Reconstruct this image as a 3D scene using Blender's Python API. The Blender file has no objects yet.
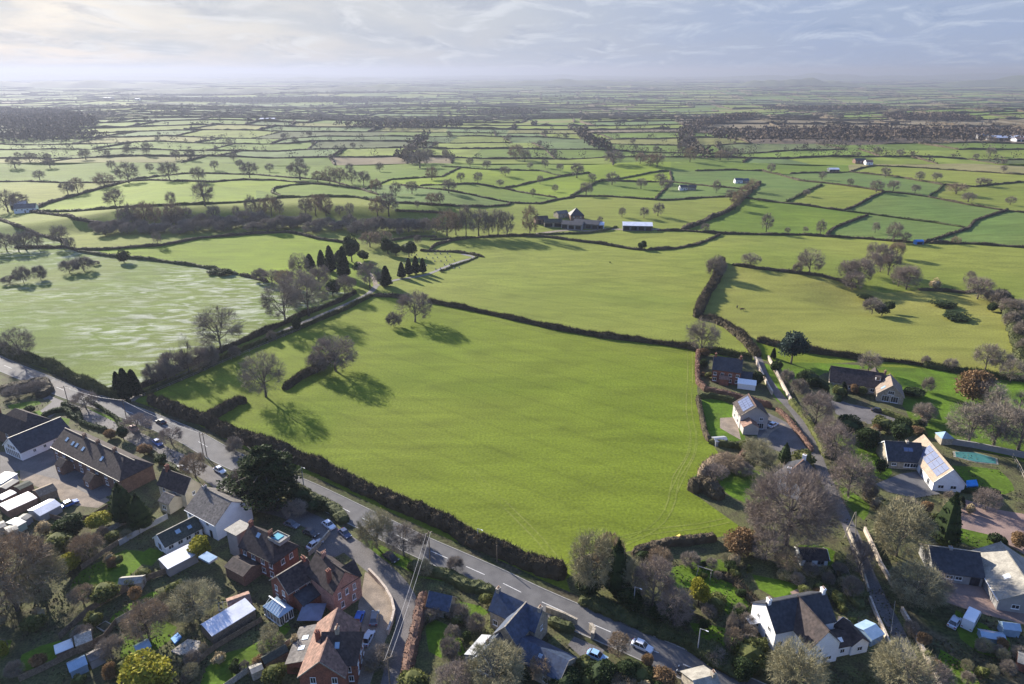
import bpy, math, random
import numpy as np
from mathutils import Vector, noise
from mathutils.geometry import delaunay_2d_cdt
S = bpy.context.scene
COL = S.collection
R = math.radians
PI = math.pi
rnd = random.Random(7)
# ------------------------------------------------------------------ camera
CAMH = 112.0; K = CAMH/100; PITCH = R(21.60); F = 683.0
CP, SP = math.cos(PITCH), math.sin(PITCH)
cd = bpy.data.cameras.new('camera'); cam = bpy.data.objects.new('camera', cd); COL.objects.link(cam)
cam.location = (0, 0, CAMH); cam.rotation_euler = (PI/2 - PITCH, 0, 0)
cd.sensor_width = 36; cd.lens = 36*F/1024; cd.clip_start = 1; cd.clip_end = 60000
S.camera = cam

# ------------------------------------------------------------------ terrain
def sst(a, b, x):
    t = (x-a)/(b-a); t = 0 if t < 0 else 1 if t > 1 else t
    return t*t*(3-2*t)
def terr(x, y):
    """height of the land: flat under the village, a scarp and gentle swells beyond"""
    x /= K; y /= K
    if y < 290: return 0.0
    if y > 860: drop = -62*sst(800, 4200, y)
    else: drop = -62*sst(800, 4200, y) if y > 800 else 0.0
    m = sst(290, 420, y)*(1-sst(1150, 1400, y))*(1-sst(900, 1100, abs(x)))
    yl = 468 + 0.20*min(0, x+160)
    s = 11*sst(0, 27, y-yl)*(1-sst(60, 330, y-yl))*sst(-430, -250, x)*(1-sst(-70, 10, x))
    u = 1.5*math.sin(x*0.021+y*0.011+1.0) + 1.3*math.sin(y*0.027-x*0.009) + 0.8*math.sin(x*0.05+2+y*0.013)
    b = -6.0*math.exp(-((x-165)**2+(y-300)**2)/420.0)*sst(290, 298, y)
    if y > 900: drop += sst(900, 1700, y)*(9*math.sin(x*0.0023+1)*math.sin(y*0.0019+.5)+4.5*math.sin(x*0.0052+y*0.0031)+5*math.sin(y*0.0048-x*.0011))
    return m*u + s + b + drop
def at(px, py, z=None):
    """a pixel of the photo as a point on the land (or at height z)"""
    u = (px-512)/F; v = (342-py)/F
    dy = CP+v*SP; dz = -SP+v*CP
    if dz > -0.0072: dz = -0.0072
    if z is not None:
        t = (z-CAMH)/dz; return Vector((u*t, dy*t, z))
    zz = 0.0
    for _ in range(24):
        t = (zz-CAMH)/dz
        zz = 0.5*zz + 0.5*terr(u*t, dy*t)
    t = (zz-CAMH)/dz
    x, y = u*t, dy*t
    return Vector((x, y, terr(x, y)))
def pxm(p):
    """pixels per metre at a point"""
    return F/(p[1]*CP+(CAMH-p[2])*SP)
def proj(p):
    x, y, z = p[0], p[1], p[2]-CAMH
    d = y*CP - z*SP; v = y*SP + z*CP
    return 512+F*x/d, 342-F*v/d

# ------------------------------------------------------------------ objects
def put(o, parent=None):
    COL.objects.link(o)
    if parent: o.parent = parent
    return o
def tag(o, label=None, cat=None, group=None, kind=None):
    if label: o['label'] = label
    if cat: o['category'] = cat
    if group: o['group'] = group
    if kind: o['kind'] = kind
    return o
def empty(name, loc, rz=0):
    o = bpy.data.objects.new(name, None); o.location = loc; o.rotation_euler = (0, 0, rz)
    o.empty_display_size = 0.5
    return put(o)
def mesh_obj(name, verts, faces, mat, parent=None, loc=(0, 0, 0), smooth=False):
    me = bpy.data.meshes.new(name)
    me.from_pydata([tuple(v) for v in verts], [], faces)
    if smooth: me.polygons.foreach_set('use_smooth', [True]*len(me.polygons))
    for m in (mat if isinstance(mat, (list, tuple)) else [mat]): me.materials.append(m)
    me.update()
    o = bpy.data.objects.new(name, me); o.location = loc
    return put(o, parent)
def np_mesh(name, V, nper, mat):
    """mesh of separate polygons, nper corners each, from an (N*nper,3) array"""
    n = len(V)//nper
    me = bpy.data.meshes.new(name)
    me.vertices.add(n*nper); me.vertices.foreach_set('co', np.asarray(V, dtype=np.float32).ravel())
    me.loops.add(n*nper); me.loops.foreach_set('vertex_index', np.arange(n*nper, dtype=np.int32))
    me.polygons.add(n); me.polygons.foreach_set('loop_start', np.arange(0, n*nper, nper, dtype=np.int32))
    me.polygons.foreach_set('loop_total', np.full(n, nper, dtype=np.int32))
    me.materials.append(mat); me.update(calc_edges=True)
    return me
class MB:
    """collects shapes into one mesh; world coordinates, written relative to a base"""
    def __init__(s): s.v = []; s.f = []
    def poly(s, pts):
        n = len(s.v); s.v += [Vector(p) for p in pts]; s.f.append(tuple(range(n, n+len(pts)))); return s
    def prism(s, pts, d):
        """solid from a polygon swept by vector d"""
        n = len(s.v); k = len(pts); pts = [Vector(p) for p in pts]; d = Vector(d)
        s.v += pts+[p+d for p in pts]
        s.f.append(tuple(range(n+k-1, n-1, -1))); s.f.append(tuple(range(n+k, n+2*k)))
        for i in range(k):
            j = (i+1) % k; s.f.append((n+i, n+j, n+k+j, n+k+i))
        return s
    def box(s, c, ax, ay, hx, hy, z0, z1):
        c = Vector((c[0], c[1], 0)); ax = Vector((ax[0], ax[1], 0)); ay = Vector((ay[0], ay[1], 0))
        return s.prism([c-ax*hx-ay*hy+Vector((0, 0, z0)), c+ax*hx-ay*hy+Vector((0, 0, z0)), c+ax*hx+ay*hy+Vector((0, 0, z0)), c-ax*hx+ay*hy+Vector((0, 0, z0))], (0, 0, z1-z0))
    def tube(s, a, b, r0, r1, k=5):
        a = Vector(a); b = Vector(b); d = (b-a)
        if d.length < 1e-6: return s
        d.normalize(); q = d.orthogonal().normalized(); w = d.cross(q); n = len(s.v)
        for (p, r) in ((a, r0), (b, r1)):
            for i in range(k):
                t = 2*PI*i/k; s.v.append(p+q*math.cos(t)*r+w*math.sin(t)*r)
        for i in range(k):
            j = (i+1) % k; s.f.append((n+i, n+j, n+k+j, n+k+i))
        s.f.append(tuple(range(n+k, n+2*k))); s.f.append(tuple(range(n+k-1, n-1, -1)))
        return s
    def build(s, name, mat, parent=None, base=(0, 0, 0), smooth=False):
        b = Vector(base)
        o = mesh_obj(name, [v-b for v in s.v], s.f, mat, parent, (0, 0, 0) if parent else tuple(b), smooth)
        return o

# ------------------------------------------------------------------ materials
MATS = {}
def mat(name, c1, c2=None, scale=1.0, rough=0.9, detail=5, spec=0.2, metal=0.0, bump=0.0, fine=None, stretch=None, fine_amt=0.35, dist=0.0):
    """noise-mixed two-colour surface with an optional finer second noise"""
    if name in MATS: return MATS[name]
    m = bpy.data.materials.new(name); m.use_nodes = True; nt = m.node_tree; N = nt.nodes; L = nt.links
    b = N['Principled BSDF']; b.inputs['Roughness'].default_value = rough; b.inputs['Metallic'].default_value = metal
    b.inputs['Specular IOR Level'].default_value = spec
    c2 = c2 or tuple(x*0.75 for x in c1)
    g = N.new('ShaderNodeNewGeometry'); mp = N.new('ShaderNodeMapping'); L.new(g.outputs['Position'], mp.inputs['Vector'])
    if stretch: mp.inputs['Rotation'].default_value = (0, 0, stretch[0]); mp.inputs['Scale'].default_value = (stretch[1], stretch[2], 1)
    n = N.new('ShaderNodeTexNoise'); n.inputs['Scale'].default_value = scale; n.inputs['Detail'].default_value = detail; n.inputs['Distortion'].default_value = dist
    L.new(mp.outputs[0], n.inputs['Vector'])
    r = N.new('ShaderNodeMapRange'); r.inputs['From Min'].default_value = 0.35; r.inputs['From Max'].default_value = 0.65
    L.new(n.outputs[0], r.inputs['Value'])
    mx = N.new('ShaderNodeMix'); mx.data_type = 'RGBA'; L.new(r.outputs[0], mx.inputs[0])
    mx.inputs[6].default_value = (*c1, 1); mx.inputs[7].default_value = (*c2, 1); out = mx.outputs[2]
    src = n.outputs[0]
    if fine:
        n2 = N.new('ShaderNodeTexNoise'); n2.inputs['Scale'].default_value = fine; n2.inputs['Detail'].default_value = 3; L.new(g.outputs['Position'], n2.inputs['Vector'])
        r2 = N.new('ShaderNodeMapRange'); r2.inputs['From Min'].default_value = 0.3; r2.inputs['From Max'].default_value = 0.7
        r2.inputs['To Min'].default_value = 1-fine_amt; r2.inputs['To Max'].default_value = 1+fine_amt; L.new(n2.outputs[0], r2.inputs['Value'])
        vm = N.new('ShaderNodeVectorMath'); vm.operation = 'SCALE'; L.new(out, vm.inputs[0]); L.new(r2.outputs[0], vm.inputs['Scale']); out = vm.outputs[0]; src = n2.outputs[0]
    L.new(out, b.inputs['Base Color'])
    if bump:
        bp = N.new('ShaderNodeBump'); bp.inputs['Strength'].default_value = 1.0; bp.inputs['Distance'].default_value = bump
        L.new(src, bp.inputs['Height']); L.new(bp.outputs[0], b.inputs['Normal'])
    MATS[name] = m
    return m
def grass(name, c1, c2, ang=0.3, pitch=3.0, stripe=0.10, big=0.012, streak=None, fine_amt=0.22, tram=0.0):
    """pasture: broad patches, drilled rows along one direction, fine tussocks, optional pale streaks"""
    m = bpy.data.materials.new(name); m.use_nodes = True; nt = m.node_tree; N = nt.nodes; L = nt.links
    b = N['Principled BSDF']; b.inputs['Roughness'].default_value = 0.95; b.inputs['Specular IOR Level'].default_value = 0.1
    g = N.new('ShaderNodeNewGeometry')
    def nz(scale, det=4, rot=None, sc=(1, 1, 1), dist=0.0):
        n = N.new('ShaderNodeTexNoise'); n.inputs['Scale'].default_value = scale; n.inputs['Detail'].default_value = det; n.inputs['Distortion'].default_value = dist
        if rot is not None:
            mp = N.new('ShaderNodeMapping'); mp.inputs['Rotation'].default_value = (0, 0, rot); mp.inputs['Scale'].default_value = sc
            L.new(g.outputs['Position'], mp.inputs['Vector']); L.new(mp.outputs[0], n.inputs['Vector'])
        else: L.new(g.outputs['Position'], n.inputs['Vector'])
        return n.outputs[0]
    def rng(o, a, b_, c, d):
        r = N.new('ShaderNodeMapRange'); L.new(o, r.inputs['Value'])
        for k, v in zip(('From Min', 'From Max', 'To Min', 'To Max'), (a, b_, c, d)): r.inputs[k].default_value = v
        return r.outputs[0]
    def mul(a, b_):
        q = N.new('ShaderNodeMath'); q.operation = 'MULTIPLY'; L.new(a, q.inputs[0]); L.new(b_, q.inputs[1]); return q.outputs[0]
    mx = N.new('ShaderNodeMix'); mx.data_type = 'RGBA'
    L.new(rng(nz(big, 6, dist=0.6), 0.38, 0.62, 0, 1), mx.inputs[0])
    mx.inputs[6].default_value = (*c1, 1); mx.inputs[7].default_value = (*c2, 1); out = mx.outputs[2]
    if streak:
        st = mul(rng(nz(0.011, 4), 0.42, 0.56, 0, 1), rng(nz(0.24, 12, ang, (0.36, 1, 1), 0.9), 0.46, 0.66, 0.0, 1.0))
        m2 = N.new('ShaderNodeMix'); m2.data_type = 'RGBA'; L.new(st, m2.inputs[0]); L.new(out, m2.inputs[6]); m2.inputs[7].default_value = (*streak, 1); out = m2.outputs[2]
    f = mul(rng(nz(1.3, 4), 0.3, 0.7, 1-fine_amt, 1+fine_amt), rng(nz(0.10, 7, 0.5, (0.35, 1, 1), 1.0), 0.3, 0.7, 0.84, 1.16))
    f = mul(f, rng(nz(1.0/pitch, 3, ang, (0.05, 1, 1)), 0.35, 0.65, 1-stripe, 1+stripe))
    if tram:
        w = N.new('ShaderNodeTexWave'); w.wave_type = 'BANDS'; w.bands_direction = 'Y'; w.inputs['Scale'].default_value = 0.026; w.inputs['Distortion'].default_value = 1.5; w.inputs['Detail Scale'].default_value = 0.02
        mp = N.new('ShaderNodeMapping'); mp.inputs['Rotation'].default_value = (0, 0, ang); L.new(g.outputs['Position'], mp.inputs['Vector']); L.new(mp.outputs[0], w.inputs['Vector'])
        f = mul(f, rng(w.outputs['Fac'], 0.93, 1.0, 1, 1-tram))
    vm = N.new('ShaderNodeVectorMath'); vm.operation = 'SCALE'; L.new(out, vm.inputs[0]); L.new(f, vm.inputs['Scale'])
    L.new(vm.outputs[0], b.inputs['Base Color'])
    bp = N.new('ShaderNodeBump'); bp.inputs['Distance'].default_value = 0.12; L.new(nz(0.9, 5), bp.inputs['Height']); L.new(bp.outputs[0], b.inputs['Normal'])
    MATS[name] = m
    return m
def leafmat(name, c1, c2, scale=0.6, rough=0.8, trans=0.25):
    m = bpy.data.materials.new(name); m.use_nodes = True; nt = m.node_tree; N = nt.nodes; L = nt.links
    b = N['Principled BSDF']; b.inputs['Roughness'].default_value = rough; b.inputs['Specular IOR Level'].default_value = 0.15
    g = N.new('ShaderNodeNewGeometry'); n = N.new('ShaderNodeTexNoise'); n.inputs['Scale'].default_value = scale; n.inputs['Detail'].default_value = 4
    L.new(g.outputs['Position'], n.inputs['Vector'])
    a = N.new('ShaderNodeMath'); a.operation = 'ADD'; L.new(n.outputs[0], a.inputs[0])
    q = N.new('ShaderNodeMath'); q.operation = 'MULTIPLY'; L.new(g.outputs['Random Per Island'], q.inputs[0]); q.inputs[1].default_value = 0.35; L.new(q.outputs[0], a.inputs[1])
    r = N.new('ShaderNodeMapRange'); r.inputs['From Min'].default_value = 0.4; r.inputs['From Max'].default_value = 0.95; L.new(a.outputs[0], r.inputs['Value'])
    mx = N.new('ShaderNodeMix'); mx.data_type = 'RGBA'; L.new(r.outputs[0], mx.inputs[0]); mx.inputs[6].default_value = (*c1, 1); mx.inputs[7].default_value = (*c2, 1)
    L.new(mx.outputs[2], b.inputs['Base Color'])
    if trans:
        t = N.new('ShaderNodeBsdfTranslucent'); L.new(mx.outputs[2], t.inputs['Color']); ms = N.new('ShaderNodeMixShader'); ms.inputs[0].default_value = trans
        L.new(b.outputs[0], ms.inputs[1]); L.new(t.outputs[0], ms.inputs[2]); L.new(ms.outputs[0], N['Material Output'].inputs[0])
    MATS[name] = m
    return m
G1 = (0.095, 0.150, 0.012); G2 = (0.075, 0.125, 0.012)
GR = {
 'main': grass('pasture_bright', (0.104, 0.142, 0.011), (0.126, 0.155, 0.017), 0.62, 3.6, 0.05, 0.010, tram=0.10),
 'yel': grass('pasture_yellowing', (0.155, 0.174, 0.032), (0.130, 0.160, 0.026), 0.5, 5, 0.05, 0.008, tram=0.10),
 'yel2': grass('pasture_straw', (0.182, 0.178, 0.042), (0.156, 0.165, 0.034), -0.1, 6, 0.05, 0.010),
 'pale_streaks': grass('pasture_with_pale_streaks', (0.085, 0.130, 0.018), (0.120, 0.150, 0.035), -0.42, 4, 0.08, 0.012, streak=(0.31, 0.33, 0.25)),  # pale streak colour mixed into the grass through stretched noise
 'grn': grass('pasture_green', (0.105, 0.150, 0.018), (0.082, 0.128, 0.016), 0.2, 4, 0.07, 0.012),
 'blue': grass('pasture_blue_green', (0.080, 0.128, 0.030), (0.095, 0.135, 0.032), 0.9, 3, 0.12, 0.012, tram=0.08),
 'lime': grass('pasture_lime', (0.145, 0.195, 0.014), (0.120, 0.170, 0.014), 0.2, 5, 0.06, 0.010),
 'buff': grass('stubble_buff', (0.190, 0.170, 0.075), (0.155, 0.150, 0.060), 0.1, 5, 0.08, 0.010),
 'rough': grass('rough_grass', (0.120, 0.115, 0.040), (0.075, 0.090, 0.025), 0.1, 2, 0.10, 0.08, fine_amt=0.5),
 'lawn': grass('lawn', (0.085, 0.150, 0.012), (0.065, 0.105, 0.012), 0.4, 1.5, 0.08, 0.08),
 'dirt': grass('garden_earth', (0.075, 0.065, 0.040), (0.045, 0.055, 0.020), 0.4, 1.5, 0.08, 0.12, fine_amt=0.5),
}
M_TWIG = leafmat('bare_twigs', (0.140, 0.120, 0.098), (0.310, 0.262, 0.205), 0.15, 0.9, 0)
M_TWIGR = leafmat('russet_twigs', (0.190, 0.145, 0.095), (0.350, 0.265, 0.170), 0.2, 0.9, 0)
M_TWIGG = leafmat('lichen_twigs', (0.180, 0.165, 0.095), (0.340, 0.310, 0.185), 0.2, 0.9, 0)
M_TWIGP = leafmat('purple_twigs', (0.145, 0.118, 0.100), (0.310, 0.250, 0.205), 0.2, 0.9, 0)
M_BARK = mat('bark', (0.120, 0.100, 0.080), (0.070, 0.058, 0.048), 3, 0.95)
M_EVG = leafmat('evergreen_leaves', (0.016, 0.028, 0.010), (0.046, 0.070, 0.022), 0.5)
M_CYP = leafmat('cypress_needles', (0.016, 0.026, 0.014), (0.035, 0.050, 0.022), 0.5)
M_PINE = leafmat('blue_pine_needles', (0.022, 0.040, 0.034), (0.050, 0.075, 0.060), 0.4)
M_SHR = leafmat('olive_shrub_leaves', (0.070, 0.085, 0.022), (0.150, 0.155, 0.050), 0.5)
M_YEL = leafmat('yellow_foliage', (0.160, 0.160, 0.020), (0.360, 0.330, 0.040), 0.4)
M_RUS = leafmat('russet_beech_leaves', (0.130, 0.085, 0.045), (0.270, 0.170, 0.085), 0.5)
M_TAN = leafmat('tan_seed_heads', (0.240, 0.190, 0.110), (0.420, 0.340, 0.200), 0.5)
M_HEDGE = leafmat('hedge_twigs', (0.036, 0.032, 0.019), (0.115, 0.088, 0.055), 0.35, 0.9, 0.0)
M_HEDGEG = leafmat('green_hedge_leaves', (0.034, 0.044, 0.016), (0.105, 0.112, 0.042), 0.5, .8, .1)
M_HEDGER = leafmat('copper_hedge_leaves', (0.100, 0.060, 0.044), (0.200, 0.115, 0.082), 0.6, .8, .05)
# ------------------------------------------------------------------ hedgerows traced on the land (each a line of points)
# width, height, density class, points
HL = [
 ('road_far', 3.2, 3.4, [(-60,330),(0,351),(25,360),(50,367),(75,381),(98,392),(122,399)]),
 ('road_mid', 3.6, 3.2, [(150,402),(170,411),(190,419),(207,424),(225,434),(245,441),(270,449),(303,463),(340,480),(375,496),(416,514),(447,528),(480,547),(510,558),(540,570),(566,577)]),
 ('small_a', 2.6, 2.6, [(207,422),(222,413),(236,404),(247,402)]),
 ('small_b', 2.6, 2.2, [(284,390),(302,378),(322,368),(335,356)]),
 ('lane_low', 1.6, 1.5, [(143,396),(190,376),(235,355),(265,343),(300,329),(345,310),(372,296)]),
 ('lane_up', 1.7, 1.9, [(140,389),(186,368),(225,350),(265,333),(300,317),(340,302),(356,293)]),
 ('tent', 3.0, 2.6, [(372,296),(392,297),(410,299)]),
 ('main_n', 2.3, 1.9, [(428,302),(460,308),(500,316.5),(550,328),(600,337),(656,343.5),(687,348),(698,351)]),
 ('main_n2', 2.6, 2.2, [(700,350),(717,353),(752,360)]),
 ('f2_e', 4.6, 3.4, [(697,318),(701,306),(708,293),(716,280),(719,271),(722,262)]),
 ('f2_se', 4.0, 2.6, [(699,319),(712,320),(726,327),(740,337),(750,347),(757,357)]),
 ('f3_s', 2.6, 2.0, [(757,341),(772,345),(800,351),(830,355),(863,360)]),
 ('f3_s2', 2.6, 2.0, [(922,366),(950,371),(983,377),(1024,381),(1050,384)]),
 ('f3_fence', 0.9, 1.0, [(863,360),(895,362),(922,366)]),
 ('f3_n', 3.2, 2.2, [(732,265),(760,269),(795,273),(822,276),(840,281),(856,288)]),
 ('f3_ne', 3.2, 2.2, [(918,290),(940,291),(963,293),(985,291)]),
 ('f4_e', 6.0, 4.0, [(1000,296),(1008,312),(1015,330),(1020,350),(1026,372)]),
 ('f2_n', 2.6, 2.2, [(430,240),(470,238),(510,236),(545,237),(575,241),(600,244),(632,249.5),(647,250.5)]),
 ('an', 2.6, 2.2, [(647,250.5),(675,249),(697,245),(712,239),(720,235)]),
 ('al', 2.6, 2.2, [(657,231),(682,231),(720,234),(768,235),(800,235),(830,237),(865,239),(893,241.5),(923,243.5)]),
 ('barn_w', 2.2, 1.8, [(536,235),(560,234),(585,233.5),(605,231),(617,227)]),
 ('y', 5.0, 3.6, [(682,230),(697,225),(712,218),(727,212),(738,204),(745,197),(752,190),(760,183)]),
 ('aj', 2.8, 2.4, [(923,243.5),(940,238),(955,233),(968,229),(975,221),(990,216),(1008,211)]),
 ('ak', 2.6, 2.4, [(930,243.5),(968,244),(1000,246),(1050,250)]),
 ('ae', 2.4, 1.8, [(843,211),(875,215),(908,219.5),(935,223),(968,228)]),
 ('af', 2.6, 2.4, [(826,236),(833,229),(850,222),(868,215.5)]),
 ('ac', 2.8, 2.2, [(745,198),(768,201.5),(800,205),(843,211),(858,205),(872,197),(885,192)]),
 ('ac2', 2.6, 2.2, [(885,192),(905,194),(928,197),(968,205),(1000,210),(1050,216)]),
 ('ab', 3.6, 2.4, [(786,202),(797,197),(808,191),(822,185)]),
 ('z', 2.8, 2.2, [(695,171),(730,170),(762,171),(780,175),(800,181),(830,184),(868,189),(885,192)]),
 ('ag', 2.8, 2.2, [(790,174),(820,173),(850,172),(893,176.5),(920,181),(943,185),(975,187),(1024,182)]),
 ('w', 2.6, 2.0, [(570,197),(600,196.5),(640,199),(662,200.5),(700,198),(725,197),(745,198)]),
 ('t', 3.0, 2.6, [(570,197),(585,189),(597,182),(625,178),(650,173),(670,171)]),
 ('q', 2.6, 2.0, [(400,185),(430,189),(455,192),(485,198),(512,203),(540,204),(557,200),(575,197.5)]),
 ('o', 2.4, 2.0, [(420,186),(450,185),(475,184),(505,189),(530,194),(557,198)]),
 ('p', 2.4, 2.2, [(505,188),(530,183),(562,176.5),(590,173)]),
 ('n', 2.4, 2.0, [(442,167),(475,169),(500,170),(540,171),(562,176.5)]),
 ('m', 2.4, 2.0, [(420,178),(442,177),(452,172),(460,168)]),
 ('r', 2.4, 2.0, [(395,203),(430,205),(457,206.5),(485,207),(507,205.5),(512,203)]),
 ('s', 2.4, 2.0, [(395,211),(420,212),(437,213),(456,214)]),
 ('a', 2.8, 2.6, [(25,211),(50,212),(75,211.5),(110,209),(150,206.5),(200,204.5),(256,201.5),(282,198),(320,197),(355,197.5),(390,204)]),
 ('b', 4.0, 3.2, [(30,211),(50,203),(75,196),(100,189),(125,182.5),(142,179),(160,176.5)]),
 ('b2', 2.6, 2.2, [(160,176.5),(185,174),(215,174),(256,175)]),
 ('c', 2.6, 2.2, [(125,181.5),(150,180.5),(175,181.5),(212,182.5),(226,181),(245,180),(275,180.5),(312,184),(345,187),(362,190),(378,195)]),
 ('d', 2.6, 2.4, [(312,184),(290,185.5),(274,189),(272,193),(282,197)]),
 ('e', 3.4, 2.8, [(30,212),(50,214.5),(75,219.5),(105,225.5)]),
 ('f', 3.0, 2.6, [(-20,214),(0,220.5),(15,226),(30,231.5),(45,237),(62,241.5),(68,247)]),
 ('g', 2.8, 2.4, [(15,248),(40,248),(68,248),(78,251),(110,249.5),(162,246),(200,238.5),(250,234.5),(287,232.5),(302,235),(317,239),(345,243)]),
 ('h', 2.8, 2.4, [(78,252),(110,256.5),(150,260),(195,266),(215,270),(238,275)]),
 ('h2', 2.6, 2.2, [(240,275.5),(252,278),(268,282)]),
 ('ao', 2.6, 2.2, [(430,249.5),(437,245),(452,241),(472,238)]),
 ('cem_n', 2.4, 2.0, [(420,251),(450,252),(470,254),(484,257.5)]),
 ('cem_se', 1.2, 1.2, [(442,271.5),(455,266),(468,261.5),(478,257)]),
 ('ap', 2.4, 2.0, [(392,241),(415,237),(437,237)]),
 ('ah', 2.4, 2.0, [(850,172),(862,168),(875,166),(920,168),(963,171),(1015,174.5),(1050,176)]),
 ('bb1', 2.4, 2.0, [(-30,181),(0,182),(25,181.5),(60,183),(95,183),(125,181.5)]),
 ('bb2', 2.4, 2.0, [(362,190),(390,180),(420,178)]),
 ('bb3', 2.4, 2.0, [(256,175),(290,178),(330,181),(362,190)]),
 ('bb4', 2.4, 2.0, [(320,197),(318,206),(330,214)]),
 ('bb5', 2.4, 2.0, [(670,171),(672,182),(662,192),(655,199.5)]),
 ('bb6', 2.4, 2.0, [(943,185),(938,191),(928,197)]),
 ('bb7', 2.4, 2.0, [(600,180),(640,182),(672,182),(715,187),(752,190)]),
]
# ------------------------------------------------------------------ boundary of the traced country and its triangulation
YT = 815.0*K     # the traced country ends here; the far plain begins
def resample(pts, step):
    out = [Vector(pts[0])]
    for a, b in zip(pts[:-1], pts[1:]):
        n = max(1, int((Vector(b)-Vector(a)).length/step))
        for i in range(1, n+1): out.append(Vector(a).lerp(Vector(b), i/n))
    return out
XR = 1000.0; Y0 = -60.0
cv = []; ce = []
def add_line(pts, closed=False):
    n = len(cv)
    for p in pts: cv.append(Vector((p[0], p[1])))
    for i in range(len(pts)-1): ce.append((n+i, n+i+1))
    if closed: ce.append((n+len(pts)-1, n))
bx = [(-XR, Y0, 0), (XR, Y0, 0), (XR, YT, 0), (-XR, YT, 0), (-XR, Y0, 0)]
add_line(resample([Vector(p) for p in bx], 25)[:-1], True)
HEDGES = []
LINES = []
for nm, w, h, pts in HL:
    wp = [at(*p) for p in pts]
    HEDGES.append((nm, w, h, wp)); LINES.append(([Vector((p.x, p.y)) for p in wp], pts))
for pts in ([(566,577),(600,560),(625,551),(675,541),(722,536),(742,528),(760,500),(757,480),(735,462),(722,458),(708,440),(696,391),(698,352)],
            [(742,528),(720,505),(697,494),(690,480),(706,466),(722,458)],
            [(122,399),(135,402),(150,402)], [(128,400),(140,390)], [(140,390),(143,396),(150,402)], [(356,293),(372,262),(345,243)], [(268,282),(300,290),(356,293)], [(410,299),(428,302)],
            [(1008,211),(1050,216)], [(856,288),(885,293),(918,290)], [(985,291),(1000,296)], [(256,201.5),(256,190),(272,193)], [(850,172),(846,158)], [(760,170),(756,158)], [(562,176),(566,158)], [(160,176),(150,158)], [(420,178),(410,158)], [(670,171),(672,158)],
            [(1026,372),(1050,384)], [(752,360),(757,357)], [(757,341),(757,357)], [(566,577),(640,610),(735,660),(850,720)], [(0,351),(-40,330)], [(1000,296),(1080,330)], [(755,360),(775,400),(800,424),(830,480),(855,540),(870,590),(905,660),(930,710)]):
    LINES.append(([Vector((at(*p).x, at(*p).y)) for p in pts], pts))
def seg_near(p, a, b):
    d = b-a; t = max(0, min(1, (p-a).dot(d)/max(1e-9, d.length_squared))); return a+d*t
for i, (l, pts) in enumerate(LINES):
    l2 = list(l)
    for end in (0, -1):
        p = l[end]; px = pts[end]
        if px[0] <= 0 or px[0] >= 1024:
            q = Vector((XR+5 if px[0] > 500 else -XR-5, p.y+ (abs(XR)-abs(p.x))*0.1))
            k = (XR-1)/XR; q = Vector((math.copysign(XR, q.x), min(q.y, YT-5)))
        else:
            best = None; bd = 9+0.035*p.y
            for j, (m, _) in enumerate(LINES):
                if j == i: continue
                for a, b in zip(m[:-1], m[1:]):
                    c = seg_near(p, a, b)
                    if (c-p).length < bd: bd = (c-p).length; best = c
            if best is None and p.y > YT-60: best = Vector((p.x, YT))
            if best is None: continue
            q = best+(best-p).normalized()*0.8 if (best-p).length > .1 else best
        if end == 0: l2 = [q]+l2
        else: l2 = l2+[q]
    out = [Vector((max(-XR, min(XR, p.x)), min(p.y, YT))) for p in resample([Vector((p.x, p.y, 0)) for p in l2], 12)]
    add_line(out)
jr = random.Random(3)
y = Y0+6
while y < YT-4:
    st = 12 if y > 280*K else 40
    if 400*K < y < 520*K: st = 8.5
    x = -XR+8
    while x < XR-6:
        inn = abs(x) < 0.85*max(y, 60)+120
        if inn or jr.random() < 0.15:
            cv.append(Vector((x+jr.uniform(-.3, .3)*st, y+jr.uniform(-.3, .3)*st)))
        x += st
    y += st
res = delaunay_2d_cdt(cv, ce, [], 0, 0.3, True)
V2, E2, F2, OV, OE, OF = res
blocked = set()
for e, o in zip(E2, OE):
    if o: blocked.add((min(e), max(e)))
edge_f = {}
for fi, f in enumerate(F2):
    for i in range(3):
        a, b = f[i], f[(i+1) % 3]; edge_f.setdefault((min(a, b), max(a, b)), []).append(fi)
nb = [[] for _ in F2]
for k, fs in edge_f.items():
    if k in blocked or len(fs) < 2: continue
    nb[fs[0]].append(fs[1]); nb[fs[1]].append(fs[0])
reg = [-1]*len(F2); regs = []
for i in range(len(F2)):
    if reg[i] >= 0: continue
    r = len(regs); st = [i]; reg[i] = r; lst = []
    while st:
        q = st.pop(); lst.append(q)
        for m_ in nb[q]:
            if reg[m_] < 0: reg[m_] = r; st.append(m_)
    regs.append(lst)
print('regions', len(regs), 'faces', len(F2))
V3 = [Vector((v.x, v.y, terr(v.x, v.y))) for v in V2]
cent = [sum((V3[i] for i in f), Vector())/3 for f in F2]
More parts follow.
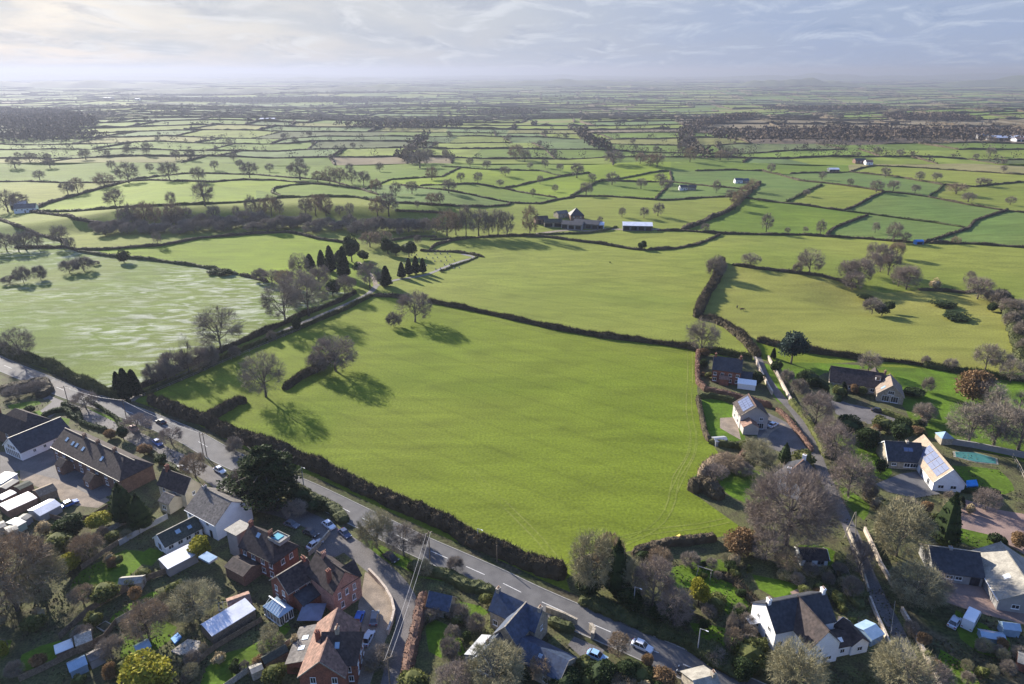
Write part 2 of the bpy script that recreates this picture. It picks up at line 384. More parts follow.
# seeds: pixel -> what the field looks like
SEED = [((450,420),'main','pasture'),((600,290),'yel','pasture'),((860,325),'yel2','pasture'),((760,250),'yel','pasture'),((120,330),'pale_streaks','pasture'),((30,262),'pale_streaks','pasture'),
 ((180,396),'main','pasture'),((300,350),'main','pasture'),((980,262),'grn','pasture'),((1000,230),'blue','pasture'),((900,229),'blue','pasture'),((900,209),'blue','pasture'),
 ((790,222),'grn','pasture'),((650,240),'grn','pasture'),((600,215),'grn','pasture'),((220,250),'lime','pasture'),((200,191),'lime','pasture'),((340,192),'grn','pasture'),
 ((120,192),'lime','pasture'),((150,213),'grn','pasture'),((450,262),'lawn','cemetery_lawn'),((940,166.5),'buff','pasture'),((900,171),'yel','pasture'),((800,169),'grn','pasture'),((710,168),'grn','pasture'),((50,174),'grn','pasture'),((480,167),'grn','pasture'),((610,170),'lime','pasture'),((835,192),'yel','pasture'),((500,195),'grn','pasture'),((520,178),'lime','pasture'),
 ((880,370),'main','lawn'),((700,515),'rough','rough_grass'),((650,650),'dirt','ground'),((200,600),'dirt','ground'),((50,385),'dirt','ground'),((480,250),'yel','pasture'),
 ((720,340),'yel','pasture'),((640,223),'yel','pasture'),((480,215),'grn','pasture'),((510,225),'grn','pasture'),((725,290),'yel2','pasture'),((150,170),'grn','pasture'),((40,172),'grn','pasture'),((240,170),'grn','pasture'),((330,175),'grn','pasture'),((560,172),'grn','pasture'),((640,177),'lime','pasture')]
def reg_at(p):
    best = None; bd = 1e9
    for i, c in enumerate(cent):
        d = (c.x-p.x)**2+(c.y-p.y)**2
        if d < bd: bd = d; best = i
    return reg[best]
look = {}
for px, g, nm in SEED:
    look.setdefault(reg_at(at(*px)), (g, nm))
fr = random.Random(11)
for r, lst in enumerate(regs):
    if len(lst) < 1: continue
    g, nm = look.get(r, (fr.choice(['grn', 'grn', 'yel', 'lime', 'blue']), 'pasture'))
    used = {}; vs = []; fs = []
    for fi in lst:
        f = []
        for i in F2[fi]:
            if i not in used: used[i] = len(vs); vs.append(V3[i])
            f.append(used[i])
        fs.append(f)
    o = mesh_obj(nm, vs, fs, GR[g], smooth=True)
    o['kind'] = 'structure'

# ------------------------------------------------------------------ the far plain: fields in a jittered grid, one sheet with a colour per field
FAR = 24000.0
pal = {'g': (0.095,0.140,0.022), 'l': (0.135,0.170,0.028), 'y': (0.150,0.155,0.045), 'b': (0.085,0.125,0.040), 'o': (0.17,0.14,0.085), 'h': (0.11,0.085,0.06), 'd': (0.075,0.095,0.035)}
fv = []; ff = []; fc = []; far_hedges = []
def jit(x, y, s):
    a = noise.noise(Vector((x*0.0021, y*0.0021, 1.7))); b = noise.noise(Vector((x*0.0021, y*0.0021, 7.3)))
    a2 = noise.noise(Vector((x*0.009, y*0.009, 3.1))); b2 = noise.noise(Vector((x*0.009, y*0.009, 9.4)))
    return Vector((x+s*(0.9*a+0.5*a2), y+s*(0.9*b+0.5*b2), 0))
rows = [YT]
y = YT+70; fr2 = random.Random(21)
while y < FAR:
    rows.append(y); y += 75+0.033*y*fr2.uniform(0.7, 1.3)
rows.append(FAR)
def rowcells(k):
    ya, yb = rows[k], rows[k+1]
    s = 110+0.035*ya; W = 0.86*yb+250; xs = [-W]
    r_ = random.Random(100+k)
    while xs[-1] < W: xs.append(xs[-1]+s*r_.uniform(0.6, 1.7))
    return xs
def bend(x, y):
    """row lines wander, except the first and last, which are straight"""
    k = sst(YT, YT+200, y)*(1-sst(FAR-3000, FAR, y))
    s = 40+0.020*y
    n1 = noise.noise(Vector((x*0.0035, y*0.003, 2.2))); n2 = noise.noise(Vector((x*0.0009, y*0.0006, 5.2)))
    return Vector((x, y+k*s*(1.0*n1+1.0*n2), 0))
for k in range(len(rows)-1):
    xs = rowcells(k); ya, yb = rows[k], rows[k+1]
    for i in range(len(xs)-1):
        xa, xb = xs[i], xs[i+1]
        n = max(1, int((xb-xa)/45)) if ya < 4000 else 2
        # slanted dividers
        sl = noise.noise(Vector((i*3.7, k*1.9, .5)))*40; sl2 = noise.noise(Vector(((i+1)*3.7, k*1.9, .5)))*40
        bot = [bend(xa+(xb-xa)*j/n, ya) for j in range(n+1)]
        top = [bend(xa+sl+(xb+sl2-xa-sl)*j/n, yb) for j in range(n+1)]
        base = len(fv); fv += bot+top
        q = fr2.random(); cx = (xa+xb)/2; cy = (ya+yb)/2
        fert = noise.noise(Vector((cx*0.0006, cy*0.0006, 0.3)))
        key = 'g' if q < .34 else 'l' if q < .60 else 'y' if q < .76 else 'b' if q < .90 else 'o' if q < .95 else 'd'
        pxx, pyy = proj((cx, cy, terr(cx, cy)))
        if 700 < pxx < 1060 and 119 < pyy < 128: key = 'o'
        if 690 < pxx < 1060 and 128 <= pyy < 142: key = 'h'
        if 840 < pxx < 1060 and 150 < pyy < 170: key = 'o' if q < .3 else 'l'
        c = pal[key]; br = 0.85+0.3*fr2.random(); c = tuple(v*br for v in c)
        for j in range(n):
            ff.append((base+j, base+j+1, base+n+1+j+1, base+n+1+j)); fc.append(c)
        far_hedges.append((bot, 'row', (pxx, pyy))); far_hedges.append(([bot[-1], top[-1]], 'col', (pxx, pyy)))
farm = bpy.data.meshes.new('farmland'); farm.from_pydata([(v.x, v.y, terr(v.x, v.y)) for v in fv], [], ff)
ca = farm.color_attributes.new('field_colour', 'FLOAT_COLOR', 'CORNER')
buf = np.ones((len(farm.loops), 4), dtype=np.float32); li = 0
for p, c in zip(ff, fc):
    buf[li:li+4, :3] = c; li += 4
ca.data.foreach_set('color', buf.ravel())
mf = bpy.data.materials.new('far_fields'); mf.use_nodes = True; nt = mf.node_tree; b = nt.nodes['Principled BSDF']
b.inputs['Roughness'].default_value = 0.95; b.inputs['Specular IOR Level'].default_value = 0.1
at_ = nt.nodes.new('ShaderNodeVertexColor'); at_.layer_name = 'field_colour'
n_ = nt.nodes.new('ShaderNodeTexNoise'); n_.inputs['Scale'].default_value = 0.02; n_.inputs['Detail'].default_value = 6
g_ = nt.nodes.new('ShaderNodeNewGeometry'); nt.links.new(g_.outputs['Position'], n_.inputs['Vector'])
r_ = nt.nodes.new('ShaderNodeMapRange'); nt.links.new(n_.outputs[0], r_.inputs['Value'])
for k_, v_ in zip(('From Min', 'From Max', 'To Min', 'To Max'), (0.3, 0.7, 0.75, 1.25)): r_.inputs[k_].default_value = v_
vm = nt.nodes.new('ShaderNodeVectorMath'); vm.operation = 'SCALE'; nt.links.new(at_.outputs[0], vm.inputs[0]); nt.links.new(r_.outputs[0], vm.inputs['Scale'])
nt.links.new(vm.outputs[0], b.inputs['Base Color'])
farm.materials.append(mf); fo = put(bpy.data.objects.new('farmland', farm)); fo['kind'] = 'structure'
# plain ground under and around everything
mesh_obj('ground', [(-40000, -3000, -82), (40000, -3000, -82), (40000, FAR+12000, -64), (-40000, FAR+12000, -64)], [(0, 1, 2, 3)], GR['grn'])['kind'] = 'structure'
# long low hills on the horizon
def hill(x0, x1, y, hgt, depth, seed, m):
    vs = []; fs = []; nx, ny = 60, 8
    for j in range(ny+1):
        for i in range(nx+1):
            u = i/nx; w = j/ny
            e = math.sin(PI*u)**0.6*math.sin(PI*w)
            z = hgt*e*(0.75+0.5*noise.noise(Vector((u*9, w*2, seed))))
            vs.append((x0+(x1-x0)*u, y+depth*(w-.5), -66+max(0, z)))
    for j in range(ny):
        for i in range(nx): q = j*(nx+1)+i; fs.append((q, q+1, q+nx+2, q+nx+1))
    mesh_obj('hill', vs, fs, m, smooth=True)['kind'] = 'structure'
m_hill = mat('hill_woodland', (0.05, 0.06, 0.035), (0.09, 0.11, 0.04), 0.004, 0.95, 8)
hill(-13000, -6500, 16500, 120, 2500, 1, m_hill); hill(-6600, -1500, 14500, 85, 1800, 2, m_hill); hill(4500, 10000, 17500, 150, 2200, 3, m_hill)
hill(9000, 20500, 19000, 210, 2500, 4, m_hill); hill(-3500, 4500, 20500, 110, 1500, 5, m_hill); hill(-20000, -4000, 23500, 170, 2500, 6, m_hill)
hill(2700, 4300, 9000, 120, 900, 7, m_hill); hill(5300, 9500, 9300, 150, 1300, 8, m_hill); hill(-3500, -1500, 6500, 50, 500, 9, m_hill); hill(-2100, -500, 7200, 62, 600, 10, m_hill)
hill(-7000, -3600, 8600, 95, 900, 11, m_hill); hill(-900, 2300, 9800, 90, 900, 12, m_hill)
# ------------------------------------------------------------------ plant shapes
def cards(P, size, seed, aspect=1.0, up=0.0):
    """random leaf quads at points P"""
    r = np.random.RandomState(int(seed*101) % 100000); n = len(P); P = np.asarray(P, dtype=np.float64)
    a = r.normal(size=(n, 3)); a /= np.linalg.norm(a, axis=1)[:, None]
    b = r.normal(size=(n, 3)); a[:, 2] *= (1-up); b -= a*(a*b).sum(1)[:, None]/np.maximum((a*a).sum(1)[:, None], 1e-6); b /= np.linalg.norm(b, axis=1)[:, None]
    s = (size*(0.6+0.8*r.rand(n)))[:, None]
    a = a*s*aspect*0.5; b = b*s*0.5
    V = np.stack([P-a-b*0.3, P+b, P+a-b*0.2, P-b], axis=1).reshape(-1, 3)
    return V
def twigs(P, D, length, width, seed):
    """thin triangles growing from P along D"""
    r = np.random.RandomState(int(seed*101) % 100000); n = len(P)
    q = r.normal(size=(n, 3)); q = np.cross(D, q); q /= np.maximum(np.linalg.norm(q, axis=1)[:, None], 1e-6)
    ln = (length*(0.5+r.rand(n)))[:, None]
    V = np.stack([P-q*width/2, P+q*width/2, P+D*ln], axis=1).reshape(-1, 3)
    return V
def bare_tree(name, H, W, seed, ntw, tw=0.05, tl=1.1, n1=9, n2=5, n3=4, low=0.2, twm=None, barkm=None, trunk_r=None, weep=0.0, tris=6):
    """winter tree: trunk and limbs in one mesh, the fine twigs in the other; returns two meshes"""
    r = random.Random(seed); T = MB(); tr = trunk_r or H*0.024
    cz = H*(low+1)/2; rz = H*(1-low)/2; rx = W/2
    def inside(p, k=1.0):
        q = Vector((p.x/rx, p.y/rx, (p.z-cz)/rz)); l = q.length
        if l > k: q = q*(k/l)*r.uniform(.9, 1)
        return Vector((q.x*rx, q.y*rx, q.z*rz+cz))
    fork = Vector((r.uniform(-.2, .2), r.uniform(-.2, .2), H*max(low, .12)))
    T.tube((0, 0, -0.4), fork, tr*1.25, tr, tris)
    top = Vector((r.uniform(-.4, .4), r.uniform(-.4, .4), H*0.62)); T.tube(fork, top, tr*.85, tr*.4, tris)
    P = []; D = []
    for i in range(n1):
        t = i/n1; az = 2.4*i+r.uniform(-.3, .3); el = r.uniform(.15, 1.25)
        s = fork.lerp(top, r.uniform(0, .75))
        tgt = inside(Vector((math.cos(az)*math.cos(el)*rx*.62, math.sin(az)*math.cos(el)*rx*.62, cz+(math.sin(el)-.35)*rz*.75)))
        mid = s.lerp(tgt, .5)+Vector((0, 0, -.04*H)); r1 = tr*r.uniform(.36, .5)
        T.tube(s, mid, r1, r1*.75, 5); T.tube(mid, tgt, r1*.75, r1*.42, 4)
        for j in range(n2):
            s2 = mid.lerp(tgt, r.uniform(.1, 1)); d = Vector((r.gauss(0, 1), r.gauss(0, 1), r.gauss(.35, .8))).normalized()
            out = Vector((s2.x, s2.y, (s2.z-cz)*1.2)); out = out.normalized() if out.length > 0 else d
            t2 = inside(s2+(d*.6+out*.8).normalized()*r.uniform(.22, .42)*min(W, H)*.75); r2 = r1*.36
            T.tube(s2, t2, r2, r2*.5, 3)
            for k in range(n3):
                s3 = s2.lerp(t2, r.uniform(.25, 1)); d3 = Vector((r.gauss(0, 1), r.gauss(0, 1), r.gauss(.3-weep, .8))).normalized()
                t3 = inside(s3+(d3*.8+(t2-s2).normalized()*.7).normalized()*r.uniform(.10, .22)*min(W, H), 1.03)
                T.tube(s3, t3, r2*.45, r2*.2, 3)
                m = max(1, int(ntw/(n1*n2*n3)))
                for q in range(m):
                    u = r.random(); p = s3.lerp(t3, u); dd = Vector((r.gauss(0, 1), r.gauss(0, 1), r.gauss(.25-weep, .8))).normalized()*.8+(t3-s3).normalized()*.7
                    P.append(p); D.append(dd.normalized())
    mt = bpy.data.meshes.new('trunk'); mt.from_pydata([tuple(v) for v in T.v], [], T.f); mt.materials.append(barkm or M_BARK)
    V = twigs(np.array(P), np.array(D), tl, tw, seed)
    # outermost fine twigs that close the crown's outline
    ns = int(ntw*.42); rs = np.random.RandomState(int(seed*7)+3); d = rs.normal(size=(ns, 3)); d /= np.linalg.norm(d, axis=1)[:, None]; d[:, 2] = np.where(d[:, 2] < -.75, -d[:, 2]*.6, d[:, 2])
    lob = 1+.13*np.sin(d[:, 0]*5+seed)*np.cos(d[:, 1]*6-seed)+.08*np.sin(d[:, 2]*9+seed)
    q = (.62+.33*rs.rand(ns)**.7)*lob; SP_ = np.stack([d[:, 0]*rx*q, d[:, 1]*rx*q, cz+d[:, 2]*rz*q], axis=1); DD = d*.8+rs.normal(size=(ns, 3))*.45; DD[:, 2] += .25-weep; DD /= np.linalg.norm(DD, axis=1)[:, None]
    V = np.concatenate([V, twigs(SP_, DD, tl, tw, seed+1)])
    mc = np_mesh('crown', V, 3, twm or M_TWIG)
    return mt, mc
def lump_points(n, rx, ry, rz, cz, seed, lumps=9, shell=.55, flat=0.0):
    """points filling an uneven crown built from several lobes"""
    r = np.random.RandomState(int(seed*101) % 100000); L_ = []
    for i in range(lumps):
        a = r.rand()*2*PI; e = math.asin(r.uniform(-.6, 1)); k = .5
        L_.append((math.cos(a)*math.cos(e)*rx*k, math.sin(a)*math.cos(e)*ry*k, cz+math.sin(e)*rz*k, r.uniform(.38, .62)))
    L_.append((0, 0, cz, .6))
    P = []
    L_ = np.array(L_); idx = r.randint(0, len(L_), n); d = r.normal(size=(n, 3)); d /= np.linalg.norm(d, axis=1)[:, None]
    rr = (shell+(1-shell)*r.rand(n))[:, None]
    c = L_[idx]; P = c[:, :3]+d*rr*c[:, 3:4]*np.array([rx, ry, rz]); P[:, 2] = np.maximum(P[:, 2], 0.05)
    return P
def core_lumps(rx, ry, rz, cz, seed, k=.62):
    """dark inner mass of a crown"""
    import bmesh
    bm = bmesh.new(); bmesh.ops.create_icosphere(bm, subdivisions=2, radius=1.0)
    V = [Vector(v.co) for v in bm.verts]; Fc = [tuple(v.index for v in f.verts) for f in bm.faces]; bm.free()
    out = []
    for v in V:
        q = 1+.35*noise.noise(v*1.7+Vector((seed, 0, 0))); out.append((v.x*rx*k*q, v.y*ry*k*q, max(0.0, cz+v.z*rz*k*q)))
    return out, Fc
def foliage(name, rx, ry, H, seed, n, size, m, base=0.0, lumps=9, aspect=1.0, shell=.6):
    """leafy crown as one mesh: inner mass plus leaf quads"""
    cz = base+(H-base)/2; rz = (H-base)/2
    cv_, cf = core_lumps(rx, ry, rz, cz, seed)
    P = lump_points(n, rx, ry, rz, cz, seed, lumps, shell); V = cards(P, size, seed, aspect)
    nv = len(cv_); vs = cv_+[tuple(v) for v in V]; fs = cf+[(nv+4*i, nv+4*i+1, nv+4*i+2, nv+4*i+3) for i in range(len(P))]
    me = bpy.data.meshes.new(name); me.from_pydata(vs, [], fs); me.materials.append(m); return me
def cone_foliage(name, rad, H, seed, n, size, m, base=.3, power=.8, layers=0):
    r = np.random.RandomState(int(seed*101) % 100000); t = r.rand(n)**.75; z = base+(H-base)*(1-t)
    lay = 1.0
    if layers: lay = .72+.28*np.cos(t*layers*2*PI)
    R_ = rad*(t**power)*(np.minimum(1, (1-t)*8+.25))*lay*(.6+.45*r.rand(n)); a = r.rand(n)*2*PI
    a2 = 1+.12*np.sin(a*3+seed)
    P = np.stack([np.cos(a)*R_*a2, np.sin(a)*R_*a2, z], axis=1); V = cards(P, size, seed, 1.0)
    k = 9; cv_ = [(0, 0, H*.97)]; cf = []
    for j, (zz, rr) in enumerate(((.75, .36), (.4, .62), (.1, .66), (.03, .5))):
        for i in range(k): q = rr*rad*(1+.15*math.sin(i*2.3+seed)); cv_.append((math.cos(2*PI*i/k)*q, math.sin(2*PI*i/k)*q, base+(H-base)*zz))
    for i in range(k): cf.append((0, 1+i, 1+(i+1) % k))
    for j in range(3):
        for i in range(k): a_ = 1+j*k+i; b_ = 1+j*k+(i+1) % k; cf.append((a_, a_+k, b_+k, b_))
    nv = len(cv_); me = bpy.data.meshes.new(name)
    me.from_pydata(cv_+[tuple(v) for v in V], [], cf+[(nv+4*i, nv+4*i+1, nv+4*i+2, nv+4*i+3) for i in range(n)]); me.materials.append(m); return me
def trunk_mesh(H, r, seed=0, limbs=0, spread=2.0, z0=.35):
    T = MB(); rr = random.Random(seed); T.tube((0, 0, -.4), (0, 0, H*.5), r*1.2, r*.8, 6); T.tube((0, 0, H*.5), (0, 0, H*.92), r*.8, r*.25, 5)
    for i in range(limbs):
        z = H*rr.uniform(z0, .85); a = 2.4*i; T.tube((0, 0, z), (math.cos(a)*spread, math.sin(a)*spread, z+rr.uniform(.2, 1.2)), r*.35, r*.12, 4)
    me = bpy.data.meshes.new('trunk'); me.from_pydata([tuple(v) for v in T.v], [], T.f); me.materials.append(M_BARK); return me
PROTO = {}
def proto(kind):
    """(object name, parts as (name, mesh), reference height, reference width)"""
    if kind in PROTO: return PROTO[kind]
    k, _, v = kind.partition(':'); sd_ = int(v or 0)
    if k == 'bare': P_ = ('bare_tree', zip(('trunk', 'crown'), bare_tree(k, 12, 11, 10+sd_, 6500, .055, 1.0, low=.10)), 12, 11)
    elif k == 'bareP': P_ = ('bare_tree', zip(('trunk', 'crown'), bare_tree(k, 12, 12, 20+sd_, 8000, .055, .95, 11, 5, 4, low=.06, twm=M_TWIGP)), 12, 12)
    elif k == 'bareG': P_ = ('bare_tree', zip(('trunk', 'crown'), bare_tree(k, 11, 11, 30+sd_, 9500, .060, .9, 11, 5, 4, low=.04, twm=M_TWIGG)), 11, 11)
    elif k == 'bareR': P_ = ('bare_tree', zip(('trunk', 'crown'), bare_tree(k, 11, 11, 40+sd_, 8000, .075, .8, 10, 5, 4, low=.12, twm=M_TWIGR)), 11, 11)
    elif k == 'open': P_ = ('bare_tree', zip(('trunk', 'crown'), bare_tree(k, 14, 14, 50+sd_, 5500, .055, 1.3, 10, 5, 4, low=.14)), 14, 14)
    elif k == 'beech': P_ = ('bare_tree', zip(('trunk', 'crown'), bare_tree(k, 18, 23, 60+sd_, 36000, .05, 1.2, 16, 7, 6, low=.03, twm=M_TWIGP, trunk_r=.55)), 18, 23)
    elif k == 'slim': P_ = ('bare_tree', zip(('trunk', 'crown'), bare_tree(k, 12, 5, 70+sd_, 2200, .05, .8, 8, 4, 4, low=.15)), 12, 5)
    elif k == 'scrub': P_ = ('bare_shrub', zip(('stems', 'crown'), bare_tree(k, 5, 6.5, 80+sd_, 5000, .06, .7, 10, 4, 4, low=.03)), 5, 6.5)
    elif k == 'far': P_ = ('bare_tree', zip(('trunk', 'crown'), bare_tree(k, 12, 11, 90+sd_, 1700, .16, 1.3, 8, 4, 3, low=.06, trunk_r=.4, tris=4)), 12, 12)
    elif k == 'farR': P_ = ('bare_tree', zip(('trunk', 'crown'), bare_tree(k, 12, 12, 95+sd_, 1700, .18, 1.3, 8, 4, 3, low=.06, twm=M_TWIGR, trunk_r=.4, tris=4)), 12, 12)
    elif k == 'cyp': P_ = ('cypress_tree', (('trunk', trunk_mesh(9, .22)), ('crown', cone_foliage('crown', 2.5, 11, sd_+1, 2600, .55, M_CYP, .5, .55))), 11, 5)
    elif k == 'fir': P_ = ('conifer_tree', (('trunk', trunk_mesh(10, .25)), ('crown', cone_foliage('crown', 3.8, 12, sd_+3, 4500, .55, M_EVG, .4, .8, 6))), 12, 7.6)
    elif k == 'bfir': P_ = ('conifer_tree', (('trunk', trunk_mesh(9, .3, 2, 9, 3.5)), ('crown', foliage('crown', 5.2, 5.2, 11, sd_+5, 6500, .50, M_PINE, 2.0, 14, 1.6, .35))), 11, 10.4)
    elif k == 'cedar': P_ = ('cedar_tree', (('trunk', trunk_mesh(12, .5, 3, 16, 6.0, .25)), ('crown', cedar_crown(sd_))), 14, 17)
    elif k == 'round': P_ = ('evergreen_tree', (('trunk', trunk_mesh(5, .25)), ('crown', foliage('crown', 3.6, 3.6, 8, sd_+7, 6000, .38, M_EVG, .3, 10))), 8, 7.2)
    elif k == 'olive': P_ = ('evergreen_shrub', (('stems', trunk_mesh(2.2, .12)), ('crown', foliage('crown', 2.0, 2.0, 3.4, sd_+9, 2600, .30, M_SHR, .1, 9))), 3.4, 4)
    elif k == 'yellow': P_ = ('yellow_tree', (('trunk', trunk_mesh(4, .15)), ('crown', foliage('crown', 2.6, 2.6, 6, sd_+11, 3800, .34, M_YEL, .4, 10))), 6, 5.2)
    elif k == 'russet': P_ = ('russet_tree', (('trunk', trunk_mesh(3, .2)), ('crown', foliage('crown', 3.4, 3.4, 5.5, sd_+13, 6500, .30, M_RUS, .1, 12, 1.0, .35))), 5.5, 6.8)
    elif k == 'darkb': P_ = ('dark_shrub', (('stems', trunk_mesh(1.6, .1)), ('crown', foliage('crown', 1.7, 1.7, 2.6, sd_+15, 1700, .26, M_EVG, .0, 8))), 2.6, 3.4)
    elif k == 'tan': P_ = ('pampas_clump', (('stems', trunk_mesh(1.0, .1)), ('crown', foliage('crown', 1.2, 1.2, 2.0, sd_+17, 1000, .35, M_TAN, .0, 6, .35))), 2.0, 2.4)
    P_ = (P_[0], list(P_[1]), P_[2], P_[3]); PROTO[kind] = P_
    return P_
def cedar_crown(seed):
    r = random.Random(seed+5); P = []
    for i in range(30):
        z = 3.0+10.2*(i/30); rad = 8.2*(1-(i/30)**1.7*.8); a = 2.4*i; q = rad*r.uniform(.25, .72); cx, cy = math.cos(a)*q, math.sin(a)*q
        n = 560; sz = rad*.36
        for j in range(n):
            t = r.random()*2*PI; w_ = math.sqrt(r.random())*sz; P.append((cx+math.cos(t)*w_*1.1, cy+math.sin(t)*w_*1.1, z+r.gauss(0, .35)-.12*w_))
    V = cards(np.array(P), .42, seed, 1.2, .5); return np_mesh('crown', V, 4, M_EVG)
GROUPS = {}
AUTO = []     # things whose label is worked out at the end: (object, px, py, adjective noun)
def place(kind, p, H, W=None, label=None, cat='tree', group=None, auto=None, rz=None, name=None):
    nm, parts, h0, w0 = proto(kind)
    o = empty(name or nm, p, rnd.uniform(0, 6.28) if rz is None else rz)
    sz = H/h0; sx = (W/w0) if W else sz*rnd.uniform(.92, 1.08); o.scale = (sx, sx, sz)
    for pn, me in parts: put(bpy.data.objects.new(pn, me), o)
    tag(o, label, cat, group)
    if auto: AUTO.append((o, *proj(p), auto))
    return o
def vpm(p): return abs(proj(p)[1]-proj(Vector(p)+Vector((0, 0, 1)))[1])
def T(kind, px, py, hpx, wpx=None, label=None, cat='tree', group=None, auto=None, z=0):
    """tree by the pixel of its foot and its height and width in the photo"""
    p = at(px, py); return place(kind, p, hpx/vpm(p), (wpx/pxm(p)) if wpx else None, label, cat, group, auto)

# ------------------------------------------------------------------ hedges
def hedge_mesh(name, pts, w, h, m, seed, step=2.0, dens=10.0, csize=.4, rag=.25, spikes=0.0):
    rag *= .62
    P = resample(pts, step); n = len(P); vs = []; fs = []; r = random.Random(seed)
    prof = ((-.5, -.12), (-.5, .45), (-.36, .92), (0, 1.0), (.36, .92), (.5, .45), (.5, -.12))
    N_ = []
    for i, p in enumerate(P):
        a = P[max(0, i-1)]; b = P[min(n-1, i+1)]; d = (b-a); d.z = 0; d.normalize() if d.length else None; N_.append(Vector((-d.y, d.x, 0)))
    for i, p in enumerate(P):
        q = 1+rag*2.0*noise.noise(Vector((p.x*.09, p.y*.09, seed)))+rag*noise.noise(Vector((p.x*.4, p.y*.4, seed+5)))
        ww = w*(1+rag*1.3*noise.noise(Vector((p.x*.13, p.y*.13, seed+9)))); e = .55 if i in (0, n-1) else 1
        z = terr(p.x, p.y)
        for (a, b) in prof:
            jj = 1+.16*r.uniform(-1, 1)
            v = p+N_[i]*a*ww*jj*e; vs.append((v.x, v.y, z+h*q*b*e*(1+.12*r.uniform(-1, 1))))
    k = len(prof)
    for i in range(n-1):
        for j in range(k-1): a = i*k+j; fs.append((a, a+k, a+k+1, a+1))
    fs.append(tuple(range(k))); fs.append(tuple(range(n*k-1, (n-1)*k-1, -1)))
    L_ = sum((P[i+1]-P[i]).length for i in range(n-1)); nc = int(L_*dens); C = []
    for q in range(nc):
        i = r.randrange(n-1); t = r.random(); j = r.randrange(k-1); s = r.random()
        a = Vector(vs[i*k+j]).lerp(Vector(vs[(i+1)*k+j]), t); b = Vector(vs[i*k+j+1]).lerp(Vector(vs[(i+1)*k+j+1]), t); c = a.lerp(b, s)
        C.append(c+Vector((r.gauss(0, .12), r.gauss(0, .12), abs(r.gauss(0, .14)))))
    if spikes:
        TP = []; TD = []
        for q in range(int(L_*spikes)):
            i = r.randrange(n-1); t = r.random(); j = r.choice((1, 2, 2, 3, 3, 4)); s = r.random()
            a = Vector(vs[i*k+j]).lerp(Vector(vs[(i+1)*k+j]), t); b = Vector(vs[i*k+j+1]).lerp(Vector(vs[(i+1)*k+j+1]), t)
            TP.append(a.lerp(b, s)); d = Vector((r.gauss(0, .6), r.gauss(0, .6), 1)); TD.append(d.normalized())
        TV = twigs(np.array(TP), np.array(TD), 1.15, .15, seed); nv = len(vs); vs += [tuple(v) for v in TV]; fs += [(nv+3*i, nv+3*i+1, nv+3*i+2) for i in range(len(TP))]
    if C:
        V = cards(np.array(C), csize, seed, .7); nv = len(vs); vs += [tuple(v) for v in V]; fs += [(nv+4*i, nv+4*i+1, nv+4*i+2, nv+4*i+3) for i in range(len(C))]
    b = Vector((P[n//2].x, P[n//2].y, terr(P[n//2].x, P[n//2].y)))
    return mesh_obj(name, [Vector(v)-b for v in vs], fs, m, None, tuple(b))
HCOL = {'road_far': M_HEDGE, 'tent': M_HEDGE, 'f3_fence': M_HEDGEG}
for i, (nm, w_, h_, wp) in enumerate(HEDGES):
    d = min(p.length for p in wp); near = d < 330
    st = 1.2 if near else 2.2 if d < 600 else 3.2
    o = hedge_mesh('hedge', wp, w_*(1.0 if near else .72), h_*(1.0 if near else .72), M_HEDGE if i % 4 else M_HEDGEG, i*1.37, st, 26 if near else 6 if d < 600 else 2.2, .62 if near else .8 if d < 600 else 1.1, .42 if near else .50, 44 if near else 0)
    mid = wp[len(wp)//2]; L_ = sum((b-a).length for a, b in zip(wp[:-1], wp[1:]))
    o['category'] = 'hedge'; AUTO.append((o, *proj(mid), ('long ' if L_ > 150 else 'short ' if L_ < 60 else '')+('tall ' if h_ > 2.5 else 'low ')+'dark hedge', 'field hedges'))
# far hedges: the nearest as things, the rest as one mass
hr = random.Random(5); near_far = []; rest = []
for k, (pts, typ, pp) in enumerate(far_hedges):
    c = (pts[0]+pts[-1])/2; px, py = proj(c)
    if not (-60 < px < 1090) or c.y < YT+5: continue
    if hr.random() < (.07 if c.y < 3500 else .25): continue
    (near_far if c.y < 1500 else rest).append((pts, c))
near_far.sort(key=lambda t: t[1].y); rest += near_far[175:]; near_far = near_far[:175]
for k, (pts, c) in enumerate(near_far):
    o = hedge_mesh('hedge', [Vector(p) for p in pts], hr.uniform(1.8, 3), hr.uniform(1.4, 2.6), M_HEDGE, k*.77, 6, .9, 1.8, .45)
    tag(o, 'dark hedge between small far fields on the hazy plain, hardly told from its neighbours', 'hedge', 'hedges between the far fields')
vs = []; fs = []
for k, (pts, c) in enumerate(rest):
    P = resample(pts, 14 if c.y < 3000 else 40 if c.y < 6000 else 110); wd = 3.0+.0006*c.y
    hh = hr.uniform(1.6, 3.2)+.0003*c.y
    for i, p in enumerate(P):
        p = Vector((p.x, p.y, terr(p.x, p.y))); a = P[max(0, i-1)]; b = P[min(len(P)-1, i+1)]; d = b-a; d.z = 0; d.normalize(); nn = Vector((-d.y, d.x, 0)); q = 1+hr.random()*1.3*(hr.random() < .35)
        n0 = len(vs); vs += [p-nn*wd*.6, p-nn*wd*.35+Vector((0, 0, hh*q)), p+nn*wd*.35+Vector((0, 0, hh*q)), p+nn*wd*.6]
        if i: fs += [(n0-4, n0, n0+1, n0-3), (n0-3, n0+1, n0+2, n0-2), (n0-2, n0+2, n0+3, n0-1)]
mesh_obj('far_hedgerows', vs, fs, M_HEDGE)['kind'] = 'stuff'
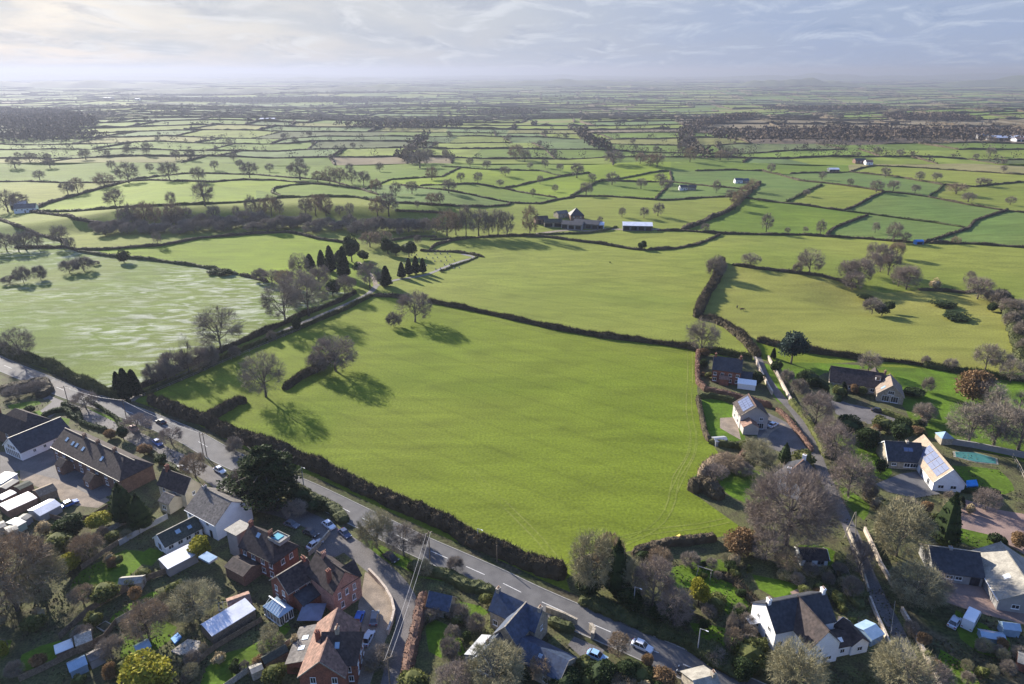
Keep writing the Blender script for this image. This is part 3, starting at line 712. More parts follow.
# far trees and woods as masses of twiggy clumps
def clump_mass(name, spots, m, per, seed):
    r = np.random.RandomState(int(seed*101) % 100000); PP = []; SS = []
    allv = []
    for (x, y, z, rad, h, n, cs) in spots:
        d = r.normal(size=(n, 3)); d /= np.linalg.norm(d, axis=1)[:, None]; d *= (r.rand(n)**.4)[:, None]
        P = np.stack([x+d[:, 0]*rad, y+d[:, 1]*rad, z+h*.55+d[:, 2]*h*.5], axis=1)
        allv.append(cards(P, cs, seed, .8)); seed += 1
    return mesh_obj_np(name, np.concatenate(allv), m)
def mesh_obj_np(name, V, m):
    o = bpy.data.objects.new(name, np_mesh(name, V, 4, m)); put(o); o['kind'] = 'stuff'; return o
tr_ = random.Random(77); spots = []
for (pts, c) in near_far+rest:
    if c.y > 7000: continue
    L_ = (pts[-1]-pts[0]).length; n = int(L_/(34 if c.y < 3000 else 80)*tr_.uniform(0, 1.5)+tr_.random()*.8)
    dens = noise.noise(Vector((c.x*.0012, c.y*.0008, 4)))
    if dens > .15: n = int(n*2.0+1)
    for q in range(n):
        t = tr_.random(); p = Vector(pts[0]).lerp(Vector(pts[-1]), t); R_ = tr_.uniform(3.5, 7)*(1+.00008*c.y)
        if 1150 < 0: pass
        spots.append((p.x+tr_.gauss(0, 3), p.y+tr_.gauss(0, 3), terr(p.x, p.y), R_, R_*1.9, 46 if c.y < 1500 else 22 if c.y < 3500 else 10, 1.5 if c.y < 1500 else 2.6 if c.y < 3500 else 5))
clump_mass('far_hedgerow_trees', spots, leafmat('far_tree_twigs', (.048, .044, .038), (.110, .092, .070), .05, .9, 0), 0, 500)
# woods: outlines in the photo, filled with crowns
WOODS = [((0,111),(60,113),(92,120),(98,128),(60,131),(0,130)), ((0,137),(60,133),(112,139),(60,143),(0,143)),
 ((682,150),(676,138),(682,130),(700,124),(730,119),(765,116),(730,122),(700,130),(692,140),(698,150),(716,162),(704,162)), ((700,137),(760,131),(860,130),(1000,133),(1060,136),(1060,142),(900,143),(720,144)), ((880,117),(950,118),(985,122),(900,121)),
 ((330,127),(420,125),(470,128),(400,130)), ((455,114),(520,111.5),(545,114),(480,116)), ((130,100),(330,98),(420,101),(250,104)), ((760,110),(900,108.5),(860,111)), ((575,136),(583,132),(596,143),(618,154),(606,155),(588,146)), ((397,160),(418,142),(430,136),(424,150),(408,166))]
def inpoly(x, y, P):
    c = False; j = len(P)-1
    for i in range(len(P)):
        if (P[i][1] > y) != (P[j][1] > y) and x < (P[j][0]-P[i][0])*(y-P[i][1])/(P[j][1]-P[i][1])+P[i][0]: c = not c
        j = i
    return c
spots = []; wr = random.Random(9)
for P in WOODS:
    x0, x1 = min(p[0] for p in P), max(p[0] for p in P); y0, y1 = min(p[1] for p in P), max(p[1] for p in P)
    area = (x1-x0)*(y1-y0); yy = y1
    rowd = {}
    while yy > y0:
        p0 = at(0, yy); rad = max(6, 7+.0016*p0.y); xs_ = x0
        dx = rad*1.5*pxm(p0)
        while xs_ < x1:
            xj = xs_+wr.uniform(-.4, .4)*dx; yj = yy
            if inpoly(xj, yj, P) and wr.random() < (.5 if x1 > 1000 else .9):
                p = at(xj, yj); R_ = rad*wr.uniform(.7, 1.15); spots.append((p.x, p.y, p.z, R_, min(R_*1.8, 17), 24, rad*.45))
            xs_ += dx
        p1y = p0.y+rad*1.7
        # next row further away
        k_ = yy
        while k_ > y0 and at(0, k_).y < p1y: k_ -= .08
        yy = k_
print('wood crowns', len(spots))
clump_mass('far_woodland', spots, leafmat('far_wood_twigs', (.052, .044, .034), (.125, .090, .065), .02, .9, 0), 0, 9000)
# ------------------------------------------------------------------ trees of the middle distance: foot pixel, height, width (px), kind
MID = [(116,209,19,20,'far'),(172,206,13,11,'far'),(205,206,23,21,'far'),(170,181,18,20,'far'),(199,182,14,15,'far'),(129,183,19,22,'far'),(250,178,15,18,'far'),(68,195,12,14,'far'),(78,193,14,14,'farR'),
 (105,187,13,20,'farR'),(147,156,13,9,'far'),(127,155,9,8,'far'),(176,160,9,10,'far'),(192,160,10,9,'far'),(234,161,9,8,'far'),(86,160,10,12,'far'),(8,212,20,24,'far'),(20,208,14,18,'far'),
 (125,226,17,13,'far'),(133,225,20,12,'far'),(146,226,22,16,'farR'),(155,225,20,14,'farR'),(176,226,22,18,'farR'),(188,224,16,12,'far'),(215,222,16,14,'far'),(237,219,12,8,'far'),(252,217,20,12,'far'),
 (262,217,17,12,'farR'),(272,216,20,14,'farR'),(280,216,16,10,'far'),(306,217,18,14,'far'),(316,216,20,14,'farR'),(326,216,20,14,'farR'),(340,216,10,10,'far'),(350,216,12,10,'far'),(378,216,18,16,'farR'),(389,216,22,20,'far'),
 (300,180,17,20,'far'),(318,182,10,12,'farR'),(330,184,16,14,'farR'),(340,185,16,14,'farR'),(352,184,14,12,'far'),(364,186,14,14,'far'),(376,193,13,12,'farR'),(396,196,13,12,'far'),(412,194,12,13,'far'),
 (432,206,12,13,'farR'),(440,205,12,10,'far'),(449,193,13,16,'far'),(417,208,7,6,'far'),(420,168,16,22,'far'),(427,163,14,14,'far'),(446,161,11,8,'far'),(412,164,18,18,'far'),
 (487,169,8,10,'far'),(505,176,9,12,'far'),(516,160,14,16,'farR'),(525,162,12,12,'far'),(530,169,6,7,'far'),(500,186,6,9,'far'),(577,178,14,14,'far'),(592,182,8,9,'far'),(612,185,12,14,'far'),(586,196,13,14,'far'),
 (613,165,14,22,'far'),(640,164,10,12,'farR'),(650,166,12,12,'farR'),(657,167,13,14,'farR'),(660,184,10,14,'far'),(641,189,10,12,'far'),(666,190,10,14,'far'),(716,193,12,8,'far'),(730,200,10,12,'far'),
 (738,203,12,12,'farR'),(744,198,12,12,'farR'),(752,192,12,12,'farR'),(735,210,14,10,'farR'),(720,160,9,12,'farR'),(728,160,8,8,'far'),(682,157,14,12,'far'),(690,162,14,12,'farR'),(686,148,12,10,'far'),(771,173,9,9,'far'),
 (876,192,11,14,'far'),(893,191,10,13,'far'),(885,177,9,10,'far'),(919,181,9,10,'far'),(936,181,8,10,'far'),(987,186,7,8,'far'),(1003,172,6,7,'far'),(990,156,8,10,'far'),(956,194,10,20,'farR'),(968,202,9,14,'far'),
 (447,236,24,22,'farR'),(436,235,16,12,'far'),(456,235,20,14,'farR'),(466,236,29,14,'far'),(479,237,26,20,'far'),(489,237,22,14,'far'),(498,237,26,16,'far'),(507,237,23,16,'far'),(530,236,27,16,'farR'),
 (26,250,18,18,'far'),(19,252,16,14,'far'),(38,249,16,14,'far'),(62,247,20,18,'far'),(-5,252,20,20,'far'),(7,251,16,16,'far'),(72,250,12,10,'far'),(158,245,12,10,'far'),(400,236,8,8,'far'),(382,246,14,20,'farR'),(370,247,14,20,'farR'),
 (766,232,17,12,'far'),(805,233,6,6,'far'),(705,232,8,10,'far'),(622,217,9,8,'far'),(644,218,10,10,'far'),(658,216,12,12,'far'),(820,235,14,10,'far'),(787,234,6,6,'far'),(806,196,6,8,'far'),(533,197,8,6,'far'),
 (875,233,10,8,'far'),(893,242,18,16,'far'),(905,243,10,10,'far'),(955,244,7,9,'farR'),(600,225,8,6,'far'),(555,192,7,7,'far'),(540,184,8,7,'far'),(478,183,10,10,'far'),(432,180,12,12,'farR'),(461,182,9,9,'far'),
 (850,186,7,7,'far'),(822,180,8,8,'far'),(915,193,8,9,'far'),(980,186,8,10,'far'),(1010,205,8,10,'far'),(560,171,7,8,'far'),(545,168,8,8,'far'),(470,166,8,8,'far'),(215,170,9,9,'far'),(240,168,8,8,'far'),(40,180,9,12,'far'),
 (50,168,9,12,'far'),(15,168,10,14,'far'),(30,162,9,14,'far'),(112,170,9,9,'far'),(150,172,8,9,'far'),(270,172,8,9,'far'),(290,175,9,8,'far'),(350,172,8,9,'far'),(380,172,9,9,'far'),(300,166,8,9,'far')]
for i, (px, py, h, w_, k) in enumerate(MID):
    T(k+':%d' % (i % 3), px, py, h*1.12, w_*1.08, cat='tree', group='bare trees of the middle distance', auto=('russet-tinged' if k == 'farR' else 'bare grey')+' tree')
# a few more out on the far plain, each small
fr3 = random.Random(31); cnt = 0
for (pts, c) in near_far:
    if c.y > 1400: continue
    if fr3.random() < .55 and cnt < 90:
        p = Vector(pts[0]).lerp(Vector(pts[-1]), fr3.random()); p.z = terr(p.x, p.y); cnt += 1
        place('far:%d' % fr3.randrange(3), p, fr3.uniform(7, 13), None, 'small hazy bare tree in a hedge between the far fields', 'tree', 'small bare trees along the far hedges')
# scrub thicket in the shade of the scarp
sr = random.Random(41); k = 0
for t in range(46):
    px = 98+ t*7.4; py = 231-3*math.sin((px-100)/350*PI)+sr.uniform(-4, 5)
    if px > 430: break
    T('scrub:%d' % (k % 3), px, py, sr.uniform(8, 14), sr.uniform(14, 22), cat='shrub', group='dark thicket along the shaded scarp', auto='dark thicket shrub', label=None); k += 1
# traced shrubs of the middle distance
for (px, py, h, w_, k_, nm) in [(10,284,8,16,'scrub:0','scrub'),(24,283,16,16,'scrub:1','scrub'),(41,280,14,14,'scrub:2','scrub'),(70,273,13,18,'scrub:0','scrub'),(84,271,14,20,'scrub:1','scrub'),(96,265,4,8,'scrub:2','scrub'),
   (124,262,12,15,'darkb:0','evergreen bush'),(212,274,5,16,'darkb:1','bush'),(225,275,6,18,'darkb:0','bush'),(642,250,10,10,'round:0','round bush'),(715,278,21,20,'scrub:1','bush'),(750,267,14,20,'bare:1','bare tree'),(809,274,25,26,'bare:2','bare tree'),
   (797,273,10,10,'scrub:2','shrub'),(846,282,22,22,'bareP:0','purple-brown tree'),(858,284,26,26,'bareP:1','purple-brown tree'),(852,290,18,22,'bareP:0','purple-brown tree'),(870,276,24,20,'bareP:1','purple-brown tree'),(880,272,28,20,'bare:0','bare tree'),(888,275,24,22,'bareP:0','purple-brown tree'),
   (898,286,20,18,'bareP:1','purple-brown tree'),(906,289,24,26,'bareP:0','purple-brown tree'),(896,258,16,16,'bareR:0','russet tree'),(872,258,16,14,'bare:1','bare tree'),(865,300,6,18,'darkb:0','low bush'),
   (872,313,14,20,'scrub:1','scrub'),(882,314,10,16,'darkb:1','bush'),(889,311,10,14,'darkb:0','bush'),(943,306,6,26,'darkb:1','low bush'),(955,318,5,34,'darkb:0','low bush'),(934,290,12,12,'tan:0','pale shrub'),
   (977,299,22,28,'bareP:0','purple-brown tree'),(968,287,16,12,'bare:0','bare tree'),(990,303,12,14,'scrub:1','scrub'),(998,306,16,18,'scrub:0','scrub'),(1006,314,16,18,'bareP:1','purple shrub'),(1016,318,18,20,'scrub:2','scrub'),(1010,328,16,16,'scrub:0','scrub'),(1020,340,18,18,'scrub:1','scrub'),(1022,356,16,16,'scrub:2','scrub'),(992,311,8,12,'darkb:0','bush'),
   (22,361,32,32,'open:0','leaning bare tree'),(222,353,44,48,'open:1','spreading bare tree'),(285,324,42,40,'open:2','spreading bare tree'),(309,316,38,44,'open:1','broad bare tree'),(299,299,28,38,'bareP:1','purple-brown tree'),
   (260,281,12,16,'scrub:0','scrub'),(272,284,14,20,'bareP:0','purple-brown shrub'),(286,288,18,20,'bareR:1','russet shrub'),(300,277,24,20,'bare:2','bare tree'),(320,290,24,26,'bareP:1','purple-brown tree'),(333,296,18,16,'round:0','dark evergreen'),
   (345,297,22,20,'bareP:0','purple-brown tree'),(352,288,10,10,'scrub:1','scrub'),(190,376,42,12,'slim:0','slim bare tree'),(175,376,24,30,'scrub:0','scrub'),(200,371,24,24,'bareP:0','purple-brown shrub'),(168,381,20,16,'scrub:1','scrub'),(212,366,20,18,'scrub:2','scrub'),
   (155,384,20,20,'scrub:1','scrub'),(120,396,24,12,'cyp:0','dark cypress'),(128,399,30,16,'cyp:1','dark cypress'),(136,396,26,16,'cyp:0','dark cypress'),(235,358,12,12,'scrub:0','scrub'),(297,330,14,12,'darkb:0','dark bush'),(272,341,10,10,'scrub:1','scrub'),
   (266,397,42,46,'open:0','bare tree'),(336,371,34,46,'bareP:1','purple-brown tree'),(318,373,20,22,'scrub:0','scrub'),(415,322,30,36,'bareP:0','round bare tree'),(394,327,14,16,'scrub:1','scrub'),
   (310,269,15,12,'cyp:0','dark cypress'),(322,268,18,10,'cyp:1','dark cypress'),(331,272,26,13,'cyp:0','dark cypress'),(344,277,30,14,'cyp:1','dark cypress'),(352,262,28,20,'round:0','dark evergreen'),(340,262,12,14,'cyp:0','dark cypress'),
   (363,260,10,14,'darkb:0','dark bush'),(358,272,10,12,'darkb:1','dark bush'),(370,288,26,26,'bare:0','bare tree'),(386,286,20,13,'cyp:1','dark cypress'),(388,254,18,14,'round:0','dark evergreen'),(396,256,14,14,'round:0','dark evergreen'),
   (409,257,17,17,'round:0','dark evergreen'),(402,278,16,9,'cyp:0','dark cypress'),(409,275,17,9,'cyp:1','dark cypress'),(416,274,18,9,'cyp:0','dark cypress'),(423,273,15,8,'cyp:1','dark cypress'),(380,284,8,8,'darkb:0','bush'),
   (418,244,9,8,'scrub:0','scrub'),(442,272,3,6,'darkb:0','low bush'),(452,267,3,4,'darkb:1','low bush'),(610,263,1.5,2,'darkb:0','tiny bush')]:
    T(k_, px, py, h, w_, cat='shrub' if nm.split()[-1] in ('scrub', 'bush', 'shrub') else 'tree', auto=nm, group=None)
# ------------------------------------------------------------------ village ground: flat sheets stacked 4 mm apart
M_ASPH = mat('asphalt', (0.115, 0.112, 0.112), (0.085, 0.083, 0.085), 0.35, 0.85, 6, fine=6, spec=0.25, fine_amt=.15)
M_LANE = mat('lane_tarmac', (0.135, 0.125, 0.120), (0.095, 0.088, 0.085), 0.25, 0.85, 7, fine=3, fine_amt=.25)
M_PAVE = mat('pavement_tarmac', (0.20, 0.19, 0.18), (0.15, 0.145, 0.14), 0.5, 0.9, 6, fine=4)
M_KERB = mat('kerb_stone', (0.30, 0.29, 0.27), None, 2, 0.9)
M_LINE = mat('road_paint', (0.62, 0.62, 0.60), (0.45, 0.45, 0.43), 1.5, 0.8)
M_GRAV = mat('gravel', (0.26, 0.21, 0.16), (0.17, 0.14, 0.11), 0.4, 0.95, 7, fine=5, fine_amt=.3)
M_PINKG = mat('pink_drive', (0.25, 0.175, 0.145), (0.19, 0.135, 0.115), 0.3, 0.9, 6, fine=4, fine_amt=.15)
M_EARTH = mat('bare_earth', (0.088, 0.094, 0.034), (0.060, 0.054, 0.028), 0.3, 0.95, 8, fine=2.2, fine_amt=.5, bump=.05)
def smooth_line(P, step=2.5):
    out = []
    n = len(P)
    for i in range(n-1):
        p0, p1, p2, p3 = P[max(0, i-1)], P[i], P[i+1], P[min(n-1, i+2)]
        k = max(1, int((p2-p1).length/step))
        for j in range(k):
            t = j/k
            out.append(0.5*((2*p1)+(p2-p0)*t+(2*p0-5*p1+4*p2-p3)*t*t+(3*p1-p0-3*p2+p3)*t**3))
    out.append(P[-1]); return out
def normals2(P):
    out = []
    for i in range(len(P)):
        d = P[min(len(P)-1, i+1)]-P[max(0, i-1)]; d.z = 0; d.normalize(); out.append(Vector((-d.y, d.x, 0)))
    return out
def strip(name, P, a, b, z, m, h=0.0):
    """ribbon from offset a to offset b of a centre line; with h it becomes a raised kerb"""
    Nn = normals2(P); vs = []; fs = []
    if not h:
        for p, q in zip(P, Nn):
            for o_ in (a, b): v = p+q*o_; vs.append((v.x, v.y, terr(v.x, v.y)+z))
        fs = [(2*i, 2*i+1, 2*i+3, 2*i+2) for i in range(len(P)-1)]
    else:
        for p, q in zip(P, Nn):
            for o_, zz in ((a, z-.05), (a, z+h), (b, z+h), (b, z-.05)): v = p+q*o_; vs.append((v.x, v.y, terr(v.x, v.y)+zz))
        for i in range(len(P)-1):
            for j in range(3): c = 4*i+j; fs.append((c, c+1, c+5, c+4))
    o = mesh_obj(name, vs, fs, m); o['kind'] = 'structure'; return o
def sheet(name, pxs, m, z=0.008, edge=.0):
    P = [at(*p) for p in pxs]
    if edge:
        P = smooth_line(P+[P[0]], 3)[:-1]; P = [p+Vector((rnd.gauss(0, edge), rnd.gauss(0, edge), 0)) for p in P]
    from mathutils.geometry import tessellate_polygon
    P2 = P; F_ = tessellate_polygon([[Vector((p.x, p.y, 0)) for p in P]])
    F_ = [f if (P[f[1]]-P[f[0]]).to_2d().cross((P[f[2]]-P[f[0]]).to_2d()) > 0 else (f[0], f[2], f[1]) for f in F_]
    o = mesh_obj(name, [(p.x, p.y, terr(p.x, p.y)+z) for p in P2], [tuple(f) for f in F_], m); o['kind'] = 'structure'; return o
zL = [0.004]; PAVED = []
# broad garden earth over the village, then lawns and drives on it
sheet('garden_ground', [(-400,420),(-60,350),(0,371),(40,386),(75,398),(115,410),(165,430),(222,461),(298,491),(350,517),(411,546),(456,566),(531,601),(578,622),(634,646),(694,673),(760,705),(1000,1000),(-400,1000)], M_EARTH, 0.004)
sheet('garden_ground', [(566,579),(600,562),(625,552),(675,542),(720,537),(742,528),(700,498),(690,492),(702,470),(722,458),(712,444),(697,391),(699,353),(752,361),(760,360),(800,365),(860,362),(925,420),(1000,455),(1300,470),(1300,1000),(1020,1000),(760,700),(694,667),(634,639),(578,614)], M_EARTH, 0.004)
for nm, P, m in [
  ('lawn', [(62,404),(80,400),(100,404),(124,416),(118,428),(96,420)], GR['lawn']), ('lawn', [(59,397),(70,396),(76,408),(70,412)], GR['lawn']),
  ('lawn', [(28,413),(45,409),(52,414),(38,419),(30,417)], GR['lawn']), ('lawn', [(45,423),(62,417),(70,419),(69,424),(48,427)], GR['lawn']), ('lawn', [(8,405),(40,400),(42,404),(14,410)], GR['lawn']),
  ('lawn', [(150,456),(168,462),(190,476),(205,487),(196,488),(170,470)], GR['lawn']), ('lawn', [(360,538),(374,540),(400,546),(430,564),(470,582),(498,592),(492,597),(455,585),(432,580),(420,578),(400,566),(372,552)], GR['lawn']),
  ('lawn', [(459,600),(480,606),(488,612),(478,622),(466,614)], GR['lawn']), ('lawn', [(430,618),(450,625),(462,640),(466,655),(440,660),(424,640)], GR['lawn']),
  ('lawn', [(80,572),(128,549),(150,556),(140,567),(110,590),(88,598),(70,590)], GR['lawn']), ('lawn', [(112,614),(150,592),(168,590),(160,600),(120,622),(108,622)], GR['lawn']),
  ('lawn', [(205,668),(230,652),(262,640),(285,622),(290,630),(262,660),(225,690),(200,690)], GR['lawn']), ('lawn', [(0,640),(12,640),(8,655),(0,660)], GR['lawn']),
  ('lawn', [(673,568),(690,562),(706,560),(735,560),(738,566),(722,574),(745,585),(758,598),(752,618),(735,620),(715,604),(700,588),(680,590),(668,580)], GR['lawn']),
  ('lawn', [(752,575),(768,576),(800,588),(806,600),(790,606),(775,598),(758,586)], GR['lawn']), ('lawn', [(798,545),(830,548),(842,556),(838,566),(800,566),(795,552)], GR['lawn']),
  ('lawn', [(712,468),(735,466),(765,474),(774,482),(768,500),(745,502),(722,490)], GR['lawn']), ('lawn', [(702,398),(712,398),(736,408),(742,430),(746,440),(730,442),(708,436)], GR['lawn']),
  ('lawn', [(757,362),(768,364),(790,404),(780,404),(770,392),(762,378)], GR['lawn']), ('lawn', [(778,362),(870,366),(1100,384),(1100,470),(1000,455),(940,440),(920,432),(905,410),(890,372),(830,372),(800,385),(785,380)], GR['lawn']),
  ('lawn', [(835,376),(850,374),(870,395),(866,412),(850,425),(830,400)], GR['dirt']), ('lawn', [(840,425),(870,440),(892,462),(884,480),(868,474),(852,455),(836,440)], GR['lawn']),
  ('lawn', [(952,466),(998,470),(1015,490),(990,494),(968,484)], GR['lawn']), ('lawn', [(905,510),(925,520),(960,520),(968,530),(940,540),(900,530)], GR['dirt']), ('lawn', [(952,522),(985,530),(1010,548),(1005,556),(970,545),(955,540)], GR['lawn']),
  ('lawn', [(900,575),(920,585),(950,608),(1030,640),(1060,700),(945,700),(915,645),(905,615)], GR['dirt']), ('lawn', [(940,650),(968,665),(985,700),(950,700)], GR['lawn']), ('lawn', [(20,655),(60,640),(70,650),(40,668),(18,672)], GR['lawn']), ('lawn', [(120,640),(160,620),(178,628),(150,655),(120,660)], GR['lawn']), ('lawn', [(955,610),(1010,640),(1000,660),(960,640)], GR['lawn']), ('lawn', [(690,625),(730,628),(735,645),(700,645)], GR['lawn']), ('lawn', [(130,560),(150,548),(165,552),(150,566)], GR['lawn']), ('lawn', [(835,482),(850,490),(868,505),(862,520),(848,508)], GR['lawn']),
  ('lawn', [(670,645),(700,655),(740,640),(745,660),(735,675),(700,665)], GR['dirt'])]:
    zL[0] += .0002; sheet(nm, P, m, zL[0]+.004, .25)
for nm, P, m in [
  ('driveway', [(365,572),(371,574),(386,592),(394,611),(388,634),(380,655),(370,684),(352,684),(356,650),(362,632),(358,606),(362,590)], M_GRAV), ('driveway', [(20,470),(50,476),(90,490),(110,500),(98,508),(70,505),(40,488),(20,480)], M_GRAV),
  ('driveway', [(0,452),(55,450),(110,482),(118,492),(100,500),(60,480),(20,470),(0,478)], M_LANE), ('driveway', [(40,411),(52,402),(66,400),(60,410),(50,418)], M_LANE), ('driveway', [(14,432),(40,418),(52,424),(30,440)], M_GRAV),
  ('driveway', [(768,413),(790,424),(812,445),(808,458),(780,452),(760,445),(755,430)], M_LANE), ('patio', [(720,418),(736,417),(741,440),(730,434),(720,428)], M_GRAV),
  ('driveway', [(818,392),(850,404),(892,412),(898,424),(860,424),(836,414),(830,400)], M_LANE), ('driveway', [(875,484),(900,474),(925,470),(934,484),(940,494),(915,498),(888,492)], M_ASPH),
  ('driveway', [(960,498),(1000,510),(1060,520),(1060,575),(1020,552),(990,535),(960,528)], M_PINKG), ('driveway', [(940,572),(986,580),(1004,605),(1030,612),(1030,626),(975,612),(945,602)], M_PINKG),
  ('driveway', [(580,628),(596,634),(606,648),(598,660),(580,656),(568,645)], M_LANE), ('patio', [(838,616),(862,622),(852,640),(836,632)], M_GRAV), ('driveway', [(312,535),(330,538),(345,552),(330,560),(312,552)], M_LANE),
  ('path', [(800,588),(806,600),(798,602),(790,592)], M_PINKG)]:
    zL[0] += .0002; sheet(nm, P, m, zL[0]+.012); PAVED.append(P)
# the main road, its lane lines and kerbs
road = smooth_line([at(*p) for p in [(-60,336),(0,363.5),(35,378),(75,394.5),(115,407),(165,426),(190,437),(222,455),(260,472),(298,487),(331,502.5),(350,512),(411,542),(456,562),(494,579),(531,597),(578,618),(634,642),(694,669),(731,685),(790,712)]])
strip('main_road', road, -3.7, 3.7, 0.024, M_ASPH)
strip('kerb', road, -3.95, -3.72, 0.02, M_KERB, .10); strip('kerb', road, 3.72, 3.95, 0.02, M_KERB, .10)
strip('verge', road, -5.2, -3.96, 0.05, GR['dirt']); strip('verge', road, 3.96, 6.2, 0.05, GR['dirt'])
lm = MB(); Nn = normals2(road); s_ = 0.0
def dash(i0, i1, off, w_):
    for i in range(i0, i1):
        a, b = road[i], road[i+1]; na, nb_ = Nn[i], Nn[i+1]
        lm.poly([a+na*(off-w_)+Vector((0, 0, .030)), a+na*(off+w_)+Vector((0, 0, .030)), b+nb_*(off+w_)+Vector((0, 0, .030)), b+nb_*(off-w_)+Vector((0, 0, .030))])
for i in range(0, len(road)-2, 4):
    if road[i].y < 160: dash(i, i+2, 0, .09)
    elif i % 8 == 0: dash(i, min(len(road)-1, i+2), 0, .08)
o = lm.build('road_markings', M_LINE); o['kind'] = 'structure'
for nm, P, w_, m in [
  ('side_road', [(46,384),(52,391),(60,399),(80,411.5),(110,426.5),(135,437),(160,451),(180,460),(207,473),(232,490),(258,504),(285,511),(312,522),(331,534),(352,547),(378,568),(396,586),(406,604),(408,625),(403,648),(397,672),(391,700)], 5.4, M_LANE),
  ('side_road', [(46,384),(50,388),(58,396)], 9, M_LANE),
  ('lane', [(748,346),(757,357),(764,374),(778,394),(797,415),(811,440),(822,470),(834,496),(843,514),(855,540),(866,570),(880,600),(897,632),(918,680),(930,710)], 3.4, M_LANE),
  ('lane', [(128,403),(139,395),(165,383),(190,372),(235,352),(265,339),(300,324),(345,305),(368,294),(376,286)], 3.2, M_PAVE), ('path', [(376,286),(372,276),(358,262)], 2.6, M_GRAV), ('path', [(376,286),(396,280),(425,275),(448,266),(462,261),(474,257.5),(462,254)], 2.8, M_PAVE),
  ('farm_track', [(536,234),(570,230),(590,231),(606,229),(640,230),(660,229)], 4.0, M_GRAV), ('path', [(784,424),(770,430),(762,440)], 2, M_GRAV)]:
    PP = smooth_line([at(*p) for p in P], 2); zL[0] += .0003; strip(nm, PP, -w_/2, w_/2, .016+zL[0]-.004 + (.05 if PP[0].y > 285 else 0), m)
# verge mound between the two roads and a bank under the hedge

M_TRACK = grass('wheel_worn_grass', (0.125, 0.155, 0.022), (0.150, 0.172, 0.034), 0.3, 2, .05, .05)
for P in [[(575,556),(610,543),(650,532),(700,526),(728,520)], [(600,552),(640,536),(662,520),(672,500),(676,478),(690,455),(694,430)], [(690,352),(690,380),(689,410),(694,445),(684,470),(672,495)], [(430,308),(520,326),(600,341),(690,353)],
          [(240,430),(300,452),(370,483),(440,514),(500,542),(560,564)], [(560,566),(540,540),(500,500),(470,470)]]:
    PP = smooth_line([at(*p) for p in P], 4)
    for off in (-.95, .95):
        strip('wheel_track', PP, off-.22, off+.22, .03+zL[0]*.1 + (.04 if PP[0].y > 285 else 0), M_TRACK); zL[0] += .0002
# ------------------------------------------------------------------ building materials
M_SLATE = mat('dark_slate', (0.034, 0.036, 0.044), (0.022, 0.024, 0.030), 0.7, 0.6, 6, spec=.4, fine=1.6, fine_amt=.42, bump=.03)
M_BSLATE = mat('blue_slate', (0.042, 0.062, 0.105), (0.028, 0.042, 0.074), 0.8, 0.5, 6, spec=.4, fine=1.6, fine_amt=.42, bump=.03)
M_BROWNT = mat('brown_roof_tile', (0.062, 0.047, 0.043), (0.040, 0.032, 0.031), 0.6, 0.8, 6, fine=1.6, fine_amt=.42, bump=.04)
M_REDT = mat('red_roof_tile', (0.23, 0.135, 0.10), (0.17, 0.105, 0.080), 0.6, 0.8, 6, fine=1.6, fine_amt=.42, bump=.04)
M_GREYT = mat('grey_roof_tile', (0.15, 0.135, 0.120), (0.105, 0.095, 0.088), 0.6, 0.8, 6, fine=1.6, fine_amt=.42, bump=.04)
M_PALET = mat('weathered_pale_roof', (0.30, 0.28, 0.235), (0.21, 0.195, 0.165), 0.7, 0.7, 6, fine=3, fine_amt=.2)
M_WHITE = mat('white_render', (0.84, 0.84, 0.84), (0.78, 0.78, 0.78), 0.6, 0.85, 6, fine=3, fine_amt=.05)
M_CREAM = mat('cream_render', (0.52, 0.46, 0.34), (0.43, 0.38, 0.28), 0.5, 0.85, 6, fine=3, fine_amt=.08)
M_STONE = mat('pale_stone', (0.38, 0.33, 0.26), (0.26, 0.23, 0.18), 1.2, 0.9, 7, fine=3, fine_amt=.25, bump=.04)
M_GREYR = mat('grey_render', (0.30, 0.29, 0.28), (0.24, 0.235, 0.23), .6, .9, 6)
def brickmat(name, c1, c2, mortar):
    m = mat(name, c1, c2, 0.9, 0.9, 5, fine=3.5, fine_amt=.28, bump=.02); return m
M_BRICK = brickmat('red_brick', (0.26, 0.105, 0.070), (0.17, 0.075, 0.055), None)
M_PINKB = brickmat('pink_brick', (0.40, 0.23, 0.18), (0.30, 0.17, 0.13), None)
M_DBRICK = brickmat('brown_brick', (0.20, 0.125, 0.090), (0.14, 0.09, 0.07), None)
M_GLASS = mat('window_glass', (0.03, 0.035, 0.045), None, 1, 0.08, spec=.8)
M_SKYG = mat('pale_roof_glass', (0.28, 0.38, 0.48), (0.22, 0.32, 0.42), 1, 0.12, spec=.8)
M_WPAINT = mat('white_paint', (0.78, 0.78, 0.77), (0.72, 0.72, 0.70), 2, .5)
M_LEAD = mat('lead_sheet', (0.30, 0.31, 0.33), (0.24, 0.25, 0.27), 1, .5)
M_METAL = mat('pale_metal_sheet', (0.62, 0.64, 0.70), (0.50, 0.52, 0.58), 0.4, .45, spec=.5, fine=2, fine_amt=.08)
M_WOOD = mat('weathered_wood', (0.22, 0.17, 0.12), (0.14, 0.11, 0.08), 1.5, .9, 6, fine=4)
M_PALEW = mat('pale_wood', (0.42, 0.37, 0.30), (0.30, 0.27, 0.22), 1.5, .9, 6, fine=4)
M_FELT = mat('roofing_felt', (0.06, 0.068, 0.055), (0.04, 0.046, 0.038), .8, .9, 6, fine=3)
M_SOLAR = mat('solar_cells', (0.10, 0.13, 0.22), (0.08, 0.10, 0.18), 1, .2, spec=.8)
M_POT = mat('clay_pot', (0.36, 0.22, 0.15), None, 3, .9)
M_DARK = mat('painted_bay_shade', (0.02, 0.02, 0.022), None, 1, .6)  # flat dark panels, painted in for the shade inside open bays
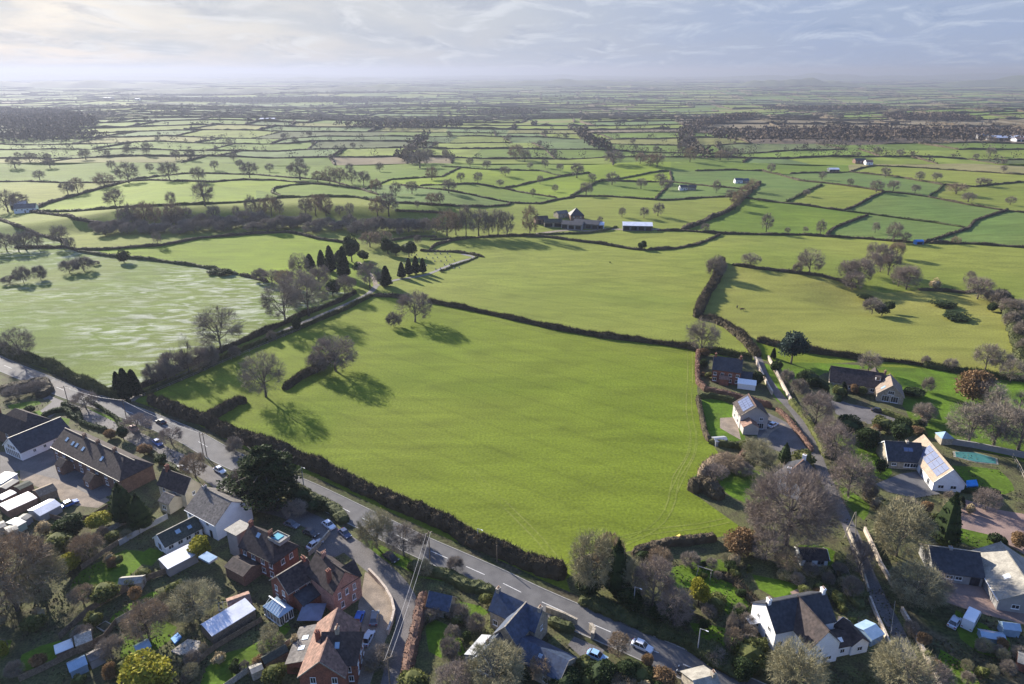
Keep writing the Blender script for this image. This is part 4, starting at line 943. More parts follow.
M_BLACKP = mat('black_paint', (0.03, 0.03, 0.032), None, 1, .4)

class Bld:
    def __init__(s, name, px, label, cat='house'):
        s.base = at(*px) if isinstance(px, tuple) else px; s.o = empty(name, s.base); tag(s.o, label, cat)
    def add(s, mb, name, m, parent=None, smooth=False):
        o = mb.build(name, m, parent or s.o, s.base, smooth)
        return o
def orth(P0, P1, P2, w=None, side=None):
    """rectangle from one side P0-P1 and a point on the far side; returns corner, unit axes, length, width"""
    P0, P1 = Vector(P0), Vector(P1); ax = (P1-P0); ax.z = 0; L_ = ax.length; ax.normalize(); ay = Vector((-ax.y, ax.x, 0))
    if w is None: w = (Vector(P2)-P1).dot(ay)
    if w < 0: ay = -ay; w = -w
    return Vector((P0.x, P0.y, 0)), ax, ay, L_, w
class Wing:
    """rectangular block with a pitched roof; ridge runs along its first axis"""
    def __init__(s, b, O, ax, ay, L_, W, ze, zr, wm, rm, hip=(0, 0), over=.35, rshift=.5, z0=0.0, wname='wall', rname='roof', gable_w=True, ext=(0, 0)):
        s.b = b; s.O = O; s.ax = ax; s.ay = ay; s.L = L_; s.W = W; s.ze = ze; s.zr = zr; s.rs = rshift; s.z0 = z0
        P = s.P; mb = MB(); g = b.base.z
        # walls: pentagon section where the end is a gable
        A = [P(0, 0, z0-.6), P(L_, 0, z0-.6), P(L_, W, z0-.6), P(0, W, z0-.6)]; B_ = [P(0, 0, ze), P(L_, 0, ze), P(L_, W, ze), P(0, W, ze)]
        r0 = P(0, W*rshift, zr-.12) if not hip[0] else None; r1 = P(L_, W*rshift, zr-.12) if not hip[1] else None
        mb.poly([A[0], A[1], B_[1], B_[0]]); mb.poly([A[2], A[3], B_[3], B_[2]])
        mb.poly([A[1], A[2], B_[2]]+([r1] if r1 else [])+[B_[1]]); mb.poly([A[3], A[0], B_[0]]+([r0] if r0 else [])+[B_[3]]); mb.poly([B_[0], B_[1], B_[2], B_[3]])
        s.wall = b.add(mb, wname, wm)
        # roof planes as slabs
        t = .14; k = (zr-ze)/(W*rshift); k2 = (zr-ze)/(W*(1-rshift)); rb = MB()
        o0 = over*.8; hx0 = hip[0]*W*.5; hx1 = hip[1]*W*.5; ee = over
        x0 = -o0-ext[0] if not hip[0] else -ee; x1 = L_+o0+ext[1] if not hip[1] else L_+ee
        ra = P((-o0-ext[0]) if not hip[0] else hx0, W*rshift, zr+t); rb_ = P((L_+o0+ext[1]) if not hip[1] else L_-hx1, W*rshift, zr+t)
        e0 = P(x0, -ee, ze-ee*k+t); e1 = P(x1, -ee, ze-ee*k+t); f0 = P(x0, W+ee, ze-ee*k2+t); f1 = P(x1, W+ee, ze-ee*k2+t)
        rb.prism([e0, e1, rb_, ra], (0, 0, -t)); rb.prism([f1, f0, ra, rb_], (0, 0, -t))
        if hip[0]: rb.prism([f0, e0, ra], (0, 0, -t))
        if hip[1]: rb.prism([e1, f1, rb_], (0, 0, -t))
        s.roof = b.add(rb, rname, rm); s.k = k; s.k2 = k2; s.t = t; s.over = over; s.x0 = x0; s.x1 = x1
    def P(s, u, v, z): p = s.O+s.ax*u+s.ay*v; return Vector((p.x, p.y, z+s.b.base.z))
    def ridge_tiles(s, m):
        mb = MB(); mb.box(s.P(s.L/2, s.W*s.rs, 0), s.ax, s.ay, (s.x1-s.x0)/2, .14, s.b.base.z+s.zr+s.t-.02, s.b.base.z+s.zr+s.t+.10); s.b.add(mb, 'ridge_tiles', m, s.roof)
    def verge(s, m, ends=(0, 1)):
        """bargeboards up the gable edges"""
        for e in ends:
            x = s.x0-.02 if e == 0 else s.x1+.02; mb = MB()
            for (v0, z0, v1, z1) in ((-s.over, s.ze-s.over*s.k, s.W*s.rs, s.zr), (s.W+s.over, s.ze-s.over*s.k2, s.W*s.rs, s.zr)):
                mb.prism([s.P(x, v0, z0-.12), s.P(x, v0, z0+s.t+.05), s.P(x, v1, z1+s.t+.05), s.P(x, v1, z1-.12)], s.ax*(-.08 if e else .08))
            s.b.add(mb, 'bargeboard', m)
    def gutter(s, m, sides=(0, 1)):
        for sd in sides:
            v = -s.over-.06 if sd == 0 else s.W+s.over+.06; k = s.k if sd == 0 else s.k2; mb = MB()
            z = s.ze-s.over*k+.04; mb.box(s.P(s.L/2, v, 0), s.ax, s.ay, (s.x1-s.x0)/2, .07, s.b.base.z+z-.09, s.b.base.z+z+.05); s.b.add(mb, 'gutter', m)
    def win(s, side, u, z, w, h, fm=None, gm=None, name='window', bars=1, door=False):
        """window on side 0 (front), 1 (far end), 2 (back), 3 (near end); u metres along that wall"""
        fm = fm or M_WPAINT; gm = gm or M_GLASS
        o, d, n = {0: (s.P(0, 0, 0), s.ax, -s.ay), 1: (s.P(s.L, 0, 0), s.ay, s.ax), 2: (s.P(0, s.W, 0), s.ax, s.ay), 3: (s.P(0, 0, 0), s.ay, -s.ax)}[side]
        c = o+d*u; c.z = 0; g = s.b.base.z; f = .09; mb = MB()
        mb.box(c+n*.03, d, n, w/2, .05, g+z, g+z+f); mb.box(c+n*.03, d, n, w/2, .05, g+z+h-f, g+z+h)
        mb.box(c+n*.03-d*(w/2-f/2), d, n, f/2, .05, g+z+f, g+z+h-f); mb.box(c+n*.03+d*(w/2-f/2), d, n, f/2, .05, g+z+f, g+z+h-f)
        for b_ in range(bars): x = -w/2+(b_+1)*w/(bars+1); mb.box(c+n*.03+d*x, d, n, .03, .04, g+z+f, g+z+h-f)
        if not door: mb.box(c+n*.08, d, n, w/2+.08, .09, g+z-.10, g+z-.002)
        fr = s.b.add(mb, 'door' if door else name, fm)
        p = MB(); p.box(c+n*.012, d, n, w/2-f*.9, .02, g+z+f*.9, g+z+h-f*.9); s.b.add(p, 'pane', gm, fr); return fr
    def wins(s, side, us, z, w, h, **k):
        for u in us: s.win(side, u*(s.L if side in (0, 2) else s.W), z, w, h, **k)
    def slope_pt(s, side, u, q, dz=0):
        """point on the roof: u along the ridge in metres, q from eave 0 to ridge 1"""
        if side == 0: return s.P(u, s.W*s.rs*q, s.ze+(s.zr-s.ze)*q+s.t+dz)
        return s.P(u, s.W-(s.W*(1-s.rs))*q, s.ze+(s.zr-s.ze)*q+s.t+dz)
    def rooflight(s, side, u, q, w=.8, h=.16, m=None, name='skylight', thick=.10):
        a = [s.slope_pt(side, u-w/2, q-h/2, .01), s.slope_pt(side, u+w/2, q-h/2, .01), s.slope_pt(side, u+w/2, q+h/2, .01), s.slope_pt(side, u-w/2, q+h/2, .01)]
        mb = MB(); mb.prism(a, (0, 0, thick)); return s.b.add(mb, name, m or M_SKYG, s.roof)
    def solar(s, side, u0, u1, q0, q1, nx, ny):
        for i in range(nx):
            for j in range(ny):
                ua = u0+(u1-u0)*(i+.04)/nx; ub = u0+(u1-u0)*(i+.96)/nx; qa = q0+(q1-q0)*(j+.03)/ny; qb = q0+(q1-q0)*(j+.97)/ny
                mb = MB(); mb.prism([s.slope_pt(side, ua, qa, .05), s.slope_pt(side, ub, qa, .05), s.slope_pt(side, ub, qb, .05), s.slope_pt(side, ua, qb, .05)], (0, 0, .06)); s.b.add(mb, 'solar_panel', M_SOLAR)
    def chimney(s, u, v=None, w=.9, d=.7, h=1.6, m=None, pots=2, base=None):
        v = s.W*s.rs if v is None else v; g = s.b.base.z; zt = s.zr+h; zb = base if base is not None else s.ze+.2
        c = s.P(u, v, 0); mb = MB(); mb.box(c, s.ax, s.ay, d/2, w/2, g+zb, g+zt-.2); mb.box(c, s.ax, s.ay, d/2+.08, w/2+.08, g+zt-.2, g+zt)
        o = s.b.add(mb, 'chimney', m or M_BRICK)
        for i in range(pots):
            q = c+s.ay*((i-(pots-1)/2)*.38); pm = MB(); pm.tube(Vector((q.x, q.y, g+zt)), Vector((q.x, q.y, g+zt+.45)), .13, .11, 8); s.b.add(pm, 'chimney_pot', M_POT, o)
        return o
def W3(b, p0, p1, p2, ze, zr, wm, rm, w=None, zpx=None, **k):
    z = ze if zpx is None else zpx
    O, ax, ay, L_, W = orth(at(*p0, z), at(*p1, z), at(*p2, z) if p2 else None, w); 
    return Wing(b, O, ax, ay, L_, W, ze, zr, wm, rm, **k)
def dormer(wg, side, u, q, w, h, wm, rm, depth=1.6):
    """little box dormer with a flat lid and a window"""
    p = wg.slope_pt(side, u, q); n = -wg.ay if side == 0 else wg.ay; c = p-n*(depth/2); mb = MB(); mb.box(c, wg.ax, wg.ay, w/2, depth/2, p.z-.3, p.z+h); o = wg.b.add(mb, 'dormer', wm, wg.roof)
    m2 = MB(); m2.box(c+n*.1, wg.ax, wg.ay, w/2+.2, depth/2+.2, p.z+h, p.z+h+.12); wg.b.add(m2, 'dormer_roof', rm, wg.roof)
    m3 = MB(); m3.box(p+n*.02, wg.ax, wg.ay, w/2-.2, .04, p.z+.15, p.z+h-.15); wg.b.add(m3, 'dormer_window', M_GLASS, wg.roof)
# ------------------------------------------------------------------ houses of the village (corners read from the photo at eaves height)
M_TANR = mat('lit_tan_tile', (0.24, 0.185, 0.14), (0.18, 0.14, 0.11), .6, .8, 6, fine=4)  # tan of sunlit roof faces put into the tile colour
M_LEADD = mat('dark_cladding', (.09, .10, .12), (.06, .07, .085), .8, .6)
def dims(n, w): print('DIM %s L=%.1f W=%.1f' % (n, w.L, w.W))
# white gabled house on the side road
b = Bld('white_house', (218, 530), 'tall white rendered house with grey tiled gable roof beside the side road')
a = W3(b, (186,509), (215,524.5), (252,504), 5.0, 8.8, M_WHITE, M_GREYT); dims('white', a)
a.ridge_tiles(M_GREYT); a.gutter(M_WPAINT); a.wins(0, (.12, .4, .72), 3.2, 1.1, 1.1); a.wins(0, (.15, .5), .9, 1.3, 1.2); a.win(0, a.L*.8, .1, 1, 2.1, fm=M_BLACKP, door=True, bars=0); a.wins(1, (.5,), 1.2, 1.0, 1.2)
a.chimney(a.L*.1, m=M_GREYR, h=.9)
# terrace with skylights
b = Bld('terraced_row', (88, 480), 'long brick terrace with dark roof and five skylights beside the side road', 'terrace')
a = W3(b, (52,446), (120,480), (161,468), 5.0, 8.8, M_DBRICK, M_BROWNT, hip=(0, 1)); dims('terrace', a)
a.ridge_tiles(M_STONE); a.gutter(M_BLACKP, (0,)); a.rooflight(0, a.L*.12, .55, 1.0, .2); a.rooflight(0, a.L*.22, .5, 1.0, .2); a.rooflight(0, a.L*.28, .5, 1.0, .2); a.rooflight(0, a.L*.38, .48, 1.0, .2); a.rooflight(0, a.L*.66, .45, 1.0, .22)
for u in (.05, .17, .29, .42, .54, .66, .79, .92): a.win(0, u*a.L, 3.0, 1.3, 1.2); a.win(0, u*a.L, .8, 1.4, 1.3)
for u in (.3, .5, .74): a.chimney(u*a.L, m=M_DBRICK, h=1.1, pots=3)
for u in (.2, .62):
    w_ = Wing(b, a.O+a.ax*(a.L*u)-a.ay*3.4, a.ax, a.ay, 3.6, 3.5, 2.6, 4.2, M_DBRICK, M_BROWNT, over=.15); w_.win(0, 1.8, .9, 1.2, 1.2)
# long white building with the glazed gable
b = Bld('white_hall', (30, 460), 'long low white building with slate roof and glazed gable end at the left edge', 'building')
a = W3(b, (20.3,452.3), (71,430.7), None, 3.0, 6.6, M_WHITE, M_SLATE, w=9.5); dims('hall', a)
a.verge(M_WPAINT, (0,)); a.ridge_tiles(M_SLATE); a.wins(0, (.25, .45, .65, .85), 1.2, .9, 1.0)
for i in range(7): a.win(3, 1.3+i*1.15, .3, 1.0, 2.2, bars=1)
for i in range(3): a.win(3, 3.2+i*1.5, 2.9, 1.3, 1.3, bars=1)
# house with the hipped brown roof at the left edge
b = Bld('brown_roofed_house', (5, 440), 'brown house with broad hipped roofs at the left edge beside small lawns')
a = W3(b, (-25,420), (20,437), (27,424), 4.8, 8.4, M_DBRICK, M_BROWNT, hip=(1, 1)); dims('brown', a); a.wins(0, (.3, .5, .7), 2.9, 1.2, 1.2); a.wins(1, (.5,), 2.9, 1.2, 1.2); a.chimney(a.L*.4)
w_ = Wing(b, a.O+a.ax*(a.L*.25)+a.ay*a.W*.6, a.ax, a.ay, a.L*.6, 8, 4.6, 8.0, M_DBRICK, M_BROWNT, hip=(1, 1)); w_.wins(2, (.3, .7), 2.8, 1.2, 1.2)
# house between terrace and white house
b = Bld('cream_house', (172, 505), 'cream sided house with dark gable roof between the terrace and the tall white house')
a = W3(b, (158,483.5), (185,493.5), (203,485), 4.9, 8.3, M_CREAM, M_BROWNT); dims('cream', a)
a.ridge_tiles(M_BROWNT); a.wins(0, (.2, .6), 3.0, 1.2, 1.1); a.wins(1, (.5,), 3.0, 1.0, 1.1); a.verge(M_PALEW, (1,)); a.chimney(a.L*.15)
w_ = Wing(b, a.O+a.ax*(a.L*.35)-a.ay*4.2, a.ay, -a.ax, 4.4, 4.4, 3.6, 5.6, M_CREAM, M_GREYT, over=.25) if False else Wing(b, a.O+a.ax*(a.L*.45)-a.ay*4.0, a.ax, a.ay, 4.0, 4.1, 3.2, 4.7, M_CREAM, M_GREYT, over=.2); w_.win(0, 2, 1.0, 1.5, 1.3)
# cottage annex with pale ridge
b = Bld('garden_bungalow', (182, 545), 'low white bungalow with mossy dark roof and pale ridge below the tall white house', 'bungalow')
O, ax, ay, L_, W_ = orth(at(164.6,546,2.6), at(201.4,527,2.6), None, -6.5)
far = at(149.5,539.5,2.6); sgn = 1 if (far-O).dot(Vector((-ax.y, ax.x, 0))) > 0 else -1
ay = Vector((-ax.y, ax.x, 0))*sgn; a = Wing(b, O, ax, ay, L_, abs((far-O).dot(ay)), 2.5, 4.6, M_WHITE, M_FELT); dims('bung', a)
a.ridge_tiles(M_PALET); a.verge(M_WPAINT, (0,)); a.wins(0, (.15, .4, .62, .85), .9, 1.3, 1.1); a.win(3, a.W*.5, .1, 1.6, 2.1, bars=1)
a.rooflight(0, a.L*.45, .5, 1.2, .3); a.rooflight(0, a.L*.75, .4, 1, .25)
# large brick house with the roof terrace
b = Bld('brick_house', (276, 575), 'large brick house with dark hipped roof and turquoise roof terrace beside parked cars')
a = W3(b, (240,545), (273.6,562), (304,548.5), 5.6, 9.2, M_BRICK, M_BROWNT, hip=(0, 1)); dims('brickA', a)
a.wins(0, (.12, .38, .66, .9), 3.3, 1.2, 1.5); a.wins(0, (.12, .38, .66, .9), .8, 1.3, 1.5); a.wins(1, (.35, .7), 3.3, 1.1, 1.4); a.gutter(M_BLACKP, (0,))
a.rooflight(0, a.L*.34, .72, 1.1, .22); a.chimney(a.L*.62, h=1.0, pots=4); a.chimney(a.L*.04, h=1.2, pots=3)
# terrace cut on the roof: deck with walls and blue cover
c = a.P(a.L*.80, a.W*.58, 0); mb = MB(); mb.box(c, a.ax, a.ay, 2.0, 1.5, 8.15, 8.9); b.add(mb, 'terrace_deck', M_GREYR, a.roof)
for (u0, v0, hx, hy) in ((0, -1.5, 2.1, .08), (0, 1.5, 2.1, .08), (-2.0, 0, .08, 1.4), (2.0, 0, .08, 1.4)): mb = MB(); mb.box(c+a.ax*u0+a.ay*v0, a.ax, a.ay, hx, hy, 8.91, 9.2); b.add(mb, 'parapet', M_PALET, a.roof)
mb = MB(); mb.box(c-a.ax*.4, a.ax, a.ay, 1.1, 1.0, 8.92, 9.05); b.add(mb, 'pool_cover', mat('turquoise_cover', (0.05, 0.30, 0.38), (0.04, 0.24, 0.32), 1, .4), a.roof)
# pale flat topped tower beside it
c = at(238, 527.5, 7.4); mb = MB(); mb.box(c, a.ax, a.ay, 1.9, 2.0, -.5, 7.2); b.add(mb, 'stair_tower', M_GREYR)
mb = MB(); mb.box(c, a.ax, a.ay, 2.3, 2.4, 7.2, 7.4); b.add(mb, 'tower_roof', M_PALET)
w_ = Wing(b, a.O-a.ay*5.1+a.ax*.5, a.ax, a.ay, 6.5, 5.0, 3.0, 4.0, M_DBRICK, M_BROWNT, over=.2); c = at(208, 557.5, 3.8)
mb = MB(); mb.box(c, a.ax, a.ay, 2.0, 1.2, 3.5, 4.0); b.add(mb, 'roof_lantern', M_SKYG, w_.roof)
# brick house with the cross gables
b = Bld('gabled_brick_house', (318, 612), 'tall red brick house with several dark gables beside the gravel parking bay')
a = W3(b, (306,572), (333,593), (359,577), 6.2, 9.8, M_PINKB, M_BROWNT); dims('gabA', a)
a.wins(1, (.22, .5, .8), 3.6, .8, 1.6); a.wins(1, (.3, .75), .9, .9, 1.6); a.chimney(a.L*.25, h=1.2, pots=4, m=M_PINKB); a.chimney(a.L*.75, v=a.W*.15, h=.6, pots=2); a.ridge_tiles(M_BROWNT)
a2 = Wing(b, a.O+a.ax*(a.L*.55)+a.ay*(a.W*.35), a.ay, -a.ax if False else Vector((a.ax.x, a.ax.y, 0)), a.W*.75, a.L*.42, 6.25, 9.0, M_PINKB, M_BROWNT); a2.wins(1, (.5,), 3.7, .9, 1.6)
O, ax, ay, L_, W_ = orth(at(288,592.7,5.2), at(307,580.6,5.2), None, 8)
far = at(266.5,582,5.2); sgn = 1 if (far-O).dot(Vector((-ax.y, ax.x, 0))) > 0 else -1
ay = Vector((-ax.y, ax.x, 0))*sgn; c_ = Wing(b, O, ax, ay, L_+2.5, abs((far-O).dot(ay)), 5.2, 8.0, M_BRICK, M_BROWNT); dims('gabB', c_)
c_.verge(M_STONE, (0, 1)); c_.ridge_tiles(M_STONE); c_.wins(3, (.28, .7), 3.3, 1.0, 1.4); c_.wins(3, (.28, .7), .8, 1.1, 1.5); c_.wins(0, (.3, .7), 3.2, .9, 1.3); c_.gutter(M_PALET, (0,)); c_.chimney(c_.L*.9, h=1.0, pots=3)
w_ = Wing(b, c_.O-c_.ay*3.5+c_.ax*1.2, c_.ax, c_.ay, 8, 3.6, 2.7, 4.0, M_BRICK, M_SLATE, over=.2, rshift=.92)
# conservatory
b = Bld('conservatory', (281, 622), 'white framed conservatory with pale blue glass roof against the brick house', 'conservatory')
O, ax, ay, L_, W_ = orth(at(263.5,606,2.4), at(279,617.5,2.4), at(295,610,2.4)); k_ = Wing(b, O, ax, ay, L_, W_, 2.4, 3.7, M_GLASS, M_SKYG, hip=(1, 1), over=.15, wname='glass_wall', rname='glass_roof'); dims('cons', k_)
for sd_, Ln in ((0, k_.L), (1, k_.W)):
    n = int(Ln/1.0)
    for i in range(n): k_.win(sd_, (i+.5)*Ln/n, .1, Ln/n*.95, 2.2, bars=1, name='glazing')
k_.ridge_tiles(M_WPAINT)
for u in np.linspace(.06, .94, 7): mb = MB(); mb.prism([k_.slope_pt(0, u*k_.L-.03, 0, .01), k_.slope_pt(0, u*k_.L+.03, 0, .01), k_.slope_pt(0, u*k_.L+.03, .98, .01), k_.slope_pt(0, u*k_.L-.03, .98, .01)], (0, 0, .05)); b.add(mb, 'glazing_bar', M_WPAINT, k_.roof)
# garden gazebo with a grey tent roof
p = at(313, 620); g = empty('gazebo', p); tag(g, 'grey canvas gazebo with pyramid roof in the shaded yard by the conservatory', 'gazebo')
mb = MB(); q = 2.4
for (x, y) in ((-q, -q), (q, -q), (q, q), (-q, q)): m2 = MB(); m2.tube((x, y, -.1), (x, y, 2.3), .06, .06, 6); m2.build('post', M_BLACKP, g)
for (i, j) in (((-q, -q), (q, -q)), ((q, -q), (q, q)), ((q, q), (-q, q)), ((-q, q), (-q, -q))): mb.prism([(i[0]*1.08, i[1]*1.08, 2.25), (j[0]*1.08, j[1]*1.08, 2.25), (0, 0, 3.5)], (0, 0, .05))
mb.build('canopy', mat('grey_canvas', (0.16, 0.18, 0.24), (0.13, 0.15, 0.2), 1, .8), g)
# brick house at the bottom edge
b = Bld('orange_brick_house', (330, 682), 'brick house at the bottom edge with lit red tile slope and white sash windows')
a = W3(b, (320,664), (355,663.5), (363,632), 5.4, 9.4, M_BRICK, M_BROWNT, hip=(0, 1)); dims('orA', a); a.wins(1, (.25, .6, .85), 3.2, .9, 1.4); a.wins(1, (.25, .6, .85), .9, 1.0, 1.4); a.chimney(a.L*.42, h=1.1, pots=4, m=M_STONE); a.win(0, a.L*.8, 3.2, 1.0, 1.4); a.win(0, a.L*.85, .9, 1.0, 1.4)
a.rooflight(0, a.L*.45, .55, .9, .2)
O, ax, ay, L_, W_ = orth(at(299,676,5.0), at(318,624,5.0), None, -9.3); ay = Vector((-ax.y, ax.x, 0)); ay = ay if ay.x > 0 else -ay
c_ = Wing(b, O, ax, ay, L_, 8.6, 5.0, 8.8, M_BRICK, M_REDT, ext=(0, .3)); dims('orB', c_); c_.wins(3, (.3, .78), 3.2, 1.1, 1.5); c_.wins(3, (.3, .78), .8, 1.1, 1.5); c_.wins(0, (.3, .6, .85), 3.2, 1, 1.3); c_.ridge_tiles(M_REDT); c_.chimney(c_.L*.55, v=c_.W*.22, h=.2, pots=2); c_.verge(M_PALET, (0,))
c2 = Wing(b, c_.O-c_.ay*4.4+c_.ax*5, c_.ax, c_.ay, 9.5, 4.5, 2.6, 3.6, M_BRICK, M_GREYT, over=.2, rshift=.95); c2.rooflight(0, 3.5, .5, 1.1, .3); c2.rooflight(0, 6.2, .5, 1.1, .3)
w_ = Wing(b, a.O-a.ay*1.2+a.ax*.4, a.ax, a.ay, 3.4, 1.3, 3.0, 3.4, M_BRICK, M_SLATE, over=.15)
# slate roofed stone house beside the main road
b = Bld('slate_house', (520, 655), 'stone house with blue slate roofs and stepped pale gable wings beside the main road')
a = W3(b, (490,609), (535,630.5), (548,614.5), 4.9, 8.0, M_STONE, M_BSLATE); dims('slA', a); a.verge(M_STONE, (1,)); a.chimney(.4, h=.8, m=M_STONE); a.chimney(a.L-.4, h=.8, m=M_STONE); a.wins(1, (.5,), 3, .9, 1.1); a.wins(2, (.2, .5, .8), 3.0, 1, 1.2); a.wins(0, (.12,), 1.2, 1.2, 1.3)
O2 = at(511,621,7.4); rx = at(524.7,605.5,8.0)-O2; rx.z = 0; rx = (a.ay*1.0); 
cx2 = Wing(b, a.O+a.ax*(a.L*.42)-a.ay*5.2, a.ay, a.ax, 5.2+a.W*.5, a.L*.46, 5.1, 8.1, M_STONE, M_BSLATE); dims('slB', cx2); cx2.verge(M_STONE, (0,)); cx2.ridge_tiles(M_STONE); cx2.wins(3, (.5,), 3, 1, 1.2)
cx3 = Wing(b, a.O+a.ax*(a.L*.36)-a.ay*11.4, a.ay, a.ax, 6.3, a.L*.36, 3.6, 6.0, M_GREYR, M_BSLATE); cx3.verge(M_WPAINT, (0,)); cx3.wins(3, (.3, .7), 1.0, 1, 1.3); cx3.chimney(3.2, v=cx3.W*.25, h=-.2, pots=1, m=M_BLACKP, w=.5, d=.5)
cx4 = Wing(b, a.O+a.ax*(a.L*.12)-a.ay*11.0, a.ay, a.ax, 6.0, a.L*.24-.1, 2.5, 3.6, M_GREYR, M_LEAD, rshift=.9, over=.15); cx4.wins(3, (.5,), .3, 1.6, 1.9)
cx5 = Wing(b, a.O+a.ax*(a.L*.92)-a.ay*6.8, a.ax, a.ay, 10.5, 6.6, 3.2, 5.2, M_STONE, M_BSLATE, over=.25); cx5.verge(M_STONE, (1,)); cx5.rooflight(0, 5, .6, .8, .2); cx5.wins(0, (.3, .7), 1, 1.1, 1.2)
# blue slate garage
b = Bld('slate_garage', (438, 612), 'small stone garage with blue slate roof behind the hedge of the side road', 'garage')
a = W3(b, (427,605), (448.5,610), (457.5,598), 2.5, 4.6, M_STONE, M_BSLATE); dims('garage', a); a.verge(M_STONE, (0, 1)); a.win(0, a.L*.3, .05, 2.3, 2.1, door=True, fm=M_LEAD, gm=M_PALEW, bars=0); a.win(0, a.L*.75, .05, 2.3, 2.1, door=True, fm=M_LEAD, gm=M_PALEW, bars=0)
# white farmhouse at the bottom right
b = Bld('white_farmhouse', (800, 655), 'big white farmhouse with near black roof and three gables at the bottom right')
a = W3(b, (776,632), (835,620), None, 5.0, 8.6, M_WHITE, M_SLATE, w=8.6); dims('wf', a)
a.chimney(.5, m=M_WHITE, h=1.2, pots=2); a.chimney(a.L-.5, m=M_WHITE, h=1.2, pots=2); a.wins(3, (.25, .7), 3.3, .9, 1.1); a.wins(3, (.3, .7), .9, .9, 1.1); a.wins(0, (.1, .88), 1.0, 1.1, 1.2); a.wins(2, (.2, .8), 3.2, 1, 1.1); a.ridge_tiles(M_SLATE)
O, ax, ay, L_, W_ = orth(at(810.5,648.4,5.0), at(839,641,5.0), None, 1); dd = -a.ay
gw = (at(839,641,5.0)-at(810.5,648.4,5.0)).length; o_ = at(810.5,648.4,5.0); back = (a.O-o_).dot(a.ay)+a.W*.5
cw = Wing(b, Vector((o_.x, o_.y, 0)), a.ay, a.ax, abs(back), gw, 5.05, 8.7, M_WHITE, M_BROWNT); dims('wfc', cw); cw.ridge_tiles(M_BROWNT); cw.wins(3, (.35,), 3.4, .7, .9); cw.wins(3, (.7,), .9, 1.3, 1.0); cw.win(0, cw.L*.2, .6, 1.8, 2.2, fm=M_BLACKP, bars=2)
l1 = Wing(b, cw.O+a.ax*(gw+.05)+a.ay*.8, a.ax, a.ay, 3.6, 4.4, 2.6, 4.0, M_WHITE, M_BROWNT, over=.2); l1.rooflight(0, 1.6, .45, 1.3, .35, M_WPAINT); l1.wins(0, (.5,), .9, 1.1, 1.1)
l2 = Wing(b, l1.O+a.ax*3.7-a.ay*.3, a.ay, a.ax, 5.6, 4.0, 2.7, 4.3, M_WHITE, M_BROWNT, over=.25); l2.verge(M_WPAINT, (1,)); l2.wins(3, (.5,), .9, 1.2, 1.1)
# small white porch at the left gable
mb = MB(); c = a.P(-1.2, a.W*.75, 0); mb.box(c, a.ax, a.ay, 1.1, 1.3, 2.5, 2.7); b.add(mb, 'porch_roof', M_WPAINT)
for s1 in (-1, 1): mb = MB(); mb.box(c-a.ax*1.0+a.ay*s1*1.1, a.ax, a.ay, .07, .07, -.1, 2.5); b.add(mb, 'porch_post', M_WPAINT)
# long bungalow at the right edge
b = Bld('long_bungalow', (965, 590), 'long pale bungalow with dark roof and lit tiled wing facing the pink drive', 'bungalow')
a = W3(b, (934,570.5), (984,577.5), None, 2.7, 5.9, M_GREYR, M_SLATE, w=10); dims('lb', a)
a.verge(M_PALEW, (0,)); a.ridge_tiles(M_PALET); a.wins(0, (.12, .34, .52), 1.0, 1.5, 1.0); a.win(0, a.L*.85, .1, 2.0, 2.1, door=True, fm=M_BLACKP); a.chimney(a.L*.42, m=M_GREYR, h=.5, pots=1)
p0 = at(999.4,599.7,2.8); cwL = (a.O-p0).dot(a.ay)+a.W*.95
cw = Wing(b, Vector((p0.x, p0.y, 0)), a.ay, a.ax, abs(cwL), 11.5, 2.8, 6.4, M_GREYR, M_PALET, over=.3); dims('lbc', cw); cw.rooflight(0, cw.L*.35, .55, 1.4, .2, M_WPAINT); cw.wins(3, (.3, .75), 1.0, 1.6, 1.1); cw.ridge_tiles(M_PALET); cw.gutter(M_WPAINT, (0,))
# house with the solar gable and the pool
b = Bld('solar_house', (920, 478), 'dark roofed house with white gable and solar panels beside a covered pool')
a = W3(b, (888.4,460), (924,462.5), None, 2.8, 6.6, M_STONE, M_SLATE, w=9.5); dims('sol', a)
a.verge(M_WPAINT, (0,)); a.wins(0, (.18,), 1.1, 1.4, .9); a.wins(0, (.55, .72, .88), .8, 1.7, 1.4); a.chimney(a.L*.62, m=M_PALEW, h=.6, pots=1); a.rooflight(0, a.L*.55, .6, 1.2, .2, M_SOLAR); a.rooflight(0, a.L*.68, .6, 1.2, .2, M_SOLAR); a.ridge_tiles(M_SLATE)
p0 = at(934,482,2.8); p1 = at(967,486.6,2.8); gw = (p1-p0).length; cL = (a.O-p0).dot(a.ay)+a.W*.97
cw = Wing(b, Vector((p0.x, p0.y, 0)), a.ay, a.ax, abs(cL), gw, 2.85, 7.3, M_WHITE, mat('tan_roof_tile', (0.33, 0.26, 0.19), (0.25, 0.2, 0.15), .6, .8, 6, fine=4), over=.3); dims('solc', cw)
cw.verge(M_WPAINT, (0,)); cw.solar(0, .9, cw.L*.72, .22, .88, 4, 3); cw.wins(3, (.25, .65), .9, 1.6, 1.1); cw.wins(3, (.5,), 4.2, 1.8, 1.1, bars=2); cw.wins(0, (.15, .4), .1, 1.6, 2.1, door=True)
g = MB(); g.poly([cw.P(-.03, cw.W*.06, 3.0), cw.P(-.03, cw.W*.94, 3.0), cw.P(-.03, cw.W*.5, 7.0)]); g.prism([cw.P(-.03, cw.W*.04, 2.95), cw.P(-.03, cw.W*.96, 2.95), cw.P(-.03, cw.W*.5, 7.05)], cw.ax*-.04) if False else None
